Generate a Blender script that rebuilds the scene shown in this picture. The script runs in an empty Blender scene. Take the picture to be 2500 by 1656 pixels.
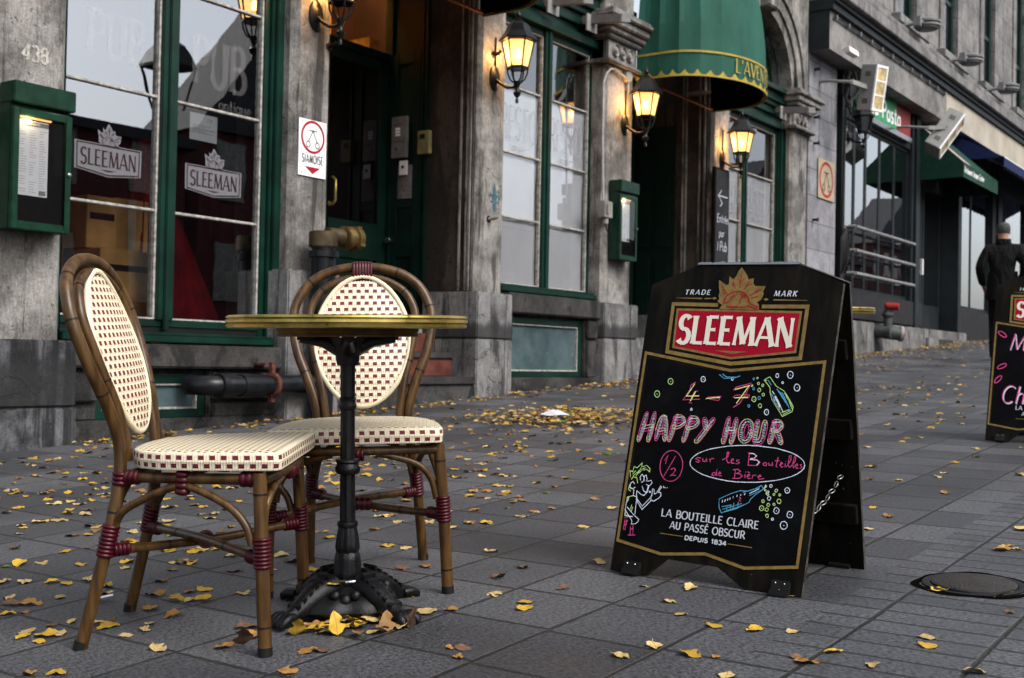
import bpy, bmesh, math, random
from mathutils import Vector, Matrix
# ------------------------------------------------------------------ camera, sky, light, exposure
SC = bpy.context.scene
COL = SC.collection
V = Vector
SLOPE = 0.0555                       # the street climbs along +X
_n = math.sqrt(1 + SLOPE**2)
XG = V((1/_n, 0, SLOPE/_n)); YG = V((0, 1, 0)); NG = V((-SLOPE/_n, 0, 1/_n))
def gp(x, y, h=0.0):                 # street coordinates (along, across, above) -> world
    return XG*x + YG*y + NG*h
cam_d = bpy.data.cameras.new('camera'); cam = bpy.data.objects.new('camera', cam_d); COL.objects.link(cam)
right, down, fwd = V((0.57735, -0.81622, 0.0200)), V((0.0271, -0.0053, -0.99962)), V((0.81604, 0.57768, 0.0191))
fwd.normalize(); right = (right - fwd*right.dot(fwd)).normalized(); up = right.cross(fwd)
M = Matrix((right, up, -fwd)).transposed().to_4x4(); M.translation = V((0, 0, 0.7361))
cam.matrix_world = M
cam_d.sensor_width = 23.6; cam_d.lens = 23.6*2900/2500; cam_d.clip_start = .05; cam_d.clip_end = 500
cam_d.dof.use_dof = True; cam_d.dof.focus_distance = 2.95; cam_d.dof.aperture_fstop = 5.2
SC.camera = cam
W = bpy.data.worlds.new('World'); SC.world = W; W.use_nodes = True
wn = W.node_tree; bg = wn.nodes['Background']
sky = wn.nodes.new('ShaderNodeTexSky'); sky.sky_type = 'NISHITA'; sky.sun_disc = False
SUN_EL, SUN_ROT = math.radians(47), math.radians(185)
sky.sun_elevation = SUN_EL; sky.sun_rotation = SUN_ROT
sky.air_density = 1.0; sky.dust_density = 4.0; sky.ozone_density = 1.0
hs = wn.nodes.new('ShaderNodeHueSaturation'); hs.inputs['Saturation'].default_value = 0.45
wn.links.new(sky.outputs[0], hs.inputs['Color']); wn.links.new(hs.outputs[0], bg.inputs['Color'])
bg.inputs['Strength'].default_value = 0.14
sun_d = bpy.data.lights.new('sun', 'SUN'); sun_d.energy = 1.5; sun_d.angle = math.radians(30); sun_d.color = (1, .97, .93)
sun = bpy.data.objects.new('sun', sun_d); COL.objects.link(sun)
sun_dir = V((math.sin(SUN_ROT)*math.cos(SUN_EL), math.cos(SUN_ROT)*math.cos(SUN_EL), math.sin(SUN_EL)))
sun.rotation_euler = sun_dir.to_track_quat('Z', 'Y').to_euler()
SC.view_settings.view_transform = 'Standard'; SC.view_settings.look = 'None'
SC.view_settings.gamma = 1; SC.view_settings.use_curve_mapping = False
SC.view_settings.exposure = 1.02
SC.render.engine = 'CYCLES'
SC.cycles.max_bounces = 8; SC.cycles.transparent_max_bounces = 16
SC.cycles.caustics_reflective = False; SC.cycles.caustics_refractive = False
SC.cycles.sample_clamp_indirect = 4
rnd = random.Random(7)
PI = math.pi
# ------------------------------------------------------------------ mesh helper
class MB:
    def __init__(s): s.v = []; s.f = []; s.mi = []; s.cur = 0; s.uv = {}
    def add(s, vs, fs, uvs=None):
        o = len(s.v); s.v += [V(p) for p in vs]
        for f in fs: s.f.append([i+o for i in f]); s.mi.append(s.cur)
        if uvs:
            for i, u in enumerate(uvs): s.uv[o+i] = u
        return s
    def box(s, x0, x1, y0, y1, z0, z1):
        vs = [(x, y, z) for z in (z0, z1) for y in (y0, y1) for x in (x0, x1)]
        return s.add(vs, [(0,2,3,1),(4,5,7,6),(0,1,5,4),(2,6,7,3),(0,4,6,2),(1,3,7,5)])
    def obox(s, c, ax, ay, az):      # centre and three half-axis vectors
        c, ax, ay, az = map(V, (c, ax, ay, az))
        vs = [c+ax*i+ay*j+az*k for k in (-1,1) for j in (-1,1) for i in (-1,1)]
        return s.add(vs, [(0,2,3,1),(4,5,7,6),(0,1,5,4),(2,6,7,3),(0,4,6,2),(1,3,7,5)])
    def tube(s, pts, r, n=10, closed=False, caps=True):
        pts = [V(p) for p in pts]; m = len(pts)
        rs = r if isinstance(r, (list, tuple)) else [r]*m
        T = []
        for i in range(m):
            a = pts[(i-1) % m] if (closed or i > 0) else pts[i]
            b = pts[(i+1) % m] if (closed or i < m-1) else pts[i]
            T.append((b-a).normalized())
        ref = V((0, 0, 1)) if abs(T[0].z) < .9 else V((1, 0, 0))
        nx = (ref - T[0]*ref.dot(T[0])).normalized()
        vs = []
        for i in range(m):
            nx = (nx - T[i]*nx.dot(T[i])).normalized(); ny = T[i].cross(nx)
            for k in range(n):
                a = 2*PI*k/n; vs.append(pts[i] + (nx*math.cos(a)+ny*math.sin(a))*rs[i])
        fs = []
        for i in range(m if closed else m-1):
            j = (i+1) % m
            for k in range(n): fs.append((i*n+k, i*n+(k+1) % n, j*n+(k+1) % n, j*n+k))
        if caps and not closed:
            fs.append(tuple(range(n))[::-1]); fs.append(tuple((m-1)*n+k for k in range(n)))
        return s.add(vs, fs)
    def lathe(s, prof, n=24, fn=None, flute=None, cap=True):   # prof (r, z); fn maps local point
        vs = []
        for r, z in prof:
            for k in range(n):
                a = 2*PI*k/n; rr = r*(flute(a, z) if flute else 1)
                vs.append((rr*math.cos(a), rr*math.sin(a), z))
        if fn: vs = [fn(V(p)) for p in vs]
        fs = [(i*n+k, i*n+(k+1) % n, (i+1)*n+(k+1) % n, (i+1)*n+k) for i in range(len(prof)-1) for k in range(n)]
        if cap: fs += [tuple(range(n))[::-1], tuple((len(prof)-1)*n+k for k in range(n))]
        return s.add(vs, fs)
    def prism(s, poly, fn, d0, d1):  # fn(u, v, d)
        n = len(poly)
        vs = [fn(u, v, d0) for u, v in poly] + [fn(u, v, d1) for u, v in poly]
        fs = [tuple(range(n))[::-1], tuple(range(n, 2*n))] + [(i, (i+1) % n, n+(i+1) % n, n+i) for i in range(n)]
        return s.add(vs, fs)
    def poly(s, pts): return s.add(pts, [tuple(range(len(pts)))])
    def ribbon(s, pts, w, fn, closed=False, uneven=0):   # flat painted line of width w
        m = len(pts); s.layer = (getattr(s, 'layer', 0)+1) % 14
        if m < 2: return s
        ws = w if isinstance(w, (list, tuple)) else [w]*m
        L, R_ = [], []
        for i in range(m):
            a = pts[(i-1) % m] if (closed or i > 0) else pts[i]
            b = pts[(i+1) % m] if (closed or i < m-1) else pts[i]
            p = pts[i]
            d1 = (p[0]-a[0], p[1]-a[1]); d2 = (b[0]-p[0], b[1]-p[1])
            def nn(d):
                l = math.hypot(*d) or 1; return (d[0]/l, d[1]/l)
            if d1 == (0, 0) or (d1[0] == 0 and d1[1] == 0): d1 = d2
            if d2[0] == 0 and d2[1] == 0: d2 = d1
            d1, d2 = nn(d1), nn(d2)
            t = nn((d1[0]+d2[0], d1[1]+d2[1])); c = max(.35, t[0]*d1[0]+t[1]*d1[1])
            h = ws[i]/2/c*(1+uneven*(rnd.random()-.5))
            L.append((p[0]-t[1]*h, p[1]+t[0]*h)); R_.append((p[0]+t[1]*h, p[1]-t[0]*h))
        a, b = pts[0]; o = fn(a, b); nr = (fn(a+.001, b)-o).cross(fn(a, b+.001)-o).normalized()*(s.layer*4e-5)
        vs = [fn(*p)+nr for p in L] + [fn(*p)+nr for p in R_]
        fs = []
        for i in range(m if closed else m-1):
            j = (i+1) % m; fs.append((m+i, m+j, j, i))
        return s.add(vs, fs)
    def build(s, name, mats, parent=None, smooth=None, world=True, bevel=0, label=None):
        me = bpy.data.meshes.new(name)
        off = V((0, 0, 0))
        if parent is not None and world: off = origin_of(parent)
        me.from_pydata([tuple(p-off) for p in s.v], [], s.f); me.update()
        if not isinstance(mats, (list, tuple)): mats = [mats]
        for m_ in mats: me.materials.append(m_)
        if len(mats) > 1: me.polygons.foreach_set('material_index', s.mi)
        if s.uv:
            ul = me.uv_layers.new(name='UVMap')
            for lp in me.loops: ul.data[lp.index].uv = s.uv.get(lp.vertex_index, (0, 0))
        if bevel:
            bm = bmesh.new(); bm.from_mesh(me)
            bmesh.ops.remove_doubles(bm, verts=bm.verts, dist=1e-5)
            es = [e for e in bm.edges if len(e.link_faces) == 2 and e.calc_face_angle(0) > .6]
            bmesh.ops.bevel(bm, geom=es, offset=bevel, segments=2, affect='EDGES', clamp_overlap=True)
            bm.to_mesh(me); bm.free(); smooth = smooth or 40
        if smooth:
            me.polygons.foreach_set('use_smooth', [True]*len(me.polygons))
            me.set_sharp_from_angle(angle=math.radians(smooth))
        o = bpy.data.objects.new(name, me); COL.objects.link(o)
        if parent is not None: o.parent = parent
        if label: o['label'] = label
        return o
def origin_of(o):
    p = V((0, 0, 0))
    while o is not None: p = p + o.location; o = o.parent
    return p
def tag(o, label, cat, group=None, kind=None):
    if kind: o['kind'] = kind
    if label: o['label'] = label
    if cat: o['category'] = cat
    if group: o['group'] = group
    return o
def empty(name, loc, label, cat, group=None, basis=None):
    o = bpy.data.objects.new(name, None); COL.objects.link(o); o.empty_display_size = .1
    if basis is not None:
        m_ = Matrix(basis).transposed().to_4x4(); m_.translation = V(loc); o.matrix_world = m_
    else: o.location = V(loc)
    return tag(o, label, cat, group)
def copy_tree(o, parent=None):
    c = o.copy(); COL.objects.link(c)
    if parent is not None: c.parent = parent
    for ch in [x for x in COL.objects if x.parent == o]: copy_tree(ch, c)
    return c
# ------------------------------------------------------------------ node helper
class NT:
    def __init__(s, name):
        s.m = bpy.data.materials.new(name); s.m.use_nodes = True; s.t = s.m.node_tree
        s.b = s.t.nodes['Principled BSDF']; s.out = s.t.nodes['Material Output']; s._c = None
    def n(s, typ, **kw):
        nd = s.t.nodes.new('ShaderNode'+typ)
        for k, v in kw.items(): setattr(nd, k, v)
        return nd
    def set(s, sock, v):
        if hasattr(v, 'is_output') or isinstance(v, bpy.types.NodeSocket): s.t.links.new(v, sock)
        else:
            if isinstance(v, tuple) and len(v) == 3 and sock.type == 'RGBA': v = (*v, 1)
            sock.default_value = v
    def co(s, kind='Object'):
        if s._c is None: s._c = s.n('TexCoord')
        return s._c.outputs[kind]
    def map(s, vec, scale=(1,1,1), loc=(0,0,0), rot=(0,0,0)):
        nd = s.n('Mapping'); s.set(nd.inputs['Vector'], vec); nd.inputs['Scale'].default_value = scale
        nd.inputs['Location'].default_value = loc; nd.inputs['Rotation'].default_value = rot; return nd.outputs[0]
    def noise(s, vec, scale, detail=4, rough=.55, dist=0.0):
        nd = s.n('TexNoise'); s.set(nd.inputs['Vector'], vec); nd.inputs['Scale'].default_value = scale
        nd.inputs['Detail'].default_value = detail; nd.inputs['Roughness'].default_value = rough
        nd.inputs['Distortion'].default_value = dist; return nd.outputs['Fac']
    def mth(s, op, a, b=0.0, c=0.0, clamp=False):
        nd = s.n('Math', operation=op, use_clamp=clamp); s.set(nd.inputs[0], a); s.set(nd.inputs[1], b)
        if len(nd.inputs) > 2: s.set(nd.inputs[2], c)
        return nd.outputs[0]
    def ramp(s, f, a, b):            # smooth 0..1 between a and b
        nd = s.n('MapRange', interpolation_type='SMOOTHSTEP'); s.set(nd.inputs['Value'], f)
        nd.inputs['From Min'].default_value = a; nd.inputs['From Max'].default_value = b; return nd.outputs['Result']
    def mix(s, f, a, b, mode='MIX'):
        nd = s.n('Mix', data_type='RGBA', blend_type=mode); s.set(nd.inputs['Factor'], f)
        s.set(nd.inputs[6], a); s.set(nd.inputs[7], b); return nd.outputs[2]
    def sep(s, vec):
        nd = s.n('SeparateXYZ'); s.set(nd.inputs[0], vec); return nd.outputs
    def comb(s, x, y, z=0.0):
        nd = s.n('CombineXYZ'); s.set(nd.inputs[0], x); s.set(nd.inputs[1], y); s.set(nd.inputs[2], z); return nd.outputs[0]
    def wn(s, vec):
        nd = s.n('TexWhiteNoise', noise_dimensions='3D'); s.set(nd.inputs['Vector'], vec); return nd.outputs['Value']
    def bump(s, h, strength=.3, dist=.01, normal=None):
        nd = s.n('Bump'); s.set(nd.inputs['Height'], h); nd.inputs['Strength'].default_value = strength
        nd.inputs['Distance'].default_value = dist
        if normal is not None: s.set(nd.inputs['Normal'], normal)
        s.t.links.new(nd.outputs[0], s.b.inputs['Normal']); return nd.outputs[0]
    def pr(s, color=None, rough=None, metal=None, spec=None, **kw):
        if color is not None: s.set(s.b.inputs['Base Color'], color)
        if rough is not None: s.set(s.b.inputs['Roughness'], rough)
        if metal is not None: s.set(s.b.inputs['Metallic'], metal)
        if spec is not None: s.set(s.b.inputs['Specular IOR Level'], spec)
        for k, v in kw.items(): s.set(s.b.inputs[k], v)
        return s.m
def plain(name, col, rough=.6, metal=0.0, var=.25, scale=9, spec=.22, bump=0.0, dim=.5):
    col = tuple(k*dim for k in col); t = NT(name); f = t.noise(t.co(), scale, 5)
    c = t.mix(t.ramp(f, .3, .7), tuple(k*(1-var) for k in col), tuple(min(1, k*(1+var)) for k in col))
    if bump: t.bump(t.noise(t.co(), scale*8, 3), bump, .004)
    return t.pr(c, rough, metal, spec)
def stone_mat(name, light, dark, stain, stain_amt=.45, streak=(7, 7, .7), grain=90, seed=0, joints=None, bump=.8, band=None, wide=1.0):
    t = NT(name); co = t.map(t.co(), loc=(seed*3.7, seed*1.3, seed*2.1))
    big = t.ramp(t.noise(co, 2.4, 8, .68), .38, .62)
    c = t.mix(big, dark, light)
    g = t.noise(co, grain, 3, .7)
    c = t.mix(t.ramp(g, .25, .75), t.mix(1.0, c, (.58, .58, .58), 'MULTIPLY'), c)
    st = t.ramp(t.noise(t.map(co, streak), 1.0, 7, .68, 1.2), .61-stain_amt*.22, .70-stain_amt*.18)
    c = t.mix(t.mth('MULTIPLY', st, .85), c, stain)
    cr_ = t.mth('ABSOLUTE', t.mth('SUBTRACT', t.noise(co, 1.7, 5, .6, .6), .5)); crack = t.mth('MULTIPLY', t.mth('SUBTRACT', 1.0, t.ramp(cr_, .0, .006)), t.ramp(t.noise(co, 1.1, 2), .5, .6))
    c = t.mix(t.mth('MULTIPLY', crack, .8), c, stain)
    fine = t.noise(t.map(co, (70, 70, 14)), 1, 4, .7); c = t.mix(t.ramp(fine, .3, .7), t.mix(1.0, c, (.64, .64, .64), 'MULTIPLY'), c)
    if band is not None:             # tar-black tide mark above the course joint, with drips running from it
        zc = t.mth('SUBTRACT', t.sep(t.co())[2], band-gz_root)
        wob = t.mth('MULTIPLY', t.mth('SUBTRACT', t.noise(t.map(t.co(), (5, 5, 1)), 1.5, 4), .5), .16)
        zz = t.mth('ADD', zc, wob); bm_ = t.mth('MULTIPLY', t.ramp(zc, -.012, .008), t.mth('SUBTRACT', 1.0, t.ramp(zz, .09*wide, .17*wide)))
        c = t.mix(t.mth('MULTIPLY', bm_, .85), c, (.016, .016, .017))
    spots = t.ramp(t.noise(co, 26, 2, .5), .68, .74)
    c = t.mix(t.mth('MULTIPLY', spots, .75), c, stain)
    h = t.mth('SUBTRACT', t.mth('ADD', t.mth('ADD', t.mth('MULTIPLY', g, .45), t.mth('MULTIPLY', fine, .4)), t.noise(co, 11, 6, .7)), t.mth('MULTIPLY', crack, .8))
    if joints:
        br = t.n('TexBrick'); 
        x, y, z = t.sep(t.co()); t.set(br.inputs['Vector'], t.comb(t.mth('ADD', x, y), z))
        br.inputs['Scale'].default_value = 1; br.inputs['Brick Width'].default_value = joints[0]; br.inputs['Row Height'].default_value = joints[1]
        br.inputs['Mortar Size'].default_value = .006; br.inputs['Color1'].default_value = (1, 1, 1, 1); br.inputs['Color2'].default_value = (.8, .8, .82, 1); br.inputs['Mortar'].default_value = (.3, .3, .3, 1)
        c = t.mix(1.0, c, br.outputs['Color'], 'MULTIPLY'); h = t.mth('SUBTRACT', h, t.mth('MULTIPLY', br.outputs['Fac'], 1.2))
    t.bump(h, bump, .012)
    return t.pr(c, .88, spec=.25)
# ------------------------------------------------------------------ materials
gz_root = SLOPE*3.6
M_pier = stone_mat('pier_stone', (.36, .345, .322), (.13, .123, .115), (.035, .032, .030), .36, (4.5, 4.5, .6), seed=1)
M_plinth = stone_mat('plinth_stone', (.27, .265, .262), (.13, .128, .128), (.018, .018, .019), .42, (6, 6, .55), seed=2)
M_plinthd = stone_mat('dark_plinth_stone', (.16, .162, .175), (.026, .026, .029), (.007, .007, .008), .68, (5, 5, .45), seed=5, band=.43, wide=1.9)
M_plinthb = [stone_mat('banded_plinth_stone', (.27, .265, .262), (.13, .128, .128), (.018, .018, .019), .42, (6, 6, .55), seed=11+i, band=b) for i, b in enumerate((.50, .92, .98))]
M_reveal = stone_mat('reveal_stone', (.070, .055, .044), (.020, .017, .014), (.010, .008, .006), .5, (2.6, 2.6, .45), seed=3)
M_sill = stone_mat('sill_stone', (.070, .066, .064), (.034, .032, .031), (.010, .0095, .009), .5, (2.5, 2.5, 2), seed=4)
M_base = stone_mat('base_stone', (.072, .070, .067), (.024, .0235, .023), (.007, .007, .007), .6, (3, 3, 2), seed=5)
M_ashlar = stone_mat('ashlar_stone', (.36, .36, .385), (.24, .24, .26), (.10, .10, .10), .25, (4, 4, .6), seed=6, joints=(.95, .36), bump=.25)
M_fascia = stone_mat('fascia_panel', (.30, .29, .28), (.17, .165, .16), (.085, .082, .08), .3, (1.2, 1, 1), seed=7, bump=.1)
M_upper = stone_mat('upper_stone', (.30, .29, .285), (.17, .166, .163), (.06, .06, .06), .28, (5, 5, .8), seed=8, joints=(.6, .42), bump=.2)
M_conc = stone_mat('pale_base_stone', (.25, .246, .24), (.13, .127, .125), (.035, .035, .035), .45, (3, 3, 1), seed=9)
M_green = plain('dark_green_paint', (.0026, .033, .0215), .42, var=.35, scale=5, bump=.12)
M_green2 = plain('box_green_paint', (.004, .042, .021), .4, var=.35, scale=14, bump=.1)
M_shop = plain('shopfront_paint', (.016, .023, .027), .5, var=.3, scale=4, bump=.1)
M_bead = plain('worn_glazing_putty', (.56, .54, .50), .8, var=.4, scale=30)
M_black = plain('matt_black', (.008, .008, .008), .55)
M_iron = plain('black_iron', (.007, .007, .0085), .34, metal=.15, var=.5, scale=40, bump=.35)
M_pipe = plain('black_pipe', (.012, .013, .016), .30, var=.5, scale=12, bump=.2)
M_rust = plain('rusty_red_iron', (.16, .05, .035), .8, var=.5, scale=30, bump=.4)
M_redpaint = plain('red_paint', (.42, .03, .03), .5, var=.3, scale=20)
M_white = plain('white_enamel', (.74, .74, .74), .35, var=.04, dim=1)
M_paper = plain('white_paper', (.86, .88, .93), .9, var=.05, scale=2.2, dim=1)
M_red = plain('sign_red', (.55, .006, .03), .5, var=.06)
M_ink = plain('black_ink', (.012, .012, .014), .6)
M_grey = plain('grey_metal', (.30, .30, .30), .5, var=.2)
M_steel = plain('bright_steel', (.6, .6, .6), .25, metal=1.0, var=.1)
M_flood = plain('grey_enamel', (.42, .42, .40), .5, var=.12, scale=6)
M_tile = plain('red_stair_tile', (.17, .055, .04), .55, var=.35, scale=8)
M_gold = plain('gold_paint', (.34, .22, .06), .6, var=.2, scale=60)
M_yellow = plain('yellow_trim', (.62, .46, .07), .7, var=.2, scale=12)
M_cartonl = plain('cardboard', (.62, .34, .12), .85, var=.25, scale=5, dim=1)
M_drape = plain('dark_red_cloth', (.20, .004, .010), .9, var=.4, scale=4, dim=1)
M_room = plain('dim_room_wall', (.05, .02, .018), .9, var=.4, scale=2)
M_ghost = None
def see(name, tint, fac, rough=0.0, ior=1.5, extra=.0):
    t = NT(name); t.t.nodes.remove(t.b)
    tr = t.n('BsdfTransparent'); tr.inputs[0].default_value = (*tint, 1)
    gl = t.n('BsdfGlossy'); gl.inputs['Roughness'].default_value = rough; gl.inputs['Color'].default_value = (.95, .97, 1, 1)
    fr = t.n('Fresnel'); fr.inputs['IOR'].default_value = ior
    nb = t.n('Bump'); nb.inputs['Strength'].default_value = .012; nb.inputs['Distance'].default_value = .05
    t.set(nb.inputs['Height'], t.noise(t.co(), 2.2, 2)); t.t.links.new(nb.outputs[0], gl.inputs['Normal'])
    mx = t.n('MixShader'); t.set(mx.inputs[0], t.mth('ADD', t.mth('MULTIPLY', fr.outputs[0], fac), extra, clamp=True))
    t.t.links.new(tr.outputs[0], mx.inputs[1]); t.t.links.new(gl.outputs[0], mx.inputs[2]); t.t.links.new(mx.outputs[0], t.out.inputs[0])
    return t.m
M_glass = see('window_glass', (.84, .86, .86), 1.6, extra=.28)
M_glassp = see('papered_window_glass', (.985, .99, .995), 1.0, extra=.17)
M_glass2 = see('dark_window_glass', (.6, .62, .62), 1.3, extra=.05)
M_clear = see('clear_glass', (.9, .9, .9), 1.0, extra=.0)
def frost(name, col, alpha):
    t = NT(name); t.pr(col, .7); t.b.inputs['Alpha'].default_value = alpha; return t.m
M_frost = frost('etched_white_film', (.17, .17, .19), .66)
M_ghost = frost('faint_white_film', (.8, .8, .82), .045)
M_ghostk = frost('faint_grey_print', (.22, .23, .25), .42)
def emit(name, col, strength, edge=.55):
    t = NT(name); t.pr((.8, .6, .35), .4); t.set(t.b.inputs['Emission Color'], col); t.b.inputs['Emission Strength'].default_value = strength; return t.m
t = NT('lit_lamp_glass'); t.t.nodes.remove(t.b)
a_ = t.n('BsdfTranslucent'); a_.inputs[0].default_value = (1, .77, .46, 1); b_ = t.n('BsdfTransparent'); b_.inputs[0].default_value = (1, .92, .76, 1); c_ = t.n('Emission'); c_.inputs[0].default_value = (1, .52, .17, 1); c_.inputs[1].default_value = .55
x_ = t.n('MixShader'); x_.inputs[0].default_value = .45; y_ = t.n('AddShader'); t.t.links.new(a_.outputs[0], x_.inputs[1]); t.t.links.new(b_.outputs[0], x_.inputs[2]); t.t.links.new(x_.outputs[0], y_.inputs[0]); t.t.links.new(c_.outputs[0], y_.inputs[1]); t.t.links.new(y_.outputs[0], t.out.inputs[0]); M_lampglass = t.m
M_bulb = emit('lit_bulb', (1, .72, .34), 9)
# bamboo-look tube
t = NT('bamboo_tube'); co = t.co()
f = t.noise(t.map(co, (60, 60, 6)), 1, 4); c = t.mix(t.ramp(f, .3, .7), (.031, .0130, .0027), (.086, .043, .0105))
c = t.mix(t.ramp(t.noise(co, 14, 3), .35, .7), c, t.mix(1.0, c, (.75, .72, .7), 'MULTIPLY'))
t.bump(t.noise(t.map(co, (90, 90, 8)), 1, 3), .12, .002); M_bam = t.pr(c, .36, spec=.32)
M_node = plain('dark_node_ring', (.015, .009, .006), .5)
M_wrap = plain('burgundy_wrap', (.072, .0016, .0085), .38, var=.3, scale=50)
M_foot = plain('black_rubber_foot', (.01, .01, .01), .6)
def weave(name, pu, pv, cream, spot, rough=.42, gap=.5):
    t = NT(name); u, v, _ = t.sep(t.co('UV'))
    r = t.mth('DIVIDE', v, pv); row = t.mth('FLOOR', r); fv = t.mth('FRACT', r)
    q = t.mth('ADD', t.mth('DIVIDE', u, pu), t.mth('MULTIPLY', row, .5)); fu = t.mth('FRACT', q)
    inu = t.mth('LESS_THAN', fu, .5); inv = t.mth('LESS_THAN', t.mth('ABSOLUTE', t.mth('SUBTRACT', fv, .5)), gap/2)
    m_ = t.mth('MULTIPLY', inu, inv)
    strand = t.mth('ABSOLUTE', t.mth('SINE', t.mth('MULTIPLY', u, 4*PI/pu)))      # two ribs to a strand
    hb = t.mth('ABSOLUTE', t.mth('SINE', t.mth('MULTIPLY', v, 2*PI/(pv*gap))))
    lift = t.mth('SINE', t.mth('MULTIPLY', fv, PI))
    var = t.noise(t.co('UV'), 130, 3)
    cr = t.mix(t.ramp(var, .3, .7), tuple(k*.86 for k in cream), cream)
    edge = t.mth('LESS_THAN', t.mth('ABSOLUTE', t.mth('SUBTRACT', t.mth('FRACT', t.mth('MULTIPLY', q, 2)), .5)), .455)
    cr = t.mix(edge, tuple(k*.55 for k in cream), cr)
    sp = t.mix(hb, tuple(k*.45 for k in spot), spot)
    h = t.mix(m_, t.mth('ADD', t.mth('MULTIPLY', strand, .5), lift), t.mth('MULTIPLY', hb, .35))
    t.bump(h, .55, .0022)
    return t.pr(t.mix(m_, cr, sp), rough, spec=.5)
CREAM, BURG = (.66, .58, .42), (.125, .003, .017)
M_weave = weave('woven_back', .0235, .0182, CREAM, BURG, gap=.56)
M_weaves = weave('woven_seat_top', .0205, .0150, CREAM, (.045, .022, .013), gap=.46)
M_weaver = weave('woven_seat_rim', .0255, .0180, CREAM, BURG, gap=.56)
M_pipingc = plain('cream_piping', (.62, .54, .38), .45, var=.15, dim=.95)
t = NT('aged_brass'); co = t.co(); f = t.noise(co, 9, 6, .65)
c = t.mix(t.ramp(f, .3, .72), (.20, .145, .030), (.55, .43, .13)); c = t.mix(t.ramp(t.noise(co, 60, 3), .62, .75), c, (.10, .065, .02))
t.bump(t.noise(co, 50, 3), .08, .002); M_brass = t.pr(c, t.mth('ADD', t.mth('MULTIPLY', f, .35), .2), .85)
M_wood = plain('brown_wood', (.22, .11, .03), .5, var=.4, scale=20)
# black sign board: brown-black stained wood with pale scuffs
t = NT('black_board'); co = t.co(); f = t.noise(t.map(co, (26, 26, 2.2)), 1, 5)
c = t.mix(t.ramp(f, .35, .75), (.0032, .003, .0027), (.011, .009, .006)); c = t.mix(t.mth('MULTIPLY', t.ramp(t.noise(co, 75, 2), .745, .77), .7), c, (.12, .115, .105))
t.bump(f, .2, .003); M_board = t.pr(c, .6, spec=.05)
t = NT('chalkboard'); co = t.co(); f = t.noise(co, 8, 5, .65); c = t.mix(t.ramp(f, .45, .8), (.002, .002, .0023), (.005, .0055, .0065))
M_chalkb = t.pr(c, .5, spec=.04)
M_edge = plain('worn_board_edge', (.06, .055, .045), .7, var=.7, scale=40)
def chalk(name, col):
    t = NT(name); f = t.noise(t.co(), 260, 2); t.pr(t.mix(t.ramp(f, .3, .55), tuple(k*.5 for k in col), col), .9); return t.m
CH = dict(pink=chalk('pink_chalk', (.62, .055, .22)), white=chalk('white_chalk', (.66, .73, .86)), green=chalk('green_chalk', (.44, .66, .22)), blue=chalk('blue_chalk', (.07, .32, .50)), yellow=chalk('yellow_chalk', (.75, .72, .24)))
M_signred = plain('logo_red', (.58, .003, .030), .55, var=.12, scale=6, spec=.1)
M_letter = plain('cream_lettering', (.66, .61, .51), .5, var=.05, dim=1)
M_white_l = plain('white_lettering', (.50, .53, .58), .5, var=.05, dim=1)
# awning cloth
t = NT('green_awning_cloth'); co = t.co(); f = t.noise(t.map(co, (2.2, 2.2, .8)), 1.6, 6, .7); c = t.mix(t.ramp(f, .3, .7), (.008, .052, .036), (.014, .078, .055))
t.bump(t.noise(co, 400, 2), .1, .001); M_awn = t.pr(c, .75, spec=.2)
M_awn2 = plain('dark_green_cloth', (.006, .06, .035), .8)
M_blue = plain('blue_cloth', (.008, .016, .075), .8, dim=.8)
t = NT('black_cloth'); co = t.co(); f = t.noise(t.map(co, (6, 6, 2.2)), 1.4, 4, .6, .8); t.bump(f, .9, .10); M_cloth = t.pr(t.mix(t.ramp(f, .3, .7), (.0014, .0014, .0017), (.0035, .0035, .0042)), .85, spec=.15)
t = NT('skin'); M_skin = t.pr((.30, .15, .10), .55)
M_hair = plain('grey_black_hair', (.085, .085, .088), .7, var=.6, scale=60, bump=.6)
LEAFC = dict(y=(.42, .255, .022), o=(.25, .125, .032), t=(.41, .295, .12), b=(.115, .062, .036), g=(.07, .14, .012))
M_leaf = {}
for k_, c_ in LEAFC.items():
    t = NT('leaf_'+dict(y='yellow', o='orange', t='tan', b='brown', g='green')[k_]); oi = t.n('ObjectInfo')
    co = t.co(); f = t.noise(co, 70, 3)
    f2 = t.mth('ADD', t.mth('MULTIPLY', oi.outputs['Random'], .5), t.mth('MULTIPLY', f, .6))
    c = t.mix(t.ramp(f2, .2, .9), tuple(k*.62 for k in c_), tuple(min(1, k*1.15) for k in c_))
    c = t.mix(t.ramp(t.noise(co, 160, 2), .66, .74), c, (.09, .04, .015))
    x, y, z = t.sep(co)
    c = t.mix(t.mth('LESS_THAN', t.mth('ABSOLUTE', x), .0009), c, tuple(k*.6 for k in c_))
    M_leaf[k_] = t.pr(c, .6, spec=.3)
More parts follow.
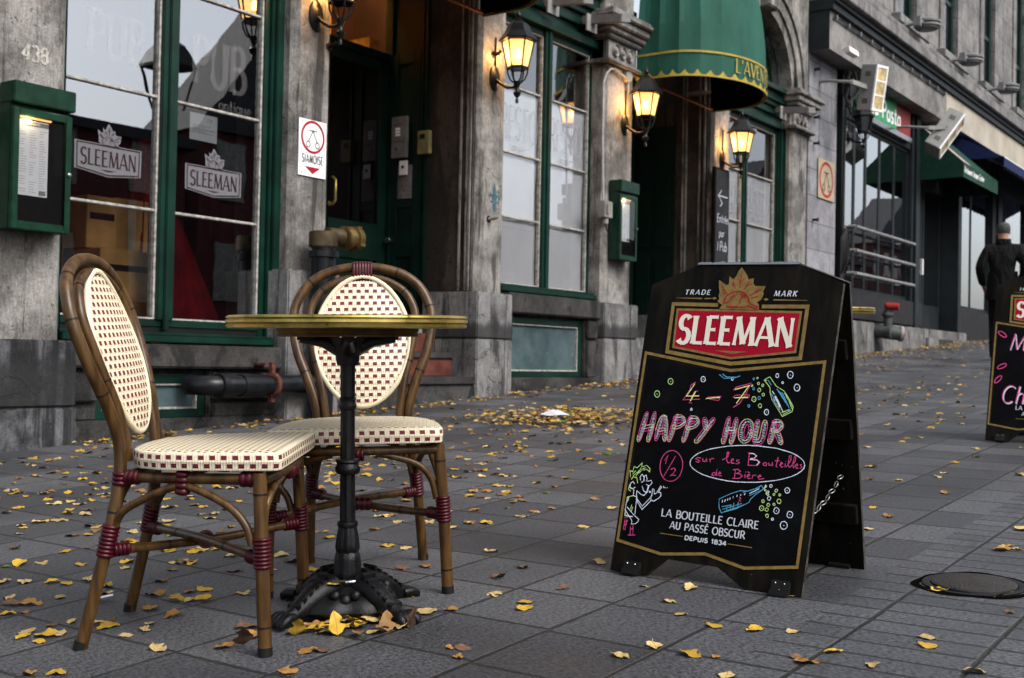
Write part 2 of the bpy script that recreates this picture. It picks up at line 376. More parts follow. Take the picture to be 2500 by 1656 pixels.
ART = {'corners':[(-279,-8),(270,9),(-293,815),(-149,879),(149,878),(276,830)],'logo_frame':[(-73,762),(-213,763),(-211,623),(-11,597),(186,621),(188,762),(58,760)],'red':[(-197,747),(172,746),(170,637),(-12,612),(-193,637)],'chev':[(-64,632),(36,632),(-13,624)],'frame':[(-278,617),(-8,578),(254,614),(248,81),(107,58),(-9,79),(-138,61),(-278,80)],'leaf':[(-16,871),(2,850),(9,836),(24,840),(25,824),(32,817),(62,817),(57,803),(59,794),(56,784),(54,779),(43,771),(50,764),(51,750),(-67,750),(-60,763),(-66,765),(-76,773),(-71,779),(-75,789),(-73,800),(-77,811),(-80,834),(-61,823),(-56,819),(-48,823),(-50,846),(-37,836),(-29,846),(-25,859)],'veins':[[(-13,850),(-14,811)],[(-10,831),(-3,841)],[(-12,825),(-23,839)],[(-36,829),(-26,809)],[(-29,816),(-39,822)],[(13,831),(0,808)],[(6,818),(20,824)],[(-68,816),(-48,795)],[(-56,804),(-68,806)],[(51,808),(19,790)],[(34,799),(45,812)],[(-63,800),(-49,793)],[(45,788),(24,783)]],'beaver':[[(-55,767),(-55,779),(-47,791),(-30,800),(-12,802),(4,797),(16,783),(21,768)],[(21,768),(47,758),(44,752),(16,762)],[(-55,767),(-46,769),(-41,774)],[(-53,777),(-49,779)],[(-8,766),(-7,780),(1,790),(10,790)],[(-39,786),(-31,783)],[(-32,792),(-24,787)],[(-7,794),(0,783)],[(0,794),(8,782)],[(-48,760),(-35,757),(-17,759),(-1,756),(17,758)],[(-44,756),(-23,755),(2,758)]],'rules':[[(-206,781),(-125,780)],[(-117,780),(-87,781)],[(64,780),(71,780)],[(89,779),(186,779)]],'txtpos':{'TRADE':[(-181,792),(-104,791),(-183,805)],'MARK':[(90,790),(152,790),(89,805)],'SLEEMAN':[(-183,648),(157,649),(-186,730),(155,729)],'LA':[(-153,165),(130,160),(-156,185)],'AU':[(-122,134),(97,132),(-122,152)],'DEP':[(-72,109),(47,108),(-74,119)]},'rule2':[[(-149,116),(-80,116)],[(52,114),(121,113)]],'pink':[[(-168,315),(-160,329),(-164,305)],[(-136,330),(-164,270)],[(-145,292),(-136,297),(-130,292),(-135,283),(-143,275),(-136,277),(-127,277)],[(-59,332),(-70,332),(-75,328),(-62,324),(-65,319),(-74,321)],[(-53,332),(-53,324),(-46,323),(-42,332),(-40,323)],[(-33,332),(-30,323),(-31,330),(-26,334),(-20,333)],[(4,332),(19,342),(21,354),(16,354),(16,335),(22,326),(29,328)],[(29,330),(37,335),(35,339),(30,335),(33,326),(41,327)],[(54,337),(46,336),(46,333),(55,330),(51,326),(44,326)],[(126,337),(121,333),(124,329),(131,329),(132,335),(126,337)],[(137,338),(138,331),(145,331),(147,338),(149,330)],[(161,354),(158,330),(162,328)],[(153,344),(167,345)],[(168,335),(175,339),(171,342),(168,335),(173,329),(178,331)],[(182,340),(183,330)],[(182,346),(183,345)],[(186,331),(196,349),(196,362),(191,360),(190,338),(195,330)],[(197,331),(208,348),(209,363),(205,360),(202,338),(207,330)],[(208,334),(217,338),(214,342),(209,337),(214,330),(220,331)],[(227,342),(223,340),(228,335),(224,330)],[(-11,297),(-18,295),(-20,289),(-14,288),(-8,294),(-7,307),(-7,290),(-3,289)],[(-3,293),(5,296),(2,300),(-2,294),(2,289),(9,290)],[(39,309),(53,312),(61,307),(53,301),(46,300),(60,300),(68,295),(60,288),(40,286)],[(46,309),(46,286)],[(75,301),(76,291)],[(76,307),(77,306)],[(81,294),(89,299),(86,302),(81,296),(85,290),(92,292)],[(81,308),(88,305)],[(96,301),(96,291),(97,298),(103,302),(107,300)],[(111,296),(120,300),(117,303),(112,298),(116,291),(130,295)],[(153,294),(154,293)],[(75,358),(91,358),(101,352),(95,344),(83,342),(102,343),(112,336),(106,327),(80,325)],[(79,356),(80,325)],[(-266,143),(-249,150)],[(-264,139),(-264,111)],[(-258,140),(-259,110)],[(-263,133),(-255,137),(-263,122),(-256,128)],[(-243,124),(-241,99)],[(-236,127),(-232,101)],[(-243,114),(-234,119)],[(-248,98),(-225,101)],[(-110,301),(-112,288),(-116,276),(-124,267),(-133,261),(-144,259),(-155,261),(-165,267),(-173,277),(-178,289),(-180,302),(-179,316),(-174,328),(-167,337),(-157,343),(-146,345),(-135,342),(-126,336),(-118,327),(-112,315),(-110,301)],[(-107,540),(-120,531),(-122,518),(-135,493),(-139,488),(-88,493)],[(-97,516),(-108,511),(-118,480),(-109,481)],[(-71,493),(-63,500),(-25,505),(-31,493),(-59,495)],[(9,524),(16,533),(57,546),(47,517),(32,489),(15,477)],[(10,504),(18,511),(57,514),(56,505)],[(67,240),(72,236),(68,231),(74,227)]],'white':[[(235,341),(234,332),(228,324),(217,315),(202,307),(184,300),(162,293),(138,288),(111,283),(83,280),(55,278),(27,278),(1,280),(-24,283),(-45,287),(-63,293),(-77,300),(-86,307),(-90,316),(-88,325),(-81,334),(-70,343),(-54,351),(-34,359),(-10,365),(16,371),(43,375),(72,378),(100,379),(127,378),(153,377),(176,373),(196,369),(212,363),(224,356),(232,349),(235,341)],[(79,357),(92,357),(100,352),(94,345),(84,343)],[(83,341),(103,341),(110,336),(104,328)],[(-250,240),(-256,247),(-263,242),(-263,231),(-254,226),(-247,232)],[(-250,225),(-249,208),(-239,206),(-240,223)],[(-240,223),(-226,214),(-216,212),(-206,223),(-205,240)],[(-211,252),(-200,256),(-196,249),(-203,240),(-214,243)],[(-233,252),(-236,262),(-231,270),(-224,263),(-223,251),(-230,247)],[(-222,251),(-223,265),(-218,269),(-213,257),(-215,251)],[(-226,237),(-218,224),(-209,221),(-207,239)],[(-238,209),(-233,192),(-215,173),(-192,200),(-193,214)],[(-234,199),(-216,182),(-197,205),(-191,214),(-192,233),(-187,232),(-184,219)],[(-184,219),(-178,223),(-168,243),(-165,240),(-173,225),(-165,226),(-163,217),(-168,210),(-182,200),(-193,202)],[(-202,224),(-197,226)],[(-200,221),(-196,224)],[(-160,244),(-157,239)],[(-155,242),(-153,239)],[(-148,242),(-147,240)],[(-249,208),(-267,202),(-268,174),(-266,150),(-241,150)],[(-264,175),(-238,155),(-221,145),(-222,139),(-228,132),(-242,129),(-241,137),(-247,145),(-269,167)],[(-237,206),(-236,174),(-235,157)],[(120,528),(128,520)],[(131,517),(141,502),(158,474)],[(129,515),(148,486)],[(21,219),(21,226)],[(28,222),(29,229)],[(35,226),(36,232)],[(41,229),(42,235)],[(50,234),(50,239)],[(60,239),(61,244)],[(70,243),(71,247)],[(80,246),(83,251)],[(94,251),(120,267)],[(-79,550),(-79,545),(-83,542),(-88,542),(-92,546),(-92,552),(-90,556),(-86,557),(-81,555),(-79,550)],[(-87,549),(-84,549)],[(5,555),(4,553),(3,551),(0,552),(-1,553),(-2,556),(0,558),(2,558),(4,557),(5,555)],[(-106,463),(-106,461),(-108,460),(-110,460),(-111,462),(-111,464),(-110,465),(-109,466),(-107,465),(-106,463)],[(133,571),(133,567),(130,565),(127,566),(125,569),(125,572),(126,575),(129,576),(132,574),(133,571)],[(173,575),(172,569),(168,565),(162,566),(158,571),(157,577),(160,583),(165,584),(171,581),(173,575)],[(164,574),(167,574)],[(196,542),(195,536),(190,532),(185,533),(181,538),(180,544),(183,550),(188,551),(193,548),(196,542)],[(187,542),(189,541)],[(118,471),(118,466),(114,463),(110,464),(106,468),(106,473),(108,477),(112,478),(116,476),(118,471)],[(111,471),(113,470)],[(149,553),(149,551),(147,550),(146,550),(145,551),(144,553),(145,555),(147,555),(148,554),(149,553)],[(139,276),(139,274),(138,273),(136,273),(135,274),(135,276),(136,277),(137,278),(139,277),(139,276)],[(155,278),(154,275),(153,274),(150,274),(148,276),(148,278),(149,281),(152,281),(154,280),(155,278)],[(204,272),(203,267),(199,264),(194,264),(191,268),(190,273),(193,277),(197,278),(201,276),(204,272)],[(196,271),(198,270)],[(148,261),(147,259),(146,258),(144,258),(142,259),(142,261),(143,263),(145,264),(147,263),(148,261)],[(155,245),(154,242),(152,240),(149,240),(146,243),(146,246),(148,249),(151,250),(154,248),(155,245)],[(182,217),(181,211),(177,208),(172,208),(168,212),(168,218),(170,222),(175,224),(180,221),(182,217)],[(174,216),(176,215)],[(220,211),(219,205),(215,202),(209,202),(205,206),(205,212),(207,217),(213,218),(218,216),(220,211)],[(211,210),(214,209)],[(170,193),(169,191),(168,190),(166,190),(165,191),(164,193),(165,195),(167,196),(169,195),(170,193)],[(209,182),(208,175),(202,171),(196,171),(191,176),(190,183),(193,189),(200,191),(206,188),(209,182)],[(198,181),(201,180)]],'green':[[(-266,257),(-271,276),(-262,274),(-260,289),(-250,286),(-236,301),(-236,290),(-221,296),(-209,288),(-209,279),(-221,286),(-228,281)],[(-263,252),(-258,260),(-246,258),(-241,244)],[(-261,267),(-253,278)],[(-259,262),(-247,275)],[(-250,261),(-243,279)],[(-246,268),(-237,287)],[(-241,272),(-229,288)],[(-236,280),(-223,290)],[(-265,238),(-267,224),(-259,219)],[(-265,231),(-258,225)],[(-249,208),(-263,203),(-265,188)],[(-238,209),(-238,199)],[(-249,183),(-251,169)],[(-245,177),(-248,164)],[(-265,160),(-266,150)],[(-259,158),(-260,150)],[(-261,203),(-263,192)],[(101,562),(109,566),(120,553),(130,542),(154,530),(171,509),(184,490),(183,477),(158,462),(150,472),(136,489),(123,505),(115,524),(113,537),(103,548),(94,556),(101,562)],[(94,556),(102,556)],[(155,525),(163,517)],[(161,517),(169,507)],[(166,511),(175,500)],[(171,503),(179,492)],[(176,495),(182,484)],[(155,472),(177,483)],[(159,467),(179,480)],[(136,495),(141,487)],[(142,489),(149,478)],[(126,508),(133,497)],[(-177,538),(-178,532),(-182,529),(-187,530),(-192,534),(-193,540),(-190,545),(-185,546),(-180,544),(-177,538)],[(-186,538),(-183,537)],[(-213,500),(-214,494),(-218,490),(-224,491),(-229,496),(-230,502),(-227,507),(-222,509),(-216,506),(-213,500)],[(-223,499),(-220,499)],[(78,503),(77,499),(74,496),(70,497),(66,500),(66,505),(68,509),(72,510),(76,508),(78,503)],[(71,503),(73,502)],[(100,517),(100,514),(98,513),(96,513),(94,515),(93,518),(95,520),(97,521),(99,520),(100,517)],[(88,529),(87,526),(85,524),(82,524),(80,527),(79,530),(81,533),(84,534),(86,532),(88,529)],[(82,546),(81,544),(80,543),(78,543),(76,545),(76,547),(77,549),(79,550),(81,548),(82,546)],[(95,542),(94,540),(93,539),(91,539),(89,541),(89,543),(90,545),(92,546),(94,544),(95,542)],[(76,561),(75,560),(74,559),(73,559),(72,560),(72,562),(73,563),(74,563),(75,563),(76,561)],[(96,487),(96,483),(93,481),(90,482),(87,484),(87,488),(89,491),(92,492),(95,490),(96,487)],[(63,539),(63,538),(62,537),(61,537),(59,538),(59,540),(60,541),(61,542),(63,541),(63,539)],[(171,267),(170,265),(168,263),(166,263),(164,265),(164,268),(165,270),(167,271),(170,270),(171,267)],[(165,257),(164,255),(163,254),(161,254),(160,256),(160,257),(161,259),(162,259),(164,259),(165,257)],[(181,257),(181,256),(179,254),(178,254),(176,256),(176,258),(177,260),(179,260),(180,259),(181,257)],[(148,255),(148,253),(147,252),(145,252),(144,253),(144,255),(144,256),(146,257),(148,256),(148,255)],[(139,236),(138,233),(136,232),(134,232),(132,234),(131,237),(133,239),(135,240),(137,238),(139,236)],[(184,241),(183,237),(181,235),(177,235),(174,238),(173,242),(175,245),(179,246),(182,245),(184,241)],[(155,228),(154,226),(152,224),(149,224),(147,226),(147,229),(148,231),(151,232),(153,231),(155,228)],[(169,231),(169,229),(167,228),(165,228),(164,230),(163,232),(164,233),(166,234),(168,233),(169,231)],[(140,218),(139,214),(136,211),(132,211),(128,214),(128,219),(130,223),(134,224),(138,222),(140,218)],[(133,217),(135,217)],[(153,216),(152,213),(150,211),(147,211),(144,213),(144,216),(146,219),(148,220),(151,219),(153,216)],[(155,200),(155,197),(152,195),(150,196),(148,198),(147,201),(149,203),(151,204),(154,203),(155,200)],[(135,270),(135,268),(134,268),(133,268),(132,269),(132,270),(133,271),(134,271),(135,271),(135,270)],[(139,265),(139,263),(138,263),(137,263),(136,264),(135,265),(136,266),(137,266),(139,266),(139,265)],[(144,257),(143,256),(142,255),(141,255),(140,256),(140,258),(141,259),(142,259),(143,259),(144,257)]],'yellow':[[(-109,535),(-129,499),(-91,502)],[(-103,514),(-115,486)],[(-68,496),(-28,502)],[(14,526),(53,539),(23,488)],[(15,503),(54,507)]],'blue':[[(133,535),(153,510)],[(139,530),(162,499)],[(144,527),(168,493)],[(149,526),(174,486)],[(119,521),(134,502)],[(128,503),(145,484)],[(172,475),(176,483)],[(105,557),(116,544)],[(-39,565),(-23,555),(6,557),(23,564)],[(-29,567),(-17,559),(12,560)],[(126,276),(132,267),(110,248),(100,237),(97,228),(64,208),(23,192),(15,204),(12,217),(12,228),(44,246),(68,256),(90,257),(110,266),(126,276)],[(24,201),(77,223)],[(30,196),(84,220)],[(21,208),(49,216)],[(95,246),(126,263)],[(76,252),(121,270)],[(54,208),(55,223)],[(67,215),(67,226)],[(47,206),(47,217)],[(37,201),(37,213)],[(66,558),(66,556),(65,555),(63,556),(62,557),(62,559),(62,560),(64,561),(66,560),(66,558)],[(70,531),(70,529),(69,528),(67,528),(65,530),(65,532),(66,534),(68,534),(69,533),(70,531)],[(90,507),(90,505),(88,503),(85,503),(83,506),(83,508),(84,511),(87,511),(89,510),(90,507)],[(63,484),(63,482),(61,480),(59,481),(58,482),(57,485),(58,487),(60,487),(62,486),(63,484)]],'happy':[[(-245,442),(-258,364)],[(-220,444),(-227,366)],[(-250,396),(-222,405)],[(-204,372),(-194,438),(-184,439),(-176,372)],[(-198,393),(-181,398)],[(-150,442),(-162,372)],[(-155,435),(-133,440),(-123,426),(-136,415),(-153,410)],[(-106,441),(-118,374)],[(-109,436),(-89,439),(-82,428),(-93,417),(-111,412)],[(-65,439),(-55,413)],[(-38,440),(-60,404),(-79,375)],[(7,446),(1,380)],[(29,445),(24,381)],[(7,413),(26,414)],[(91,444),(87,402),(92,388),(104,388),(111,401),(113,444)],[(139,448),(133,391)],[(136,444),(153,447),(160,436),(151,426),(138,423)],[(146,424),(164,392)],[(76,414),(73,401),(67,391),(60,388),(53,393),(49,403),(48,417),(51,430),(56,439),(64,442),(71,438),(75,427),(76,414)]],'dark':[(-266,601),(-7,570),(244,605),(244,87),(110,68),(-10,85),(-137,68),(-267,87)],}
LEAVES={'y':[(2.97,4.73),(2.79,4.35),(2.63,3.84),(2.52,4.05),(2.49,3.77),(2.42,3.17),(2.21,3.23),(2.12,3.03),(2.03,3.18),(1.94,2.89),(1.96,2.85),(1.99,2.72),(1.68,2.68),(2.31,2.76),(2.11,2.48),(2.0,2.44),(2.03,2.39),(1.74,2.38),(1.58,2.46),(1.61,2.43),(1.58,2.39),(1.97,2.05),(1.46,2.15),(2.43,2.39),(2.31,2.28),(2.88,2.78),(2.81,2.69),(2.99,3.52),(2.85,3.31),(2.95,3.63),(2.67,3.32),(2.67,2.91),(3.15,3.5),(2.77,3.11),(2.49,2.86),(2.39,2.98),(2.4,2.96),(2.03,1.95),(2.06,1.94),(2.08,1.92),(2.1,1.9),(2.13,1.86),(2.04,1.89),(2.36,1.97),(2.81,2.44),(3.28,2.41),(3.86,3.41),(3.77,5.21),(3.29,2.41),(3.4,2.09),(2.46,1.68),(2.4,1.65),(2.51,1.19),(2.53,1.1),(2.28,1.13),(2.61,0.74),(3.14,0.85),(2.46,0.89),(3.8,0.84),(3.76,0.8),(3.28,2.41),(3.72,2.82),(4.14,2.78),(4.35,2.85),(4.92,3.02),(4.81,2.87),(5.48,3.76),(5.4,3.77),(5.4,3.88),(5.55,4.07),(4.3,3.34),(5.31,1.76),(4.97,1.53),(4.26,1.4),(6.01,2.02),(7.17,2.29),(7.88,2.45)],'o':[(2.93,4.39),(2.84,4.5),(3.28,4.81),(2.47,3.44),(1.77,2.72),(1.71,2.66),(2.0,2.54),(1.91,2.43),(1.89,2.32),(2.07,2.48),(1.78,2.01),(1.87,2.02),(1.85,1.83),(1.73,1.77),(1.43,2.2),(2.85,2.81),(2.3,1.79),(2.64,2.15),(3.3,2.91),(3.46,2.6),(3.71,2.82),(2.04,1.59),(1.99,1.53),(3.98,5.48),(3.36,4.69),(3.12,4.06),(3.25,2.46),(2.29,1.08),(2.36,0.91),(3.16,0.73),(4.11,1.3),(2.86,1.15),(3.73,0.84),(3.25,2.46),(3.47,2.61),(3.56,2.4),(3.64,2.38),(3.81,2.73),(4.26,3.09),(4.31,2.75),(4.51,2.85),(3.91,2.36),(4.56,3.07),(4.79,3.13),(5.17,3.22),(5.58,3.33),(5.45,3.46),(4.89,3.71),(5.12,3.65),(5.0,3.47),(5.67,3.7),(4.59,3.36),(5.9,1.46),(6.23,1.54),(4.73,1.28),(8.58,2.61)],'t':[(3.46,4.95),(3.09,4.25),(2.8,4.05),(2.74,4.08),(2.47,3.77),(2.65,3.76),(2.53,3.73),(2.4,3.76),(2.3,3.63),(2.53,3.33),(2.07,3.15),(2.16,2.87),(1.9,2.96),(1.87,3.01),(2.01,2.83),(1.94,2.65),(1.78,2.83),(1.85,2.72),(2.28,2.82),(2.3,2.8),(2.44,2.74),(2.14,2.35),(2.02,2.48),(2.01,2.41),(1.72,2.48),(1.74,2.41),(1.72,2.27),(1.77,2.28),(1.81,2.31),(1.61,2.49),(1.64,2.42),(1.69,2.12),(2.38,2.49),(2.52,2.62),(2.18,2.22),(2.88,3.4),(2.91,3.36),(3.14,3.76),(2.73,3.38),(2.46,2.89),(2.13,1.89),(2.11,1.8),(2.05,1.81),(2.25,1.82),(2.48,1.79),(2.81,2.37),(2.91,2.12),(3.25,2.46),(3.19,2.59),(3.18,2.81),(3.21,2.8),(3.28,2.79),(3.39,2.67),(4.0,2.88),(3.81,2.87),(4.24,3.02),(2.91,3.79),(3.06,3.96),(3.19,2.6),(3.46,2.39),(3.55,2.39),(2.91,2.12),(3.15,2.46),(2.48,1.79),(2.95,1.76),(2.76,1.51),(2.8,1.4),(2.65,1.38),(2.56,1.3),(2.56,1.02),(2.29,1.23),(2.19,1.25),(2.41,0.79),(2.67,0.76),(2.48,0.61),(2.19,1.01),(3.21,0.75),(3.85,1.29),(4.09,0.87),(3.78,0.86),(3.77,0.82),(3.46,2.38),(3.15,2.46),(3.57,2.52),(3.88,2.76),(3.81,2.87),(3.99,2.87),(4.25,3.03),(4.25,2.97),(4.18,3.09),(3.76,2.2),(3.39,2.09),(2.95,1.76),(2.91,2.12),(4.89,3.21),(5.38,3.53),(5.07,3.74),(4.97,3.5),(5.11,3.54),(5.85,3.73),(5.64,3.83),(5.55,4.2),(4.49,3.33),(4.61,3.51),(4.63,3.58),(4.39,3.16),(5.5,3.15),(6.53,1.98),(5.14,1.42),(5.28,1.43),(5.64,1.49),(5.37,1.14),(7.48,2.18),(7.14,2.02),(7.83,2.18),(8.15,2.12)],'b':[(2.72,3.84),(2.52,3.53),(2.38,3.44),(2.16,3.42),(2.29,3.23),(1.74,2.76),(2.11,2.65),(2.22,2.74),(2.31,2.58),(1.68,2.5),(1.78,2.42),(1.92,2.09),(1.87,1.81),(2.48,2.52),(2.43,2.91),(2.59,2.2),(2.6,2.19),(3.71,2.76),(4.25,3.08),(2.05,1.57),(3.51,5.52),(3.81,5.4),(3.52,5.29),(2.78,1.91),(2.65,1.9),(2.63,1.68),(2.38,0.94),(2.99,0.66),(3.72,2.76),(2.78,1.91),(4.89,2.98),(5.64,3.98),(5.14,3.92),(5.98,4.63),(4.11,3.23),(4.11,3.14),(4.46,3.39),(4.32,3.23),(4.93,1.64),(7.9,2.41)],'g':[(1.99,3.19),(3.19,0.7),(3.94,2.6)]}
# ------------------------------------------------------------------ painted lettering: a stroke alphabet with flared ends
def arc(cx, cy, rx, ry, a0, a1, n=9):
    return [(cx+rx*math.cos(math.radians(a0+(a1-a0)*i/n)), cy+ry*math.sin(math.radians(a0+(a1-a0)*i/n))) for i in range(n+1)]
GL = {
'A': (.68, [[(0,0),(.33,1)],[(.35,1),(.68,0)],[(.14,.30),(.54,.30)]], (.6, 1, .8)),
'B': (.56, [[(.08,0),(.08,1)],[(.08,1),(.30,1)]+arc(.30,.76,.19,.24,90,-90)+[(.08,.52)],[(.30,.52)]+arc(.32,.26,.23,.26,90,-90)+[(.08,0)]]),
'C': (.62, [arc(.36,.5,.34,.5,50,310,14)]),
'D': (.64, [[(.08,0),(.08,1)],[(.08,1),(.26,1)]+arc(.26,.5,.36,.5,90,-90,12)+[(.08,0)]]),
'E': (.50, [[(.08,0),(.08,1)],[(.08,.97),(.47,.97)],[(.08,.52),(.40,.52)],[(.08,.03),(.50,.03)]]),
'F': (.46, [[(.08,0),(.08,1)],[(.08,.97),(.46,.97)],[(.08,.52),(.40,.52)]]),
'G': (.66, [arc(.36,.5,.34,.5,50,325,14)+[(.64,.45),(.42,.45)]]),
'H': (.64, [[(.08,0),(.08,1)],[(.56,0),(.56,1)],[(.08,.52),(.56,.52)]]),
'I': (.16, [[(.08,0),(.08,1)]]),
'J': (.36, [[(.28,1),(.28,.2)]+arc(.14,.2,.14,.2,0,-160,6)]),
'K': (.60, [[(.08,0),(.08,1)],[(.56,1),(.10,.48)],[(.20,.58),(.60,0)]]),
'L': (.48, [[(.08,0),(.08,1)],[(.08,.03),(.48,.03)]]),
'M': (.86, [[(.06,0),(.14,1)],[(.14,1),(.43,.05)],[(.43,.05),(.72,1)],[(.72,1),(.80,0)]], (.6, 1, .6, 1)),
'N': (.68, [[(.08,0),(.08,1)],[(.08,1),(.60,0)],[(.60,0),(.60,1)]], (.6, 1, .6)),
'O': (.74, [arc(.37,.5,.35,.5,90,450,20)]),
'P': (.54, [[(.08,0),(.08,1)],[(.08,1),(.30,1)]+arc(.30,.73,.22,.27,90,-90)+[(.08,.46)]]),
'R': (.60, [[(.08,0),(.08,1)],[(.08,1),(.30,1)]+arc(.30,.74,.20,.26,90,-90)+[(.08,.48)],[(.28,.48),(.60,0)]]),
'S': (.52, [arc(.27,.75,.21,.25,35,250,9)+arc(.25,.26,.23,.26,80,-150,9)]),
'T': (.58, [[(.29,0),(.29,1)],[(0,.97),(.58,.97)]]),
'U': (.66, [[(.08,1),(.08,.3)]+arc(.32,.3,.24,.3,180,360,9)+[(.56,1)]]),
'V': (.66, [[(0,1),(.33,0)],[(.33,0),(.66,1)]]),
'Z': (.58, [[(.03,.97),(.55,.97)],[(.55,.97),(.03,.03)],[(.03,.03),(.58,.03)]]),
'1': (.34, [[(.04,.8),(.2,1),(.2,0)]]),
'2': (.52, [arc(.26,.74,.23,.26,170,-30,8)+[(.03,.03)],[(.03,.03),(.52,.03)]]),
'3': (.50, [arc(.24,.75,.21,.25,150,-80,8),arc(.24,.27,.24,.27,80,-150,9)]),
'4': (.58, [[(.42,0),(.42,1)],[(.42,1),(.02,.28)],[(.02,.28),(.58,.28)]]),
'8': (.52, [arc(.26,.76,.20,.24,90,450,14),arc(.26,.27,.24,.27,90,450,14)]),
"'": (.14, [[(.08,1),(.06,.75)]]), '-': (.4, [[(.04,.45),(.36,.45)]]), '.': (.14, [[(.06,0),(.08,.06)]]),
'a': (.46, [arc(.20,.28,.17,.28,50,320,10),[(.42,.62),(.42,0)]]), 'b': (.48, [[(.06,0),(.06,1)],arc(.26,.3,.2,.3,150,-150,10)]), 'c': (.42, [arc(.24,.3,.2,.3,50,310,10)]),
'e': (.46, [[(.04,.32),(.42,.32)]+arc(.23,.3,.2,.3,5,310,10)]), 'h': (.46, [[(.06,0),(.06,1)],[(.06,.4)]+arc(.23,.4,.17,.2,150,0,6)+[(.40,0)]]), 'i': (.14, [[(.07,0),(.07,.6)],[(.07,.76),(.07,.86)]]), 'l': (.14, [[(.07,0),(.07,1)]]),
'n': (.46, [[(.06,0),(.06,.6)],[(.06,.4)]+arc(.23,.4,.17,.2,150,0,6)+[(.40,0)]]), 'p': (.48, [[(.06,-.3),(.06,.6)],arc(.26,.3,.2,.3,150,-150,10)]),
'q': (.48, [[(.42,-.3),(.42,.6)],arc(.22,.3,.2,.3,30,330,10)]), 'r': (.32, [[(.06,0),(.06,.6)],[(.06,.36),(.16,.56),(.32,.58)]]),
's': (.38, [arc(.2,.45,.15,.15,40,250,7)+arc(.18,.15,.16,.15,80,-150,7)]), 't': (.32, [[(.14,.9),(.14,.08),(.3,.02)],[(0,.6),(.3,.6)]]), 'u': (.46, [[(.06,.6),(.06,.2)]+arc(.22,.2,.16,.2,180,300,6),[(.40,.6),(.40,0)]]),
'z': (.42, [[(.03,.57),(.38,.57)],[(.38,.57),(.03,.03)],[(.03,.03),(.42,.03)]]), 'd': (.48, [[(.42,0),(.42,1)],arc(.22,.3,.2,.3,30,330,10)]), 'm': (.7, [[(.06,0),(.06,.6)],[(.06,.4),(.2,.58),(.33,.4),(.33,0)],[(.33,.4),(.48,.58),(.62,.4),(.62,0)]]),
'o': (.48, [arc(.24,.3,.21,.3,90,450,12)])}
def text_width(s, sp=.12): return sum((GL[c][0] if c in GL else .34)+sp for c in s.replace('\u00c9', 'E').replace('\u00e9', 'e').replace('\u00c0', 'A')) - sp
def text(mb, s, fn, h, u0=0, v0=0, width=None, weight=.16, thin=.6, flare=1.45, sp=.12, slant=0.0, centre=False):
    """letters of cap height h along u from (u0, v0) on the surface fn(u, v)"""
    sx = h
    if width: sx = width/text_width(s, sp)
    x = u0 - (text_width(s, sp)*sx/2 if centre else 0)
    for ch in s:
        acc = {'\u00c9': 'E', '\u00e9': 'e', '\u00c0': 'A'}.get(ch); g = GL.get(acc or ch)
        if g is None: x += (.34+sp)*sx; continue
        gw = g[2] if len(g) > 2 else ()
        for si, st in enumerate(g[1] + ([[(.18,1.12),(.34,1.28)]] if acc == 'E' else [[(.16,.74),(.3,.9)]] if acc == 'e' else [[(.26,1.28),(.42,1.12)]] if acc == 'A' else [])):
            pts = [(x+p[0]*sx+slant*p[1]*h, v0+p[1]*h) for p in st]
            closed = len(st) > 3 and math.hypot(st[0][0]-st[-1][0], st[0][1]-st[-1][1]) < .01
            if closed: pts = pts[:-1]
            if len(pts) == 2 and flare > 1:
                a, b = pts; pts = [a, (a[0]+(b[0]-a[0])*.12, a[1]+(b[1]-a[1])*.12), (a[0]+(b[0]-a[0])*.88, a[1]+(b[1]-a[1])*.88), b]
            ws = []
            for i in range(len(pts)):
                a, b = pts[max(0, i-1)], pts[min(len(pts)-1, i+1)]
                if closed: a, b = pts[i-1], pts[(i+1) % len(pts)]
                d = (b[0]-a[0], b[1]-a[1]); l = math.hypot(*d) or 1
                w = weight*h*(thin+(1-thin)*abs(d[1])/l)*(gw[si] if si < len(gw) else 1)
                if not closed and i in (0, len(pts)-1): w *= flare
                ws.append(w)
            mb.ribbon(pts, ws, fn, closed)
        x += (g[0]+sp)*sx
    return x
def facade(x0, z0, y): return lambda u, v: V((x0+u, y, z0+v))
def side_wall(x, y0, z0): return lambda u, v: V((x, y0-u, z0+v))    # a face looking down the street
# ------------------------------------------------------------------ the ground
t = NT('granite_paving'); x, y, z = t.sep(t.co())
P = .29
warp = t.mth('MULTIPLY', t.mth('SUBTRACT', t.noise(t.co(), 1.3, 2), .5), .012)
ys = t.mth('DIVIDE', t.mth('ADD', t.mth('SUBTRACT', y, 2.075-P*100), warp), P); row = t.mth('FLOOR', ys); fy = t.mth('FRACT', ys)
strip = t.mth('LESS_THAN', y, 1.035)
jit = t.mth('MULTIPLY', t.mth('SUBTRACT', t.wn(t.comb(row, 3.3)), .5), .07)
xs0 = t.mth('ADD', t.mth('DIVIDE', t.mth('ADD', t.mth('SUBTRACT', x, 1.985-P*100), warp), P), jit)
xs = t.mth('MULTIPLY', xs0, t.mth('ADD', 1.0, t.mth('MULTIPLY', strip, 2.0))); cx = t.mth('FLOOR', xs); fx = t.mth('FRACT', xs)
def edge_d(f): return t.mth('SUBTRACT', .5, t.mth('ABSOLUTE', t.mth('SUBTRACT', f, .5)))
dx = t.mth('MULTIPLY', edge_d(fx), t.mth('SUBTRACT', P, t.mth('MULTIPLY', strip, P*.667)))
dy = t.mth('MULTIPLY', edge_d(fy), P)
rag = t.mth('MULTIPLY', t.mth('SUBTRACT', t.noise(t.co(), 38, 4, .7), .5), .006)
d = t.mth('ADD', t.mth('MINIMUM', t.mth('ADD', dx, t.mth('MULTIPLY', strip, .0009)), dy), rag)
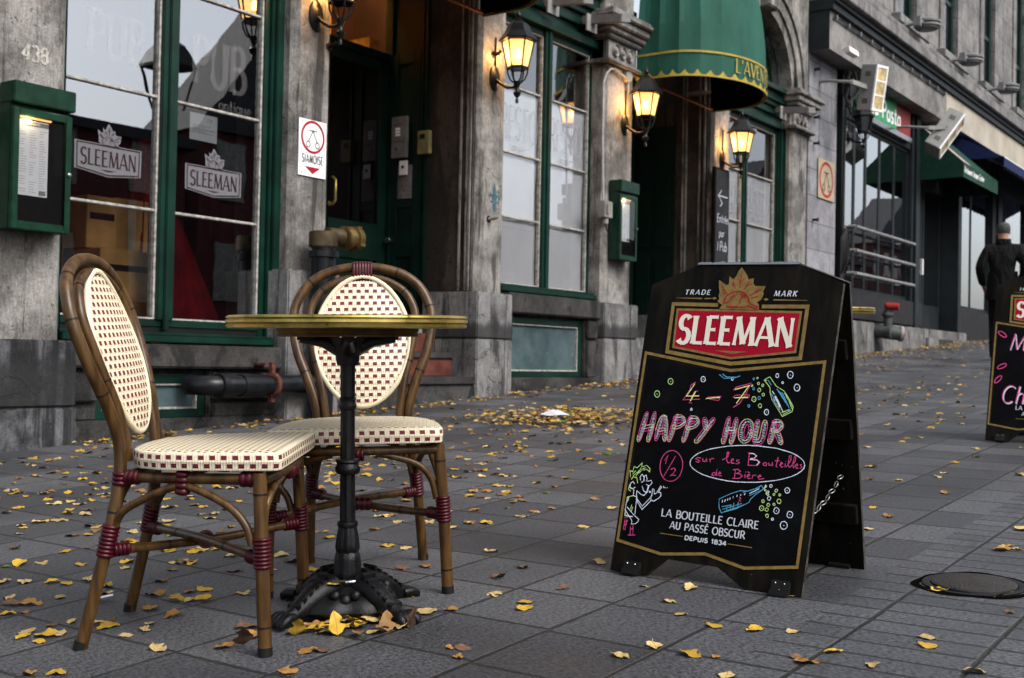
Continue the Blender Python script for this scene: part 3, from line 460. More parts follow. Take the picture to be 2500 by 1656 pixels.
d = t.mth('ADD', d, t.mth('MULTIPLY', t.mth('SUBTRACT', t.noise(t.co(), 4.5, 3), .5), .007)); joint = t.mth('SUBTRACT', 1.0, t.ramp(d, .0022, .0082))
cell = t.wn(t.comb(cx, row, strip))
spk = t.noise(t.map(t.co(), (1, .55, 1)), 150, 4, .8); spk2 = t.noise(t.co(), 330, 2, .8); blot = t.noise(t.co(), 1.1, 5, .6); blot2 = t.noise(t.co(), 7, 5, .65)
c = t.mix(t.ramp(spk, .39, .61), (.013, .0137, .0162), (.094, .0972, .1065))
c = t.mix(t.mth('MULTIPLY', t.ramp(spk2, .58, .70), .6), c, (.16, .16, .165))
c = t.mix(t.mth('MULTIPLY', t.ramp(cell, .1, .9), t.mth('SUBTRACT', .80, t.mth('MULTIPLY', strip, .40))), c, t.mix(1.0, c, (.40, .41, .44), 'MULTIPLY'))
c = t.mix(t.mth('MULTIPLY', t.ramp(blot, .42, .62), .6), c, t.mix(1.0, c, (.5, .5, .51), 'MULTIPLY'))
c = t.mix(t.mth('MULTIPLY', t.ramp(blot2, .55, .78), .35), c, (.016, .0155, .015))
gum = t.n('TexVoronoi'); t.set(gum.inputs['Vector'], t.co()); gum.inputs['Scale'].default_value = 5.5; gs = t.mth('MULTIPLY', t.mth('SUBTRACT', 1.0, t.ramp(gum.outputs['Distance'], .055, .085)), t.mth('GREATER_THAN', t.wn(t.map(gum.outputs['Position'], (9, 9, 9))), .72)); c = t.mix(t.mth('MULTIPLY', gs, .45), c, (.012, .012, .012))
drt = t.ramp(t.noise(t.map(t.co(), (1.4, 5, 1)), 2.2, 6, .7), .56, .72); c = t.mix(t.mth('MULTIPLY', drt, .5), c, (.018, .016, .014))
c = t.mix(t.mth('MULTIPLY', joint, .93), c, t.mix(t.ramp(t.noise(t.co(), 30, 3), .4, .6), (.003, .0028, .0025), (.010, .008, .006)))
h = t.mth('ADD', t.mth('MULTIPLY', spk, .10), t.mth('MULTIPLY', t.noise(t.co(), 22, 5), .22))
h = t.mth('ADD', h, t.mth('MULTIPLY', cell, .25)); h = t.mth('SUBTRACT', h, t.mth('MULTIPLY', joint, 1.1))
t.bump(h, .75, .0065)
M_pave = t.pr(c, t.mth('SUBTRACT', .64, t.mth('MULTIPLY', t.ramp(blot, .45, .7), .18)), spec=.40)
bm = MB()
nx_, ny_ = 40, 24
bm.add([(-60+200*i/nx_, -90+ 110*j/ny_, 0) for j in range(ny_+1) for i in range(nx_+1)], [(j*(nx_+1)+i, j*(nx_+1)+i+1, (j+1)*(nx_+1)+i+1, (j+1)*(nx_+1)+i) for j in range(ny_) for i in range(nx_)])
ground = bm.build('street_paving', M_pave); ground.matrix_world = Matrix((XG, YG, NG)).transposed().to_4x4(); ground['kind'] = 'structure'
# ------------------------------------------------------------------ the stone pub building
def gz(x): return SLOPE*x
pub = empty('stone_building', (3.6, 5.9, gz(3.6)), 'grey stone pub front with green painted windows, piers and two dark doorways', 'building')
def pier(x0, x1, y0, y1, z0, z1, ch=.035, groove=True, mat=M_pier, name='pier'):
    m = MB(); w = x1-x0
    pts = [(x0, y1), (x0, y0+ch), (x0+ch, y0)]
    if groove and w > .3:
        a, b = x0+w*.22, x1-w*.22
        pts += [(b-.006, y0), (b, y0+.006), (b+.006, y0)]
    pts += [(x1-ch, y0), (x1, y0+ch), (x1, y1)]
    m.prism(pts, lambda u, v, d: V((u, v, d)), z0, z1)
    return m.build(name, mat, pub, smooth=30)
def plinth(par, x0, x1, y0, y1, z1, band=None):
    m = MB(); z0 = gz(x0)-.2
    if band:
        m.box(x0, x1, y0, y1, band+.004, z1); m.box(x0-.003, x1+.003, y0-.004, y1, z0, band)
        m.box(x0+.004, x1-.004, y0+.005, y1, band-.006, band+.014)
    else: m.box(x0, x1, y0, y1, z0, z1)
    return m.build('plinth', {.43: M_plinthd, .50: M_plinthb[0], .92: M_plinthb[1], .98: M_plinthb[2]}.get(band, M_plinth), par, bevel=.018)
P1 = pier(2.2, 3.985, 5.93, 6.3, .6, 6.5); plinth(P1, 2.1, 4.05, 5.865, 6.3, .805, .43)
m = MB(); m.box(3.50, 3.515, 5.915, 5.935, .45, 6); m.build('joint_strip', M_reveal, P1)
P2 = pier(5.732, 6.115, 5.93, 6.5, .9, 6.5, ch=.05); plinth(P2, 5.665, 6.17, 5.87, 6.5, 1.335, .50)
P3 = pier(7.845, 8.225, 5.93, 6.466, 1.0, 6.5); plinth(P3, 7.79, 8.29, 5.868, 6.46, 1.31, .92)
P4 = pier(9.87, 10.42, 5.93, 6.6, 1.0, 6.5); plinth(P4, 9.82, 10.475, 5.868, 6.6, 1.325, .98)
P5 = pier(12.25, 12.70, 5.93, 6.9, .5, 6.5); plinth(P5, 12.2, 12.76, 5.868, 6.9, 1.33)
P6 = pier(14.55, 15.09, 5.93, 6.3, .6, 6.2); plinth(P6, 14.5, 15.12, 5.868, 6.3, 1.35)
# reveal of the doorways, stained, its stone colour also darkened for the recess shade (own stone face on the pier side)
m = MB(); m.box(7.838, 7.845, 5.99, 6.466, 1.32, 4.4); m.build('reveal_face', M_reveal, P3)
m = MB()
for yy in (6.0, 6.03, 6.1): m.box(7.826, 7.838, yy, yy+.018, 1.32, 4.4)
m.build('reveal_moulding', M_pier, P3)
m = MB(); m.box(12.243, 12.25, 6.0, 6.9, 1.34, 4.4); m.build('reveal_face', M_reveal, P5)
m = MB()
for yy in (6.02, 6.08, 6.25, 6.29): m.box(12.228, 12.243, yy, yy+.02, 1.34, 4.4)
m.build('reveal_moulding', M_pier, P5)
def capital(par, x0, x1, z0, z1, bosses=3):
    m = MB(); h = z1-z0
    for a, b, e in ((0, .04, .03), (.04, .09, .075), (.09, .14, .045), (.14, .52, .0), (.52, .60, .05), (.60, .70, .09), (.70, .84, .13), (.84, .93, .17), (.93, 1, .14)):
        m.box(x0-e, x1+e, 5.93-e-.012, 6.25, z0+h*a, z0+h*b)
    c = m.build('capital', M_pier, par, bevel=.012)
    m = MB(); zc = z0+h*.33
    for i in range(bosses):
        xc = x0+(x1-x0)*(i+1)/(bosses+1)
        m.lathe([(.0, -.030), (.022, -.028), (.03, -.012), (.048, -.012), (.056, -.028), (.064, -.012), (.066, .004)], 14, lambda p, xc=xc: V((xc+p.x, 5.918+p.z, zc+p.y)))
    m.build('boss', M_pier, c, smooth=50)
capital(P4, 9.87, 10.42, 3.63, 4.16); capital(P6, 14.57, 15.09, 3.80, 4.32); capital(P5, 12.27, 12.70, 3.80, 4.32)
# the wall over the openings, arch over the third window
def upper_wall():
    m = MB()
    m.box(3.0, 8.2, 6.0, 6.5, 4.9, 9.5); m.box(6.115, 7.845, 6.0, 6.5, 4.45, 4.9); m.box(8.2, 9.9, 6.02, 6.5, 5.4, 9.5); m.box(9.9, 12.72, 5.99, 6.5, 5.1, 9.5)
    m.box(15.0, 15.12, 5.99, 6.5, 4.3, 9.5)
    cx, cz, r = 13.65, 4.30, .88; n = 24
    top = [(12.72, 9.5), (15.0, 9.5)]
    po = [(12.72, 9.5), (12.72, cz)] + [(cx-r*math.cos(PI*i/n), cz+r*math.sin(PI*i/n)) for i in range(n+1)] + [(15.0, cz), (15.0, 9.5)]
    m.prism(po, lambda u, v, d: V((u, d, v)), 6.01, 6.5)
    return m.build('wall', M_pier, pub)
upper_wall()
m = MB(); cx, cz = 13.65, 4.30; n = 22
for k, (r0, r1, y0) in enumerate(((.86, 1.0, 5.93), (1.0, 1.16, 5.90), (1.16, 1.24, 5.87))):
    vs = []
    for i in range(n+1):
        a = PI*i/n
        for r in (r0, r1):
            for yy in (y0, 6.1): vs.append((cx-r*math.cos(a), yy, cz+r*math.sin(a)))
    fs = []
    for i in range(n):
        b = i*4; c = b+4
        fs += [(b, c, c+2, b+2), (b, b+1, c+1, c), (b+2, c+2, c+3, b+3)]
    m.add(vs, fs)
m.build('arch', M_pier, pub, smooth=35)
m = MB(); m.prism([(13.50, 5.14), (13.80, 5.14), (13.87, 5.62), (13.43, 5.62)], lambda u, v, d: V((u, d, v)), 5.80, 6.05); m.build('keystone', M_pier, pub, bevel=.015)
# ---- windows
def window(x0, x1, z0, z1, ztop, mull, bars, yg, glass, sillz, par=pub, jamb=.13, putty=True):
    """one two-leaf window: frame with stiles and sill, mullion, glazing bars and two panes"""
    f = MB()
    f.box(x0-.02, x0+.05, yg-.10, yg+.06, sillz+.06, ztop); f.box(x0+.05, x0+.09, yg-.045, yg+.06, sillz+.06, ztop)
    for a, b, e in ((0, .05, .03), (.05, .075, .055), (.075, jamb-.02, .085), (jamb-.02, jamb+.03, .11)): f.box(x1-jamb+a, x1-jamb+b, yg-e, yg+.06, sillz+.06, ztop)
    f.box(x0+.09, x1-jamb, yg-.03, yg+.06, z0-.048, z0)
    f.box(x0+.05, x1+.03, yg-.13, yg+.05, sillz, sillz+.042); f.box(x0+.05, x1+.015, yg-.10, yg+.05, sillz+.042, sillz+.06)
    f.box(x0-.02, x1+.05, yg-.10, yg+.06, ztop, ztop+.08)
    fr = f.build('window', M_green, par, bevel=.005)
    s = MB(); s.box(x0+.09, x1-jamb+.04, yg-.02, yg+.03, sillz+.061, z0-.049); s.build('sill_slot', M_black, fr)
    g = MB(); g.box(mull-.062, mull+.062, yg-.05, yg+.05, z0-.005, ztop); g.box(mull-.02, mull+.02, yg-.066, yg-.04, z0-.07, ztop); g.build('mullion', M_green, fr, bevel=.006)
    b = MB(); L0, L1, R0, R1 = x0+.09, mull-.062, mull+.062, x1-jamb
    for z in bars:
        for a, c in ((L0, L1), (R0, R1)): MB().box(a, c, yg-.016, yg+.014, z-.009, z+.009).build('glazing_bar', M_bead, fr, bevel=.004)
    b = MB()
    for a, c in ((L0, L1), (R0, R1)):
        b.box(c-.014, c, yg-.022, yg+.01, z0, z1); b.box(a, c-.014, yg-.022, yg+.01, z0, z0+.010); b.box(a, a+.008, yg-.022, yg+.01, z0, z1)
        b.box(a+.008, c-.014, yg-.022, yg+.01, z1-.012, z1)
    b.build('putty_line', M_bead, fr)
    b = MB()
    for a, c in ((L0, L1), (R0, R1)): b.box(a+.012, c-.016, yg-.03, yg+.02, z1, ztop)
    b.build('top_rail', M_green, fr)
    for a, c in ((L0, L1), (R0, R1)):
        q = MB(); q.poly([(a, yg+.004, z0), (c, yg+.004, z0), (c, yg+.004, z1), (a, yg+.004, z1)]); q.build('pane', glass, fr)
    return fr
win1 = window(3.985, 5.80, .957, 4.40, 4.5, 4.812, (1.636, 2.347, 3.058, 3.769), 6.12, M_glass, .812, jamb=.20)
win2 = window(8.24, 9.97, 1.425, 3.735, 3.80, 9.083, (2.018, 2.592, 3.182), 6.12, M_glassp, 1.352, jamb=.14)
win3 = window(12.72, 14.55, 1.45, 3.735, 3.80, 13.45, (1.95, 2.502, 3.125), 6.12, M_glassp, 1.37, jamb=.16)
def entablature(x0, x1, z0, z1):
    m = MB(); h = z1-z0
    for a, b, e in ((0, .18, .04), (.18, .30, .08), (.30, .42, .06), (.42, .55, .10), (.55, .62, .14), (.62, .85, .11), (.85, 1, .17)): m.box(x0, x1, 6.12-e, 6.3, z0+h*a, z0+h*b)
    return m.build('entablature', M_green, pub, bevel=.006)
entablature(8.225, 9.87, 3.88, 4.36); entablature(12.70, 14.56, 3.88, 4.30)
m = MB(); m.box(8.225, 9.87, 6.10, 6.16, 4.36, 5.4)
m.build('top_light', M_green, pub)
m = MB(); m.poly([(8.4, 6.095, 4.42), (8.98, 6.095, 4.42), (8.98, 6.095, 5.3), (8.4, 6.095, 5.3)]); m.poly([(9.14, 6.095, 4.42), (9.76, 6.095, 4.42), (9.76, 6.095, 5.3), (9.14, 6.095, 5.3)]); m.build('pane', M_glass2, bpy.data.objects['top_light'])
m = MB(); m.box(12.72, 14.56, 6.20, 6.26, 4.30, 5.3); fl = m.build('fan_light', M_green, pub)
m = MB()
for i in range(1, 8):
    a = PI*i/8; m.obox((13.65-.44*math.cos(a), 6.19, 4.30+.44*math.sin(a)), (-.42*math.cos(a), 0, .42*math.sin(a)), (0, .012, 0), (.015*math.sin(a), 0, .015*math.cos(a)))
m.build('fan_bar', M_green, fl)
# sills and the basement band
def sill(x0, x1, z0, z1):
    m = MB(); m.box(x0, x1, 5.90, 6.25, z0, z1); return m.build('sill', M_sill, pub, bevel=.012)
sill(4.055, 5.66, .655, .80); sill(8.295, 9.815, 1.16, 1.335); sill(12.765, 14.49, 1.2, 1.36)
def basement(x0, x1, w0, w1, zb, zt, ztop, frosted=True):
    m = MB(); zg = gz(x0)-.2
    m.box(x0, w0, 5.96, 6.25, zb, ztop); m.box(w1, x1, 5.96, 6.25, zb, ztop); m.box(x0, x1, 5.93, 6.25, zg, zb)
    m.box(w1+.02, x1-.02, 5.925, 5.96, zt-.16, zt+.01); m.box(w1+.03, x1-.03, 5.935, 5.96, zb, zt-.18)
    m.box(x0+.012, w0-.015, 5.925, 5.96, zt-.16, zt+.01); m.box(w0, w1, 5.99, 6.2, zt+.002, ztop)
    w = m.build('basement_wall', M_base, pub, bevel=.01)
    f = MB(); e = .055
    f.box(w0, w0+e, 5.985, 6.1, zb, zt); f.box(w1-e, w1, 5.985, 6.1, zb, zt); f.box(w0+e, w1-e, 5.985, 6.1, zb, zb+e); f.box(w0+e, w1-e, 5.985, 6.1, zt-e, zt)
    fr = f.build('basement_window', M_green, pub, bevel=.004)
    b = MB(); i = e+.012
    b.box(w0+e, w0+i, 5.995, 6.08, zb+e, zt-e); b.box(w1-i, w1-e, 5.995, 6.08, zb+e, zt-e); b.box(w0+i, w1-i, 5.995, 6.08, zb+e, zb+i); b.box(w0+i, w1-i, 5.995, 6.08, zt-i, zt-e)
    b.build('putty_line', M_bead, fr)
    q = MB(); q.box(w0+i, w1-i, 6.02, 6.03, zb+i, zt-i); q.build('pane', M_blind, fr)
t = NT('painted_over_glass'); f_ = t.noise(t.co(), 4, 6, .6); sc_ = t.ramp(t.noise(t.map(t.co(), (18, 1, 5), rot=(0, .5, 0)), 1.6, 3), .70, .74)
M_blind = t.pr(t.mix(t.mth('MULTIPLY', sc_, .5), t.mix(t.ramp(f_, .3, .7), (.024, .042, .047), (.060, .092, .100)), (.30, .32, .32)), .4, spec=.3)
basement(4.05, 5.66, 4.25, 5.07, .345, .615, .655); basement(8.29, 9.82, 8.40, 9.60, .60, 1.13, 1.16); basement(12.75, 14.5, 12.9, 14.2, .8, 1.15, 1.2)
# ---- doorways
def room(name, x0, x1, y0, y1, z0, z1, mat):
    m = MB(); vs = [(x, y, z) for z in (z0, z1) for y in (y0, y1) for x in (x0, x1)]
    m.add(vs, [(2, 6, 7, 3), (0, 1, 3, 2), (4, 6, 7, 5), (0, 2, 6, 4), (1, 5, 7, 3)]); return m.build(name, mat, pub)
room('bar_room', 2.4, 5.95, 6.22, 9.5, .6, 4.7, M_room)
room('dining_room', 8.1, 10.0, 6.22, 8.5, 1.2, 4.4, M_room); room('dining_room', 12.6, 14.7, 6.3, 8.5, 1.2, 4.2, M_room)
M_orange = plain('orange_lobby_wall', (.62, .27, .025), .8, var=.1, dim=1)
M_halfshadegreen = plain('half_shaded_door_green', (.0016, .020, .0135), .42, var=.3, scale=5)  # the green paint darkened part way, doorway shade put into its colour
def door_leaf(x0, x1, y, z0, z1, gz0, gz1):
    m = MB(); e = .10
    m.box(x0, x0+e, y, y+.05, z0, z1); m.box(x1-e, x1, y, y+.05, z0, z1); m.box(x0+e, x1-e, y, y+.05, gz1, z1); m.box(x0+e, x1-e, y, y+.05, gz0-.32, gz0)
    m.box(x0+e, x1-e, y, y+.05, z0, z0+.14); m.box(x0+e, x1-e, y+.018, y+.05, z0+.14, gz0-.32)
    m.box(x0+e+.05, x1-e-.05, y+.006, y+.02, z0+.2, gz0-.38); m.box(x0+e, x1-e, y+.008, y+.02, gz0-.19, gz0-.17)
    d = m.build('door', M_halfshadegreen, pub, bevel=.006)
    q = MB(); q.poly([(x0+e, y+.02, gz0), (x1-e, y+.02, gz0), (x1-e, y+.02, gz1), (x0+e, y+.02, gz1)]); q.build('door_pane', M_glass2, d)
    return d
ZD1 = .92
M_shadegreen = plain('shaded_door_green', (.0016, .018, .012), .5, var=.3, scale=5)  # darkest copy of the green paint, recess shade put into the colour
d1 = door_leaf(6.98, 7.80, 6.90, ZD1, 3.33, 1.90, 3.24)
m = MB(); m.tube([(7.09, 6.86, 2.0), (7.085, 6.82, 2.03), (7.085, 6.82, 2.20), (7.09, 6.86, 2.23)], .012, 8); m.lathe([(.0, 0), (.02, .004), (.022, .01), (.015, .02)], 10, lambda p: V((7.09+p.x, 6.90-p.z, 2.01+p.y)))
m.build('door_handle', M_brass, d1, smooth=50)
m = MB(); m.box(5.9, 6.98, 6.9, 6.96, ZD1, 4.4); m.box(6.98, 7.83, 6.88, 6.96, 3.33, 3.40); m.box(7.80, 7.845, 6.86, 6.95, ZD1, 4.0); m.box(6.98, 7.83, 6.88, 6.96, 3.98, 4.5); m.build('door_frame', M_halfshadegreen, pub, bevel=.005)
q = MB(); q.poly([(6.98, 6.92, 3.40), (7.8, 6.92, 3.40), (7.8, 6.92, 3.98), (6.98, 6.92, 3.98)]); q.build('transom_pane', M_glass2, pub)
m = MB(); m.box(6.0, 8.3, 7.9, 7.95, 3.0, 4.6); m.box(8.25, 8.3, 6.97, 7.9, 3.0, 4.6); m.box(5.95, 6.0, 6.97, 7.9, 3.0, 4.6); m.build('lobby_wall', M_orange, pub)
m = MB(); m.box(6.0, 8.25, 6.97, 7.9, 4.6, 4.64); m.box(7.98, 8.25, 7.3, 7.85, 3.39, 3.66); m.box(6.0, 8.25, 6.965, 7.9, 3.345, 3.385); m.build('lobby_ceiling_and_baffle', M_wood, pub)  # ceiling, wood box, and a low panel added to block the lobby's orange light
for xx, zz in ((7.86, 3.50), (7.95, 3.57)):
    m = MB(); m.lathe([(.0, -.028), (.02, -.02), (.028, 0), (.02, .02), (0, .028)], 10, lambda p: V((xx+p.x, 7.5+p.y, zz+p.z))); m.build('lobby_bulb', M_bulb, pub, smooth=60)
l = bpy.data.lights.new('lobby_light', 'POINT'); l.energy = 75; l.color = (1, .58, .2); l.shadow_soft_size = .12
lo = bpy.data.objects.new('lobby_light', l); COL.objects.link(lo); lo.location = V((7.35, 7.10, 4.45))-pub.location; lo.parent = pub
# narrow side door in the doorway, its face looking down the street
m = MB(); X = 7.832
m.box(X, X+.05, 6.466, 6.90, 1.0, 4.4); m.box(X-.02, X, 6.468, 6.50, 1.0, 4.4); m.box(X-.012, X, 6.52, 6.55, 1.0, 4.4); m.box(X-.016, X, 6.55, 6.62, 1.02, 3.4); m.box(X-.016, X, 6.80, 6.88, 1.02, 3.4)
for a, b in ((1.02, 1.12), (1.62, 1.84), (2.05, 2.12), (3.3, 3.4)): m.box(X-.014, X, 6.62, 6.80, a, b)
m.box(X-.008, X, 6.65, 6.77, 1.18, 1.56)
sd = m.build('side_door', M_shadegreen, pub, bevel=.004)
m = MB(); m.lathe([(.012, 0), (.012, .03), (.028, .036), (.034, .05), (.028, .066), (0, .07)], 14, lambda p: V((X-.016-p.z, 6.835+p.x, 1.765+p.y))); m.build('door_knob', M_steel, sd, smooth=50)
m = MB(); m.box(X-.012, X-.004, 6.63, 6.79, 2.13, 2.42); m.build('notice', M_pier, sd)
m = MB()
for zz in (2.14, 3.05): m.box(X-.03, X-.016, 6.868, 6.885, zz, zz+.12)
m.build('hinge', M_bead, sd)
# steps of the first doorway
m = MB(); m.box(6.17, 7.79, 5.90, 6.9, .1, .545); m.build('step', M_base, pub, bevel=.008)
m = MB(); m.box(6.17, 7.79, 5.875, 6.3, .545, .605); m.build('step_slab', M_sill, pub, bevel=.006)
m = MB(); m.box(6.17, 7.785, 6.12, 6.9, .606, .75); m.build('step_riser', M_tile, pub, bevel=.004)
m = MB(); m.box(6.17, 7.785, 6.10, 6.42, .751, .80); m.build('step_slab', M_sill, pub, bevel=.006)
m = MB(); m.box(6.17, 7.785, 6.34, 6.95, .801, .96); m.build('step_riser', M_tile, pub, bevel=.004)
m = MB(); m.box(5.9, 7.85, 6.965, 9, .8, .93); m.box(5.9, 7.85, 9, 9.1, .8, 3.4); m.build('lobby_floor', M_room, pub)
# second doorway
m = MB(); m.box(10.42, 12.25, 6.95, 7.02, .9, 4.9); m.box(11.2, 12.2, 6.91, 6.95, 1.1, 3.4)
dd = m.build('door', M_shadegreen, pub)
m = MB()
for a in (11.25, 11.72): m.box(a, a+.40, 6.885, 6.91, 1.2, 2.0); m.box(a, a+.40, 6.885, 6.91, 2.15, 3.3)
m.build('door_panel', M_shadegreen, dd, bevel=.012)
m = MB(); X = 12.236; m.box(X-.004, X+.02, 6.40, 6.95, .95, 3.5); m.box(X-.02, X-.004, 6.46, 6.64, 1.2, 2.0); m.box(X-.02, X-.004, 6.46, 6.64, 2.1, 3.3); m.box(X-.02, X-.004, 6.71, 6.89, 1.2, 2.0); m.box(X-.02, X-.004, 6.71, 6.89, 2.1, 3.3); m.build('side_door', M_shadegreen, pub, bevel=.006)
m = MB(); m.box(10.47, 12.2, 5.90, 7.0, .3, .90); m.box(10.47, 12.2, 6.2, 7.0, .90, 1.02); m.build('step', M_conc, pub, bevel=.01)
# marks on the piers
m = MB(); text(m, '438', facade(3.70, 2.335, 5.927), .085, weight=.2, thin=.6); m.build('house_number', plain('worn_number_paint', (.62, .60, .54), .8, var=.35, scale=60), P1)
fx_, fz_ = 8.075, 2.08
m = MB(); F = facade(fx_, fz_, 5.927)
m.poly([F(*p) for p in ((0, .17), (.022, .11), (.024, .06), (.010, .01), (-.010, .01), (-.024, .06), (-.022, .11))])
m.poly([F(*p) for p in ((-.06, -.005), (.06, -.005), (.06, .008), (-.06, .008))])
for s in (-1, 1): m.ribbon([(s*.012, .0), (s*.03, .05), (s*.058, .062), (s*.075, .04), (s*.07, .022)], [.012, .018, .02, .014, .006], F); m.ribbon([(s*.008, -.01), (s*.02, -.045), (s*.034, -.05)], [.012, .012, .006], F)
m.poly([F(*p) for p in ((0, -.10), (.012, -.05), (.008, -.01), (-.008, -.01), (-.012, -.05))])
m.build('painted_lily_mark', plain('faded_blue_paint', (.075, .17, .21), .85, var=.45, scale=40), P3)
# ------------------------------------------------------------------ window films, papers and what stands behind the panes
def logo_film(x, z, k, par):
    F = lambda u, v: V((x+u*k, 6.1195, z+v*k)); G_ = lambda u, v: V((x+u*k, 6.1175, z+v*k))
    m = MB(); m.poly([F(u/1000+.012, v/1000-.69) for u, v in ART['logo_frame'][1:6][::-1]])
    m.build('etched_logo', M_frost, par)
    m = MB(); m.poly([F(u/1000+.012, v/1000-.69) for u, v in ART['leaf']]); m.build('etched_leaf', M_frost, par)
    m = MB(); inner = [(u/1000*.93+.011, (v/1000-.69)*.90+.0) for u, v in ART['logo_frame'][1:6]]
    m.ribbon(inner, .006, G_, closed=True); text(m, 'SLEEMAN', G_, .082, -.165, -.042, width=.33, weight=.13, thin=.6)
    for v in ART['veins']+ART['beaver']: m.ribbon([(u/1000+.012, w/1000-.69) for u, w in v], .003, G_)
    m.poly([G_(u/1000+.012, v/1000-.69) for u, v in ART['chev']])
    m.build('etched_lettering', M_lettd, par)
M_lettd = plain('clear_letter_dark', (.035, .012, .012), .4)
logo_film(4.405, 1.905, 1.18, win1); logo_film(5.215, 1.885, 1.18, win1)
m = MB(); G1 = facade(4.24, 2.52, 6.1185); text(m, 'PUB', G1, .26, width=.40, weight=.15, thin=.6); m.build('faint_lettering', M_ghost, win1); m = MB()
G1 = facade(5.02, 2.50, 6.1185); text(m, 'PUB', G1, .30, width=.44, weight=.15, thin=.6); text(m, 'antique', G1, .08, .22, -.14, weight=.13)
m.build('faint_lettering', M_ghost, win1)
m = MB(); m.box(5.02, 5.245, 6.135, 6.137, 2.135, 2.31); pw = tag(m.build('paper_notice', M_paper), 'small white printed notice taped inside the big pub window', 'notice')
m = MB(); G1 = facade(5.02, 2.135, 6.1335)
for i in range(5): m.ribbon([(.02, .05+.012*i), (.02+(.17, .12, .18, .10, .15)[i], .05+.012*i)], .004, G1)
text(m, '2012', G1, .02, .14, .13, weight=.16); m.build('print', M_ghostk, pw)
# drape and cartons behind the first window
m = MB(); n = 26
vs = []
for j in range(9):
    w = j/8; z = 2.15-1.35*w; xa, xb = 4.93-.16*w, 5.06+.66*w**1.1
    for i in range(n+1):
        s = i/n; vs.append((xa+(xb-xa)*s, 6.52+.035*math.sin(s*21+w*2), z))
m.add(vs, [(j*(n+1)+i, j*(n+1)+i+1, (j+1)*(n+1)+i+1, (j+1)*(n+1)+i) for j in range(8) for i in range(n)])
tag(m.build('drape', M_drape, smooth=60), 'dark red cloth hanging in folds behind the right leaf of the big pub window', 'drape')
m = MB(); vs = []
for j in range(5):
    z = 2.3-1.5*j/4
    for i in range(41): vs.append((3.7+.75*i/40, 6.62+.03*math.sin(i*1.1), z))
m.add(vs, [(j*41+i, j*41+i+1, (j+1)*41+i+1, (j+1)*41+i) for j in range(4) for i in range(40)])
tag(m.build('drape', M_drape, smooth=60), 'wide dark red curtain behind the left leaf of the pub window', 'drape')
def carton(x, y, z, w, d, h, label, slot=False):
    o = empty('cardboard_box', (x, y, z), label, 'box', 'cardboard boxes stacked behind the pub window')
    m = MB(); m.box(x-w/2, x+w/2, y-d/2, y+d/2, z, z+h); m.build('box_body', M_cartonl, o, bevel=.004)
    m = MB(); m.box(x-w/2+.02, x+w/2-.02, y-d/2-.003, y-d/2-.001, z+h*.55, z+h*.68) if slot else m.box(x-.03, x+.03, y-d/2-.003, y-d/2-.001, z, z+h)
    m.build('print_band', M_black if slot else M_pipingc, o)
carton(4.68, 6.45, .75, .42, .3, .34, 'lowest cardboard box of the stack behind the pub window'); carton(4.70, 6.45, 1.09, .40, .28, .30, 'cardboard box with a black band, second from the bottom of the stack', True)
carton(4.86, 6.62, 1.40, .26, .26, .34, 'plain tan cardboard box near the top right of the window stack'); carton(4.62, 6.60, 1.40, .22, .26, .33, 'narrow cardboard box at the top left of the window stack', True); carton(5.22, 6.40, .78, .34, .22, .14, 'low flat cardboard box on the floor right of the window mullion')
# white papers behind the other windows
def papers(win, x0, x1, z0, z1, which, txt, xt, wt, zt):
    m = MB(); n = 14; vs = []
    for j in range(9):
        for i in range(n+1): vs.append((x0+(x1-x0)*i/n, 6.150+.004*math.sin(i*.9+j*.7)+.003*math.sin(j*2.1), z0+(z1-z0)*j/8))
    m.add(vs, [(j*(n+1)+i, j*(n+1)+i+1, (j+1)*(n+1)+i+1, (j+1)*(n+1)+i) for j in range(8) for i in range(n)])
    p = tag(m.build('window_paper', M_paper, smooth=60), f'white paper sheet covering the {which}', 'paper sheet')
    m = MB(); G1 = facade(xt, zt, 6.1185); text(m, txt, G1, .30, width=wt, weight=.062, thin=.5, flare=1.3)
    m.ribbon([(wt*.3, -.06), (wt*.75, -.06)], .012, G1); text(m, 'antique', G1, .05, wt*.3, -.10, weight=.13); m.build('faint_lettering', M_ghostk, win)
papers(win2, 8.34, 9.05, 1.425, 3.165, 'left leaf of the window between the two doorways', 'RESTO', 8.42, .56, 2.72)
papers(win2, 9.12, 9.845, 1.425, 3.165, 'right leaf of the window between the two doorways', 'RESTO', 9.19, .56, 2.72)
papers(win3, 12.82, 13.38, 1.45, 3.11, 'left leaf of the window under the arch', 'RESTO', 12.84, .50, 2.66)
papers(win3, 13.51, 14.39, 1.45, 3.11, 'right leaf of the window under the arch', 'RESTO', 13.62, .66, 2.66)
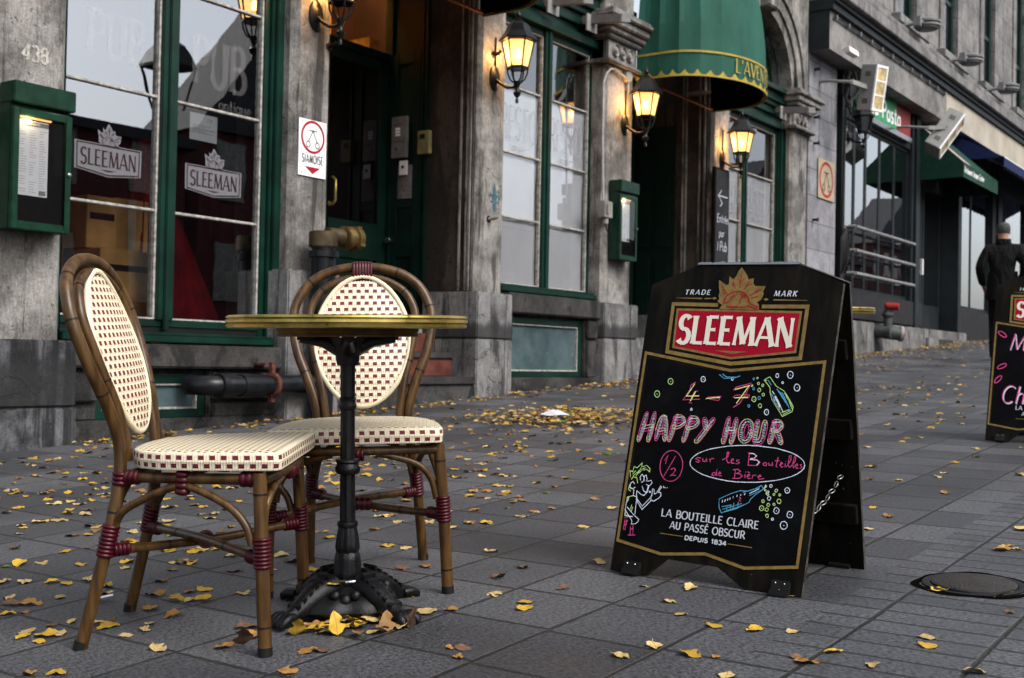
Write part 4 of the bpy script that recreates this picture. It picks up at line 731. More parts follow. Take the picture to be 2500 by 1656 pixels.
# ------------------------------------------------------------------ lanterns
M_blackp = plain('black_lantern_paint', (.010, .010, .011), .32, var=.4, scale=20, bump=.15)
M_unlit = see('dusty_lantern_glass', (.55, .55, .52), 1.2, extra=.08)
def lantern(x, z, lit, label, k=1.0, y=5.93, group='wall lanterns along the pub front'):
    L = empty('wall_lantern', (x, y, z), label, 'lantern', group)
    F = lambda p: V((x+p.x*k, y-.24*k+p.y*k, z+p.z*k))
    m = MB(); m.lathe([(.0, -.030), (.035, -.028), (.045, -.018), (.07, -.016), (.082, -.006), (.082, 0)], 24, lambda p: V((x+p.x*k*.85, y+p.z*k, z-.005+p.y*1.35*k))); m.build('wall_plate', M_blackp, L, smooth=50)
    m = MB(); m.tube([F(V(p)) for p in ((0, .22, -.02), (0, .17, -.06), (0, .10, -.10), (0, .04, -.105), (0, 0, -.09))], .014*k, 8); m.tube([V((x, y-.012, z)), V((x, y-.012, z+.34*k))], .007*k, 6); m.build('arm', M_blackp, L, smooth=50)
    def hexa(prof, name, mat, par=L, smooth=None, n=6):
        m = MB(); m.lathe(prof, n, F); return m.build(name, mat, par, smooth=smooth)
    hexa([(.0, -.245), (.012, -.24), (.014, -.21), (.006, -.20), (.028, -.175), (.034, -.155), (.018, -.135), (.018, -.10), (.03, -.085), (.03, -.06)], 'drop_finial', M_blackp, smooth=50, n=12)
    m = MB()
    for i in range(6):
        a = PI/3*i; c, s = math.cos(a), math.sin(a)
        m.tube([F(V((c*r, s*r, zz))) for r, zz in ((.022, -.075), (.060, -.045), (.082, .005), (.086, .05))], .007*k, 6)
        m.tube([F(V((c*r, s*r, zz))) for r, zz in ((.086, .05), (.134, .275))], .0075*k, 6)
    m.lathe([(.088, .04), (.096, .045), (.096, .06), (.086, .062)], 6, F, cap=False); m.lathe([(.132, .265), (.142, .27), (.142, .29), (.13, .29)], 6, F, cap=False)
    m.lathe([(.0, .046), (.086, .046), (.086, .052), (0, .052)], 6, F, cap=False)
    m.build('cage', M_blackp, L, smooth=40)
    g = MB(); g.lathe([(.083, .055), (.130, .27)], 6, F, cap=False); g.build('lamp_glass', M_lampglass if lit else M_unlit, L)
    hexa([(.16, .272), (.166, .286), (.150, .305), (.118, .345), (.088, .41), (.062, .435), (.03, .44)], 'roof', M_blackp)
    hexa([(.03, .438), (.034, .455), (.014, .468), (.024, .485), (.026, .50), (.012, .515), (.006, .54), (0, .55)], 'finial', M_blackp, smooth=50, n=12)
    if lit:
        b = MB(); b.lathe([(0, .13), (.016, .135), (.024, .165), (.020, .195), (0, .21)], 12, F); b.build('bulb', M_bulb, L, smooth=60)
        for dy in (-.20, .195):
            pass
        l = bpy.data.lights.new('lantern_light', 'POINT'); l.energy = 6.5; l.color = (1, .50, .15); l.shadow_soft_size = .05
        o = bpy.data.objects.new('lantern_light', l); COL.objects.link(o); o.parent = L; o.location = (0, -.24*k+.145*k, .17*k)
    return L
lantern(5.925, 3.13, True, 'lit black lantern on the pier left of the first doorway, cut by the top edge')
lantern(8.04, 3.13, True, 'lit black lantern on the pier with the blue lily mark')
lantern(10.24, 3.12, True, 'lit black lantern on the pier with the white conduit, right of the papered window')
lantern(12.48, 3.11, True, 'lit black lantern above the narrow chalk blackboard')
# ------------------------------------------------------------------ menu boxes, signs, pipes on the front
def menu_box(x0, x1, z0, z1, label, lamp):
    B = empty('menu_box', (x0, 5.93, z0), label, 'menu box', 'green menu boxes on the piers')
    y0 = 5.79; w, h = x1-x0, z1-z0
    m = MB(); e = .035*w/.34
    m.box(x0, x1, y0+.03, 5.925, z0, z1); m.box(x0-.006, x1+.012, y0-.012, 5.92, z1-.10*h/.77, z1+.012)
    m.build('case', M_green2, B, bevel=.005)
    m = MB(); zt = z1-.125*h/.77
    m.box(x0, x0+e, y0, y0+.028, z0, zt); m.box(x1-e, x1, y0, y0+.028, z0, zt); m.box(x0+e, x1-e, y0, y0+.028, z0, z0+.045); m.box(x0+e, x1-e, y0, y0+.028, zt-.04, zt)
    f = m.build('door_frame', M_green2, B, bevel=.004)
    m = MB(); m.box(x0+e, x1-e, y0+.024, y0+.029, z0+.045, zt-.04); m.build('backing', M_black, B)
    q = MB(); q.poly([(x0+e, y0+.006, z0+.045), (x1-e, y0+.006, z0+.045), (x1-e, y0+.006, zt-.04), (x0+e, y0+.006, zt-.04)]); q.build('glass', M_clear, f)
    m = MB(); pw, ph = .5*w, .52*h; px, pz = x0+e+.005, zt-.06-ph; m.box(px, px+pw, y0+.018, y0+.020, pz, pz+ph); pp = m.build('menu_sheet', M_paper, B)
    m = MB(); G1 = facade(px, pz, y0+.0165); m.box(px+.03, px+pw, y0+.0165, y0+.0175, pz+ph*.93, pz+ph*.99)
    for col in range(3):
        for i in range(26):
            if rnd.random() < .82: m.ribbon([(pw*(.04+.33*col), ph*(.05+.033*i)), (pw*(.04+.33*col+.12+.14*rnd.random()), ph*(.05+.033*i))], .0028, G1)
    m.box(px+pw*.72, px+pw*.95, y0+.0165, y0+.0175, pz+ph*.02, pz+ph*.08); m.build('print', M_ghostk, pp)
    m = MB(); text(m, '\u00c0 la carte', facade(px+.045, pz+ph*.945, y0+.0155), .016, weight=.16); m.build('heading', M_white, pp)
    m = MB(); m.box(x0+e, x0+e+pw*1.1, y0+.012, y0+.026, zt-.05, zt-.042); m.build('lamp_strip', M_lampglass, B)
    m = MB(); m.lathe([(0, 0), (.012, .003), (.012, .012), (0, .016)], 12, lambda p: V((x1-e*.5, y0-p.z, z0+h*.42)) + V((p.x, 0, p.y))); m.build('lock', M_steel, f, smooth=50)
    if lamp:
        l = bpy.data.lights.new('menu_light', 'POINT'); l.energy = 2.0; l.color = (1, .75, .4); l.shadow_soft_size = .02
        o = bpy.data.objects.new('menu_light', l); COL.objects.link(o); o.parent = B; o.location = V((px+.05, y0-.004+.012, zt-.055))-B.location
menu_box(3.575, 3.93, 1.39, 2.165, 'large green glazed menu box with a lit sheet under the house number', True)
menu_box(9.95, 10.29, 1.75, 2.51, 'small green menu box on the pier beside the second doorway', True)
def siamese_sign(x0, x1, z0, z1, label, word, bgm, yy=5.925):
    S = empty('wall_sign', (x0, yy, z0), label, 'sign', 'standpipe signs on the wall')
    w, h = x1-x0, z1-z0
    m = MB(); m.box(x0, x1, yy-.006, yy, z0, z1); m.build('plate', bgm, S)
    G1 = facade(x0, z0, yy-.008); cz = .70*h if word else .5*h; r = .40*w; rz = r if word else .42*h
    m = MB(); m.ribbon([(w*.5+r*math.cos(a*PI/20), cz+rz*math.sin(a*PI/20)) for a in range(40)], .018*w/.26, G1, closed=True)
    if word: m.poly([G1(w*.22, .17*h), G1(w*.80, .17*h), G1(w*.51, .045*h)])
    m.build('red_mark', M_red, S)
    m = MB(); lw = .007*w/.26
    k = rz/r
    P_ = lambda a, b: (w*.5+a*r, cz+b*r*k)
    m.ribbon([P_(-.38, .42), P_(.38, .42)], lw, G1); m.ribbon([P_(0, .42), P_(-.40, -.32)], lw, G1); m.ribbon([P_(0, .42), P_(.40, -.32)], lw, G1)
    for s in (-1, 1): m.ribbon([P_(s*.42+.17*math.cos(a*PI/8), -.5+.2*math.sin(a*PI/8)) for a in range(16)], lw, G1, closed=True)
    if word: text(m, word, G1, .058*h/.39, w*.12, .235*h, width=w*.76, weight=.125, thin=1, flare=1, sp=.22)
    for a, b in ((.1, .05), (.9, .05), (.1, .95), (.9, .95)): m.poly([G1(w*a+.006*math.cos(i), h*b+.006*math.sin(i)) for i in range(6)])
    m.build('black_mark', M_ink, S); return S
siamese_sign(5.78, 6.045, 1.995, 2.388, 'white standpipe sign with a red ring and red arrow beside the first door', 'SIAMOISE', M_white)
M_cream = plain('aged_cream_enamel', (.62, .50, .32), .5, var=.12, scale=5)
siamese_sign(15.44, 16.04, 3.045, 3.585, 'cream standpipe sign with a red ring on the pale ashlar wall', None, M_cream, yy=5.915)
# standpipe with brass elbow, and the pipe along the wall
S = empty('standpipe', (5.885, 5.79, gz(5.9)), 'black standpipe with a brass elbow and outlet beside the first doorway', 'standpipe')
x, y = 5.885, 5.76
m = MB(); m.tube([(x, y, gz(x)), (x, y, 1.50)], .085, 20); m.lathe([(.085, 0), (.105, .005), (.105, .045), (.085, .05)], 20, lambda p: V((x, y, 1.42))+p, cap=False); m.build('riser', M_pipe, S, smooth=50)
M_oldbrass = plain('old_brass', (.13, .10, .055), .5, .6, var=.4, scale=14, bump=.25)
m = MB(); m.tube([(x-.01, y, 1.49), (x-.01, y, 1.60)], .098, 18); m.tube([(x+.02, y, 1.575), (x+.16, y-.02, 1.575)], .060, 16); m.build('elbow', M_oldbrass, S, smooth=50, bevel=.008)
m = MB(); FN = lambda p: V((x+.16+p.z, y-.02+p.x, 1.575+p.y))
m.lathe([(.05, 0), (.082, .004), (.082, .06), (.07, .065), (.07, .09), (.09, .095), (.09, .14), (.06, .145), (.06, .165), (.0, .165)], 18, FN)
for i in range(4): m.obox(FN(V((.085*math.cos(i*PI/2+.5), .085*math.sin(i*PI/2+.5), .118))), (.022, 0, 0), (0, .012, 0), (0, 0, .012))
m.build('outlet', plain('worn_brass', (.26, .17, .06), .45, .7, var=.5, scale=18, bump=.3), S, smooth=40)
S = empty('drain_pipe', (4.95, 5.76, .55), 'thick black iron pipe with a rusty clamp running along the foot of the wall', 'pipe')
m = MB(); m.tube([(4.90, 5.95, .55), (4.93, 5.80, .55), (5.0, 5.775, .55), (5.36, 5.775, .553), (5.82, 5.775, .56)], .062, 18); m.lathe([(.062, 0), (.078, .004), (.078, .05), (.062, .054)], 18, lambda p: V((4.99+p.z, 5.775+p.x, .55+p.y)), cap=False); m.lathe([(.06, 0), (.071, .004), (.071, .2), (.06, .204)], 18, lambda p: V((5.17+p.z, 5.775+p.x, .552+p.y)), cap=False); m.build('pipe', M_pipe, S, smooth=50)
m = MB(); m.lathe([(.063, 0), (.082, .003), (.082, .032), (.063, .035)], 18, lambda p: V((5.43+p.z, 5.775+p.x, .554+p.y)), cap=False); m.box(5.432, 5.462, 5.76, 5.79, .63, .70); m.box(5.432, 5.462, 5.76, 5.79, .44, .48); m.box(5.40, 5.49, 5.79, 5.94, .68, .695); m.build('clamp', M_rust, S, smooth=40)
# intercom, door phone and small fittings
X = 7.815
I = empty('intercom', (X, 6.75, 2.48), 'tall grey intercom panel with pale buttons beside the dark doorway', 'intercom')
m = MB(); m.box(X-.035, X, 6.665, 6.84, 2.48, 2.84); m.build('case', M_grey, I, bevel=.006)
G1 = side_wall(X-.037, 6.84, 2.48)
m = MB()
for i in range(3): m.poly([G1(.05, .19+i*.026), G1(.105, .19+i*.026), G1(.105, .21+i*.026), G1(.05, .21+i*.026)])
m.build('button', M_paper, I)
m = MB(); m.poly([G1(.06+.012*math.cos(i), .08+.012*math.sin(i)) for i in range(6)]); m.ribbon([(.02, .14), (.155, .14)], .003, G1); m.ribbon([(.02, .29), (.155, .29)], .003, G1); m.build('seam', M_ink, I)
I = empty('keypad_box', (X, 6.70, 2.33), 'small white bell plate below the grey intercom', 'bell plate')
m = MB(); m.box(X-.02, X-.005, 6.665, 6.755, 2.33, 2.455); m.build('plate', M_white, I, bevel=.003)
m = MB(); m.lathe([(0, 0), (.014, .002), (.014, .008), (0, .012)], 12, lambda p: V((X-.02-p.z, 6.71+p.x, 2.40+p.y))); m.build('bell_button', M_ink, I)
I = empty('access_box', (7.84, 6.47, 2.49), 'small beige access box where the green door meets the stone', 'access box')
m = MB(); m.box(7.77, 7.82, 6.41, 6.535, 2.49, 2.69); m.build('case', M_cream2 if 'M_cream2' in globals() else plain('beige_enamel', (.32, .28, .13), .5), I, bevel=.005)
m = MB(); m.box(7.766, 7.769, 6.45, 6.505, 2.62, 2.66); m.build('display', M_ink, I)
C = empty('electric_conduit', (9.83, 5.92, 2.12), 'white painted conduit arching over the pier with a grey switch box below', 'conduit')
m = MB(); m.tube([(9.835, 5.915, 2.30), (9.80, 5.915, 2.9), (9.80, 5.915, 3.45), (9.83, 5.90, 3.54), (9.90, 5.895, 3.60), (9.98, 5.895, 3.615), (10.10, 5.895, 3.59), (10.2, 5.89, 3.57)], .011, 8); m.tube([(10.24, 5.895, 3.56), (10.24, 5.895, 3.44)], .010, 8); m.build('tube', plain('white_conduit_paint', (.48, .48, .48), .5, var=.2, scale=20, dim=.55), C, smooth=50)
m = MB(); m.box(9.76, 9.91, 5.85, 5.925, 2.14, 2.30); m.box(9.785, 9.83, 5.835, 5.85, 2.17, 2.27); m.lathe([(.03, 0), (.03, .06), (0, .065)], 10, lambda p: V((9.84+p.x, 5.89+p.y, 2.14-p.z))); m.build('switch_box', plain('grey_switch_box', (.36, .35, .32), .6, var=.2), C, bevel=.006)
m = MB(); m.tube([(9.84, 5.89, 2.08), (9.86, 5.885, 2.02), (9.92, 5.88, 2.01), (9.96, 5.89, 2.10), (9.95, 5.90, 2.5)], .007, 6); m.build('cable', M_black, C, smooth=50)
m = MB(); m.lathe([(0, -.05), (.06, -.045), (.065, 0), (0, 0)], 14, lambda p: V((10.24+p.x, 5.925+p.z, 3.60+p.y))); m.build('junction', M_flood, C, smooth=40)
# iron pegs left in the stone
for (xx, zz, lab) in ((6.06, 2.94, 'rusty iron peg in the pier just below the first lantern'), (8.02, 3.32, 'upper rusty iron peg on the pier with the lily mark'), (8.0, 1.93, 'broken white hook on the pier below the lily mark')):
    o = empty('wall_peg', (xx, 5.93, zz), lab, 'peg')
    m = MB(); m.tube([(xx, 5.93, zz), (xx, 5.87, zz+.004), (xx+.012, 5.855, zz+.02)], [.014, .017, .022], 8); m.build('shank', M_bead if 'white' in lab else M_iron, o, smooth=50)
    m = MB(); m.lathe([(0, 0), (.03, 0), (.03, .006), (0, .008)], 10, lambda p: V((xx+p.x, 5.929-p.z, zz+p.y))); m.build('rosette', M_reveal, o)
# narrow chalk board
B = empty('chalk_board', (12.16, 5.87, 1.70), 'tall narrow black chalk board with a white arrow hung below the lantern', 'chalk board')
m = MB(); m.box(12.165, 12.545, 5.86, 5.90, 1.45, 2.98); m.build('frame', M_board, B, bevel=.006)
m = MB(); m.box(12.19, 12.52, 5.856, 5.859, 1.48, 2.95); m.build('slate', plain('grey_slate', (.022, .024, .028), .7, var=.4), B)
m = MB(); G1 = facade(12.19, 1.48, 5.854)
m.ribbon([(.30, 1.18), (.06, 1.18), (.14, 1.25)], .014, G1); m.ribbon([(.06, 1.18), (.16, 1.10), (.10, 1.06)], .014, G1)
for s_, u_, v_, h_ in (('Entr\u00e9e', .03, .88, .095), ('par', .09, .72, .085), ('l', .05, .56, .10), ('Pub', .11, .56, .105)): text(m, s_, G1, h_, u_, v_, weight=.12, flare=1, thin=1, slant=.1)
m.ribbon([(.10, .42), (.24, .44)], .012, G1)
for i in range(9):
    a = rnd.random()*6; m.ribbon([(.16+.03*math.cos(a), .18+.04*math.sin(a)), (.16+.10*math.cos(a), .18+.14*math.sin(a))], .010, G1)
m.build('chalk_writing', chalk('grey_white_chalk', (.34, .36, .40)), B)
# ------------------------------------------------------------------ dome awnings over the doorways
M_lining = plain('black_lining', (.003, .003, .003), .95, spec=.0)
def awning(xc, hw, label, name_text):
    A = empty('dome_awning', (xc, 5.93, 3.6), label, 'awning', 'green dome awnings over the doorways')
    yw, ys, dep = 5.92, 5.60, .60
    N = 48
    def plan(q):                     # q 0..1 along the hem, wall to wall
        Ls = yw-ys; Le = PI*(hw+dep)/2*1.02; Lt = 2*Ls+Le; s = q*Lt
        if s < Ls: return xc-hw, yw-s
        if s > Ls+Le: return xc+hw, ys+(s-Ls-Le)
        a = (s-Ls)/Le*PI; return xc-hw*math.cos(a), ys-dep*math.sin(a)
    def pt(q, zz, k, dip=0.0):
        px, py = plan(q); return V((xc+(px-xc)*k, yw+(py-yw)*k, zz))
    zb, zl = 3.60, 3.84
    prof = [(zb, 1.0), (zl, 1.0)]+[(zl+1.75*math.sin(a), 1.0*math.cos(a)**.85 if a < 1.56 else .001) for a in [i*PI/2/9 for i in range(1, 10)]]
    m = MB(); vs, fs = [], []
    for zz, k in prof:
        for i in range(N+1):
            q = i/N; g = (i % 4)/4; sag = 1-.034*math.sin(PI*g)*(1 if zz > zl+.01 else .2)
            vs.append(pt(q, zz, k*sag))
    for j in range(len(prof)-1):
        for i in range(N): a = j*(N+1)+i; fs.append((a, a+1, a+N+2, a+N+1))
    m.add(vs, fs); cl = m.build('canopy', M_awn, A, smooth=7)
    m = MB(); n2 = 240; vs = []
    for i in range(n2+1):
        q = i/n2; s = abs(math.sin(PI*q*21)); p = pt(q, zb-.006, 1.012); p2 = pt(q, zb+.012+.055*(1-s)**1.4, 1.012); vs += [p, p2]
    m.add(vs, [(2*i, 2*i+2, 2*i+3, 2*i+1) for i in range(n2)])
    vs = []
    for i in range(N+1): vs += [pt(i/N, zl-.008, 1.008), pt(i/N, zl+.012, 1.008)]
    m.add(vs, [(2*i, 2*i+2, 2*i+3, 2*i+1) for i in range(N)]); m.build('trim', M_yellow, A)
    m = MB(); m.tube([pt(i/24, zb+.02, .985) for i in range(25)], .014, 6); m.tube([pt(i/24, zl, .98) for i in range(25)], .012, 6)
    m.tube([V((xc-hw*.97, yw-.02, zb+.02)), V((xc+hw*.97, yw-.02, zb+.02))], .016, 6)
    for q in (.2, .35, .5, .65, .8): m.tube([pt(q, zz, k*.93) for zz, k in prof[1:9]], .010, 6)
    m.build('awning_frame', M_rust, A, smooth=50)
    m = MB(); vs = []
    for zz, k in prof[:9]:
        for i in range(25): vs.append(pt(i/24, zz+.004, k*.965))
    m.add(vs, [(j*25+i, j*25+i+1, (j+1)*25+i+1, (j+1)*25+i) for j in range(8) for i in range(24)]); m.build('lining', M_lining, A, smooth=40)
    m = MB(); Ltot = 2*(yw-ys)+PI*(hw+dep)/2*1.02
    text(m, name_text, lambda u, v: pt(u/Ltot, v, 1.012), .140, Ltot*.385, zb+.075, width=.86, weight=.12, thin=.6); m.build('lettering', M_yellow, A)
    return A
awning(6.97, .87, 'green dome awning over the first doorway, mostly above the frame', "L'AVENTURE")
awning(11.31, .865, 'green dome awning with yellow scalloped hem over the second doorway', "L'AVENTURE")
# steel brackets under the entablature
for i, (xx, lab) in enumerate(((8.95, 'grey steel bracket arm left of the window mullion head'), (9.62, 'grey steel bracket arm beside the carved capital'), (14.3, 'grey steel bracket arm under the arch'))):
    o = empty('awning_bracket', (xx, 6.0, 3.9), lab, 'bracket', 'steel brackets over the windows')
    m = MB(); m.obox((xx, 5.80, 4.0), (.035, -.03, 0), (.02, .24, .03), (0, 0, .04)); m.build('arm', M_grey, o, bevel=.004)
    m = MB(); m.box(xx-.09, xx+.09, 5.945, 5.96, 3.90, 4.06); m.build('wall_plate', M_flood, o)
# ------------------------------------------------------------------ the shop building further up the street
shop = empty('shop_building', (16, 5.9, gz(16)), 'grey stone building with a dark shopfront, deep fascia and upper sash windows', 'building')
m = MB(); m.box(15.12, 16.16, 5.93, 6.4, .6, 5.2); m.build('wall', M_ashlar, shop)
m = MB(); m.box(16.16, 40, 7.2, 7.3, .6, 5.2); m.build('back_wall', M_room, shop)
m = MB(); m.box(15.105, 40, 5.66, 6.2, 4.955, 5.47); fa = m.build('fascia', M_fascia, shop)
m = MB(); m.box(15.095, 15.105, 5.655, 6.0, 4.95, 5.62); m.build('fascia_end', M_shop, fa)
m = MB()
for xx in (17.6, 19.9, 22.2, 24.6, 27.2): m.box(xx, xx+.012, 5.656, 5.662, 4.96, 5.47)
m.build('fascia_joint', M_grey, fa)
M_beigef = plain('beige_fascia', (.50, .45, .37), .8, var=.15, scale=2, dim=.62)
m = MB(); m.box(20.6, 40, 5.652, 5.659, 4.957, 5.46); m.build('beige_panel', M_beigef, fa)
m = MB(); m.box(15.08, 40, 5.60, 6.1, 5.474, 5.56); m.box(15.08, 40, 5.56, 6.1, 5.562, 5.62); m.build('gutter_moulding', M_shop, shop)
m = MB(); m.box(15.08, 40, 5.48, 6.1, 5.624, 5.78); m.box(15.1, 40, 5.62, 6.1, 5.784, 6.0); m.build('cornice', M_upper, shop, bevel=.01)
# upper floor: piers between tall sash windows
wins = [(18.95, 19.75), (21.45, 22.25), (24.2, 25.0), (26.9, 27.7), (29.6, 30.4)]
m = MB(); xs = [15.12]+[v for w in wins for v in w]+[40]
for i in range(0, len(xs), 2): m.box(xs[i], xs[i+1], 5.95, 6.4, 6.0, 11)
for a, b in wins: m.box(a, b, 5.97, 6.4, 6.0, 6.33)
m.build('upper_wall', M_upper, shop)
for a, b in wins:
    m = MB(); m.box(a-.30, a-.02, 5.92, 5.95, 6.0, 11); m.box(b+.02, b+.30, 5.92, 5.95, 6.0, 11); m.box(a-.40, b+.40, 5.80, 5.97, 6.20, 6.34); m.build('window_surround', M_upper, shop, bevel=.01)
    f = MB(); f.box(a, a+.10, 6.0, 6.08, 6.33, 9); f.box(b-.10, b, 6.0, 6.08, 6.33, 9); f.box(a+.1, b-.1, 6.0, 6.08, 6.33, 6.45); f.box(a+.1, b-.1, 6.01, 6.07, 7.35, 7.43); f.box(a+.1, b-.1, 6.0, 6.08, 8.9, 9.0)
    fr = f.build('upper_window', M_green, shop)
    q = MB(); q.poly([(a+.1, 6.03, 6.45), (b-.1, 6.03, 6.45), (b-.1, 6.03, 8.9), (a+.1, 6.03, 8.9)]); q.build('pane', M_glass2, fr)
m = MB(); m.box(15.2, 40, 6.4, 6.5, 6.0, 11); m.build('upper_back', M_room, shop)
# ground floor timber and glass
m = MB()
for a, b, e in ((16.16, 16.30, .02), (16.30, 16.42, .10), (16.42, 16.60, .05), (19.70, 19.82, .06), (19.82, 20.05, .10), (20.05, 20.28, .03), (22.50, 22.72, .08), (25.1, 25.4, .06), (25.4, 25.75, .10), (28.3, 28.6, .08), (31, 31.3, .08), (34, 34.3, .08)): MB().box(a, b, 6.0-e, 6.3, 1.2, 4.96).build('pilaster', M_shop, shop, bevel=.008)
m = MB(); m.box(16.6, 19.7, 5.97, 6.3, 4.36, 4.96); m.box(22.72, 25.1, 5.97, 6.3, 4.30, 4.96); m.box(25.75, 40, 5.97, 6.3, 4.5, 4.96); m.box(20.28, 22.5, 6.2, 6.4, 3.95, 4.96); m.build('transom_panel', M_shop, shop)
m = MB(); m.box(16.42, 20.3, 5.92, 6.3, 1.46, 1.86); m.box(22.55, 25.75, 5.94, 6.3, 1.40, 1.88); m.box(25.75, 40, 5.94, 6.3, 1.4, 1.75); m.build('stall_riser', plain('black_stall_riser', (.022, .022, .025), .6, var=.4), shop, bevel=.01)
m = MB(); m.box(16.1, 22.9, 5.86, 6.4, .5, 1.43); m.box(20.3, 22.9, 5.80, 6.4, .6, 1.28); m.build('base_course', M_conc, shop, bevel=.012)
m = MB(); m.box(22.9, 40, 5.87, 6.3, .8, 1.40); m.build('black_base', bpy.data.materials['black_stall_riser'], shop)
m = MB(); m.box(20.9, 21.75, 5.795, 5.80, .9, 1.27); m.build('grey_patch', M_sill, shop)
def shop_window(x0, x1, z0, z1, mulls, y=6.06, rails=()):
    f = MB(); f.box(x0, x1, y-.05, y+.08, z0, z0+.06); f.box(x0, x1, y-.05, y+.08, z1-.06, z1)
    f.box(x0, x0+.05, y-.05, y+.08, z0+.06, z1-.06); f.box(x1-.05, x1, y-.05, y+.08, z0+.06, z1-.06)
    for xm in mulls: f.box(xm-.05, xm+.05, y-.052, y+.08, z0+.06, z1-.06)
    for zr in rails: f.box(x0+.05, x1-.05, y-.01, y+.02, zr-.02, zr+.02)
    fr = f.build('shop_window', M_shop, shop, bevel=.004)
    ed = [x0+.05]+[v for xm in mulls for v in (xm-.05, xm+.05)]+[x1-.05]
    for i in range(0, len(ed), 2):
        q = MB(); q.poly([(ed[i], y-.042, z0+.06), (ed[i+1], y-.042, z0+.06), (ed[i+1], y-.042, z1-.06), (ed[i], y-.042, z1-.06)]); q.build('pane', M_glass, fr)
    return fr
shop_window(16.60, 19.70, 1.87, 4.36, (17.12, 17.62, 18.27, 18.98))
shop_window(22.72, 25.1, 1.89, 4.30, (23.68,))
def lattice(x0, x1, z0, z1, nx, nz, y):
    m = MB()
    for i in range(1, nx): xx = x0+(x1-x0)*i/nx; m.box(xx-.018, xx+.018, y-.012, y+.012, z0, z1)
    for j in range(1, nz): zz = z0+(z1-z0)*j/nz; m.box(x0, x1, y-.011, y+.011, zz-.018, zz+.018)
    return m
w4 = shop_window(25.75, 28.3, 1.75, 4.5, ()); lattice(25.8, 28.25, 1.81, 4.44, 3, 6, 6.04).build('glazing_lattice', M_pipingc, w4)
shop_window(28.6, 31, 1.75, 4.5, ()); shop_window(31.3, 34, 1.75, 4.5, ())
m = MB(); lattice(22.8, 25.05, 1.95, 3.9, 6, 7, 6.35).build('inner_lattice', M_pipingc, shop)
# recessed door
m = MB(); y = 6.25
m.box(20.3, 20.42, y, y+.06, 1.43, 3.95); m.box(21.25, 21.37, y, y+.06, 1.43, 3.95); m.box(20.42, 21.25, y, y+.06, 1.43, 1.62); m.box(20.42, 21.25, y, y+.06, 3.85, 3.95); m.box(20.42, 21.25, y+.005, y+.055, 2.42, 2.72); m.box(21.4, 22.5, y, y+.06, 1.43, 1.9); m.box(21.4, 21.5, y, y+.06, 1.9, 3.95); m.box(22.4, 22.5, y, y+.06, 1.9, 3.95)
d = m.build('shop_door', M_shop, shop, bevel=.006)
q = MB(); q.poly([(20.42, y+.004, 1.62), (21.25, y+.004, 1.62), (21.25, y+.004, 3.85), (20.42, y+.004, 3.85)]); q.poly([(21.5, y+.004, 1.9), (22.4, y+.004, 1.9), (22.4, y+.004, 3.95), (21.5, y+.004, 3.95)]); q.build('door_pane', M_glass, d)
m = MB(); m.box(20.5, 21.2, y-.012, y-.002, 2.44, 2.70); m.build('notice_plate', M_flood, d)
m = MB(); m.box(21.28, 21.34, y-.04, y-.001, 2.42, 2.70); m.build('letter_plate', M_white, d)
m = MB(); m.lathe([(0, 0), (.06, .01), (.06, .02), (0, .02)], 12, lambda p: V((17.2+p.x*.4, 6.075, 2.1+p.y))); 
# warm blind cloth inside the shop window, seen through the panes
m = MB(); m.box(16.65, 17.55, 6.5, 6.52, 1.9, 4.3); m.box(18.4, 19.0, 6.45, 6.47, 2.3, 3.7); tag(m.build('window_blind', plain('olive_gold_cloth', (.26, .20, .07), .9, var=.4, dim=1)), 'olive gold blinds hanging inside the railed shop window', 'blind')
# ---- things fixed to the shopfront
G = empty('safety_rail', (16.85, 5.86, 2.1), 'three grey horizontal pipe rails across the first shop window', 'rail')
for zz in (2.11, 2.44, 2.785):
    m = MB(); m.tube([(16.8, 5.86, zz), (19.62, 5.86, zz)], .028, 8); m.tube([(19.62, 5.86, zz), (19.62, 5.96, zz)], .034, 8); m.tube([(16.8, 5.86, zz), (16.8, 5.98, zz)], .03, 8); m.build('rail', M_grey, G, smooth=50)
S = empty('shop_sign', (16.95, 5.92, 4.42), 'green white and red sign board above the railed shop window', 'sign')
m = MB(); m.box(16.95, 18.72, 5.895, 5.96, 4.50, 4.95); m.build('green_board', plain('sign_green', (.03, .26, .10), .5, var=.1, dim=.8), S)
m = MB(); m.box(18.722, 19.42, 5.895, 5.96, 4.50, 4.95); m.build('red_board', plain('sign_red_board', (.36, .015, .012), .5, var=.1), S)
m = MB(); m.box(16.9, 19.45, 5.87, 5.97, 4.42, 4.496); m.build('lower_trim', M_steel, S)
m = MB(); text(m, 'Pizza Pasta', facade(16.98, 4.585, 5.892), .27, width=1.92, weight=.17, thin=.9, flare=1); m.build('lettering', M_white, S)
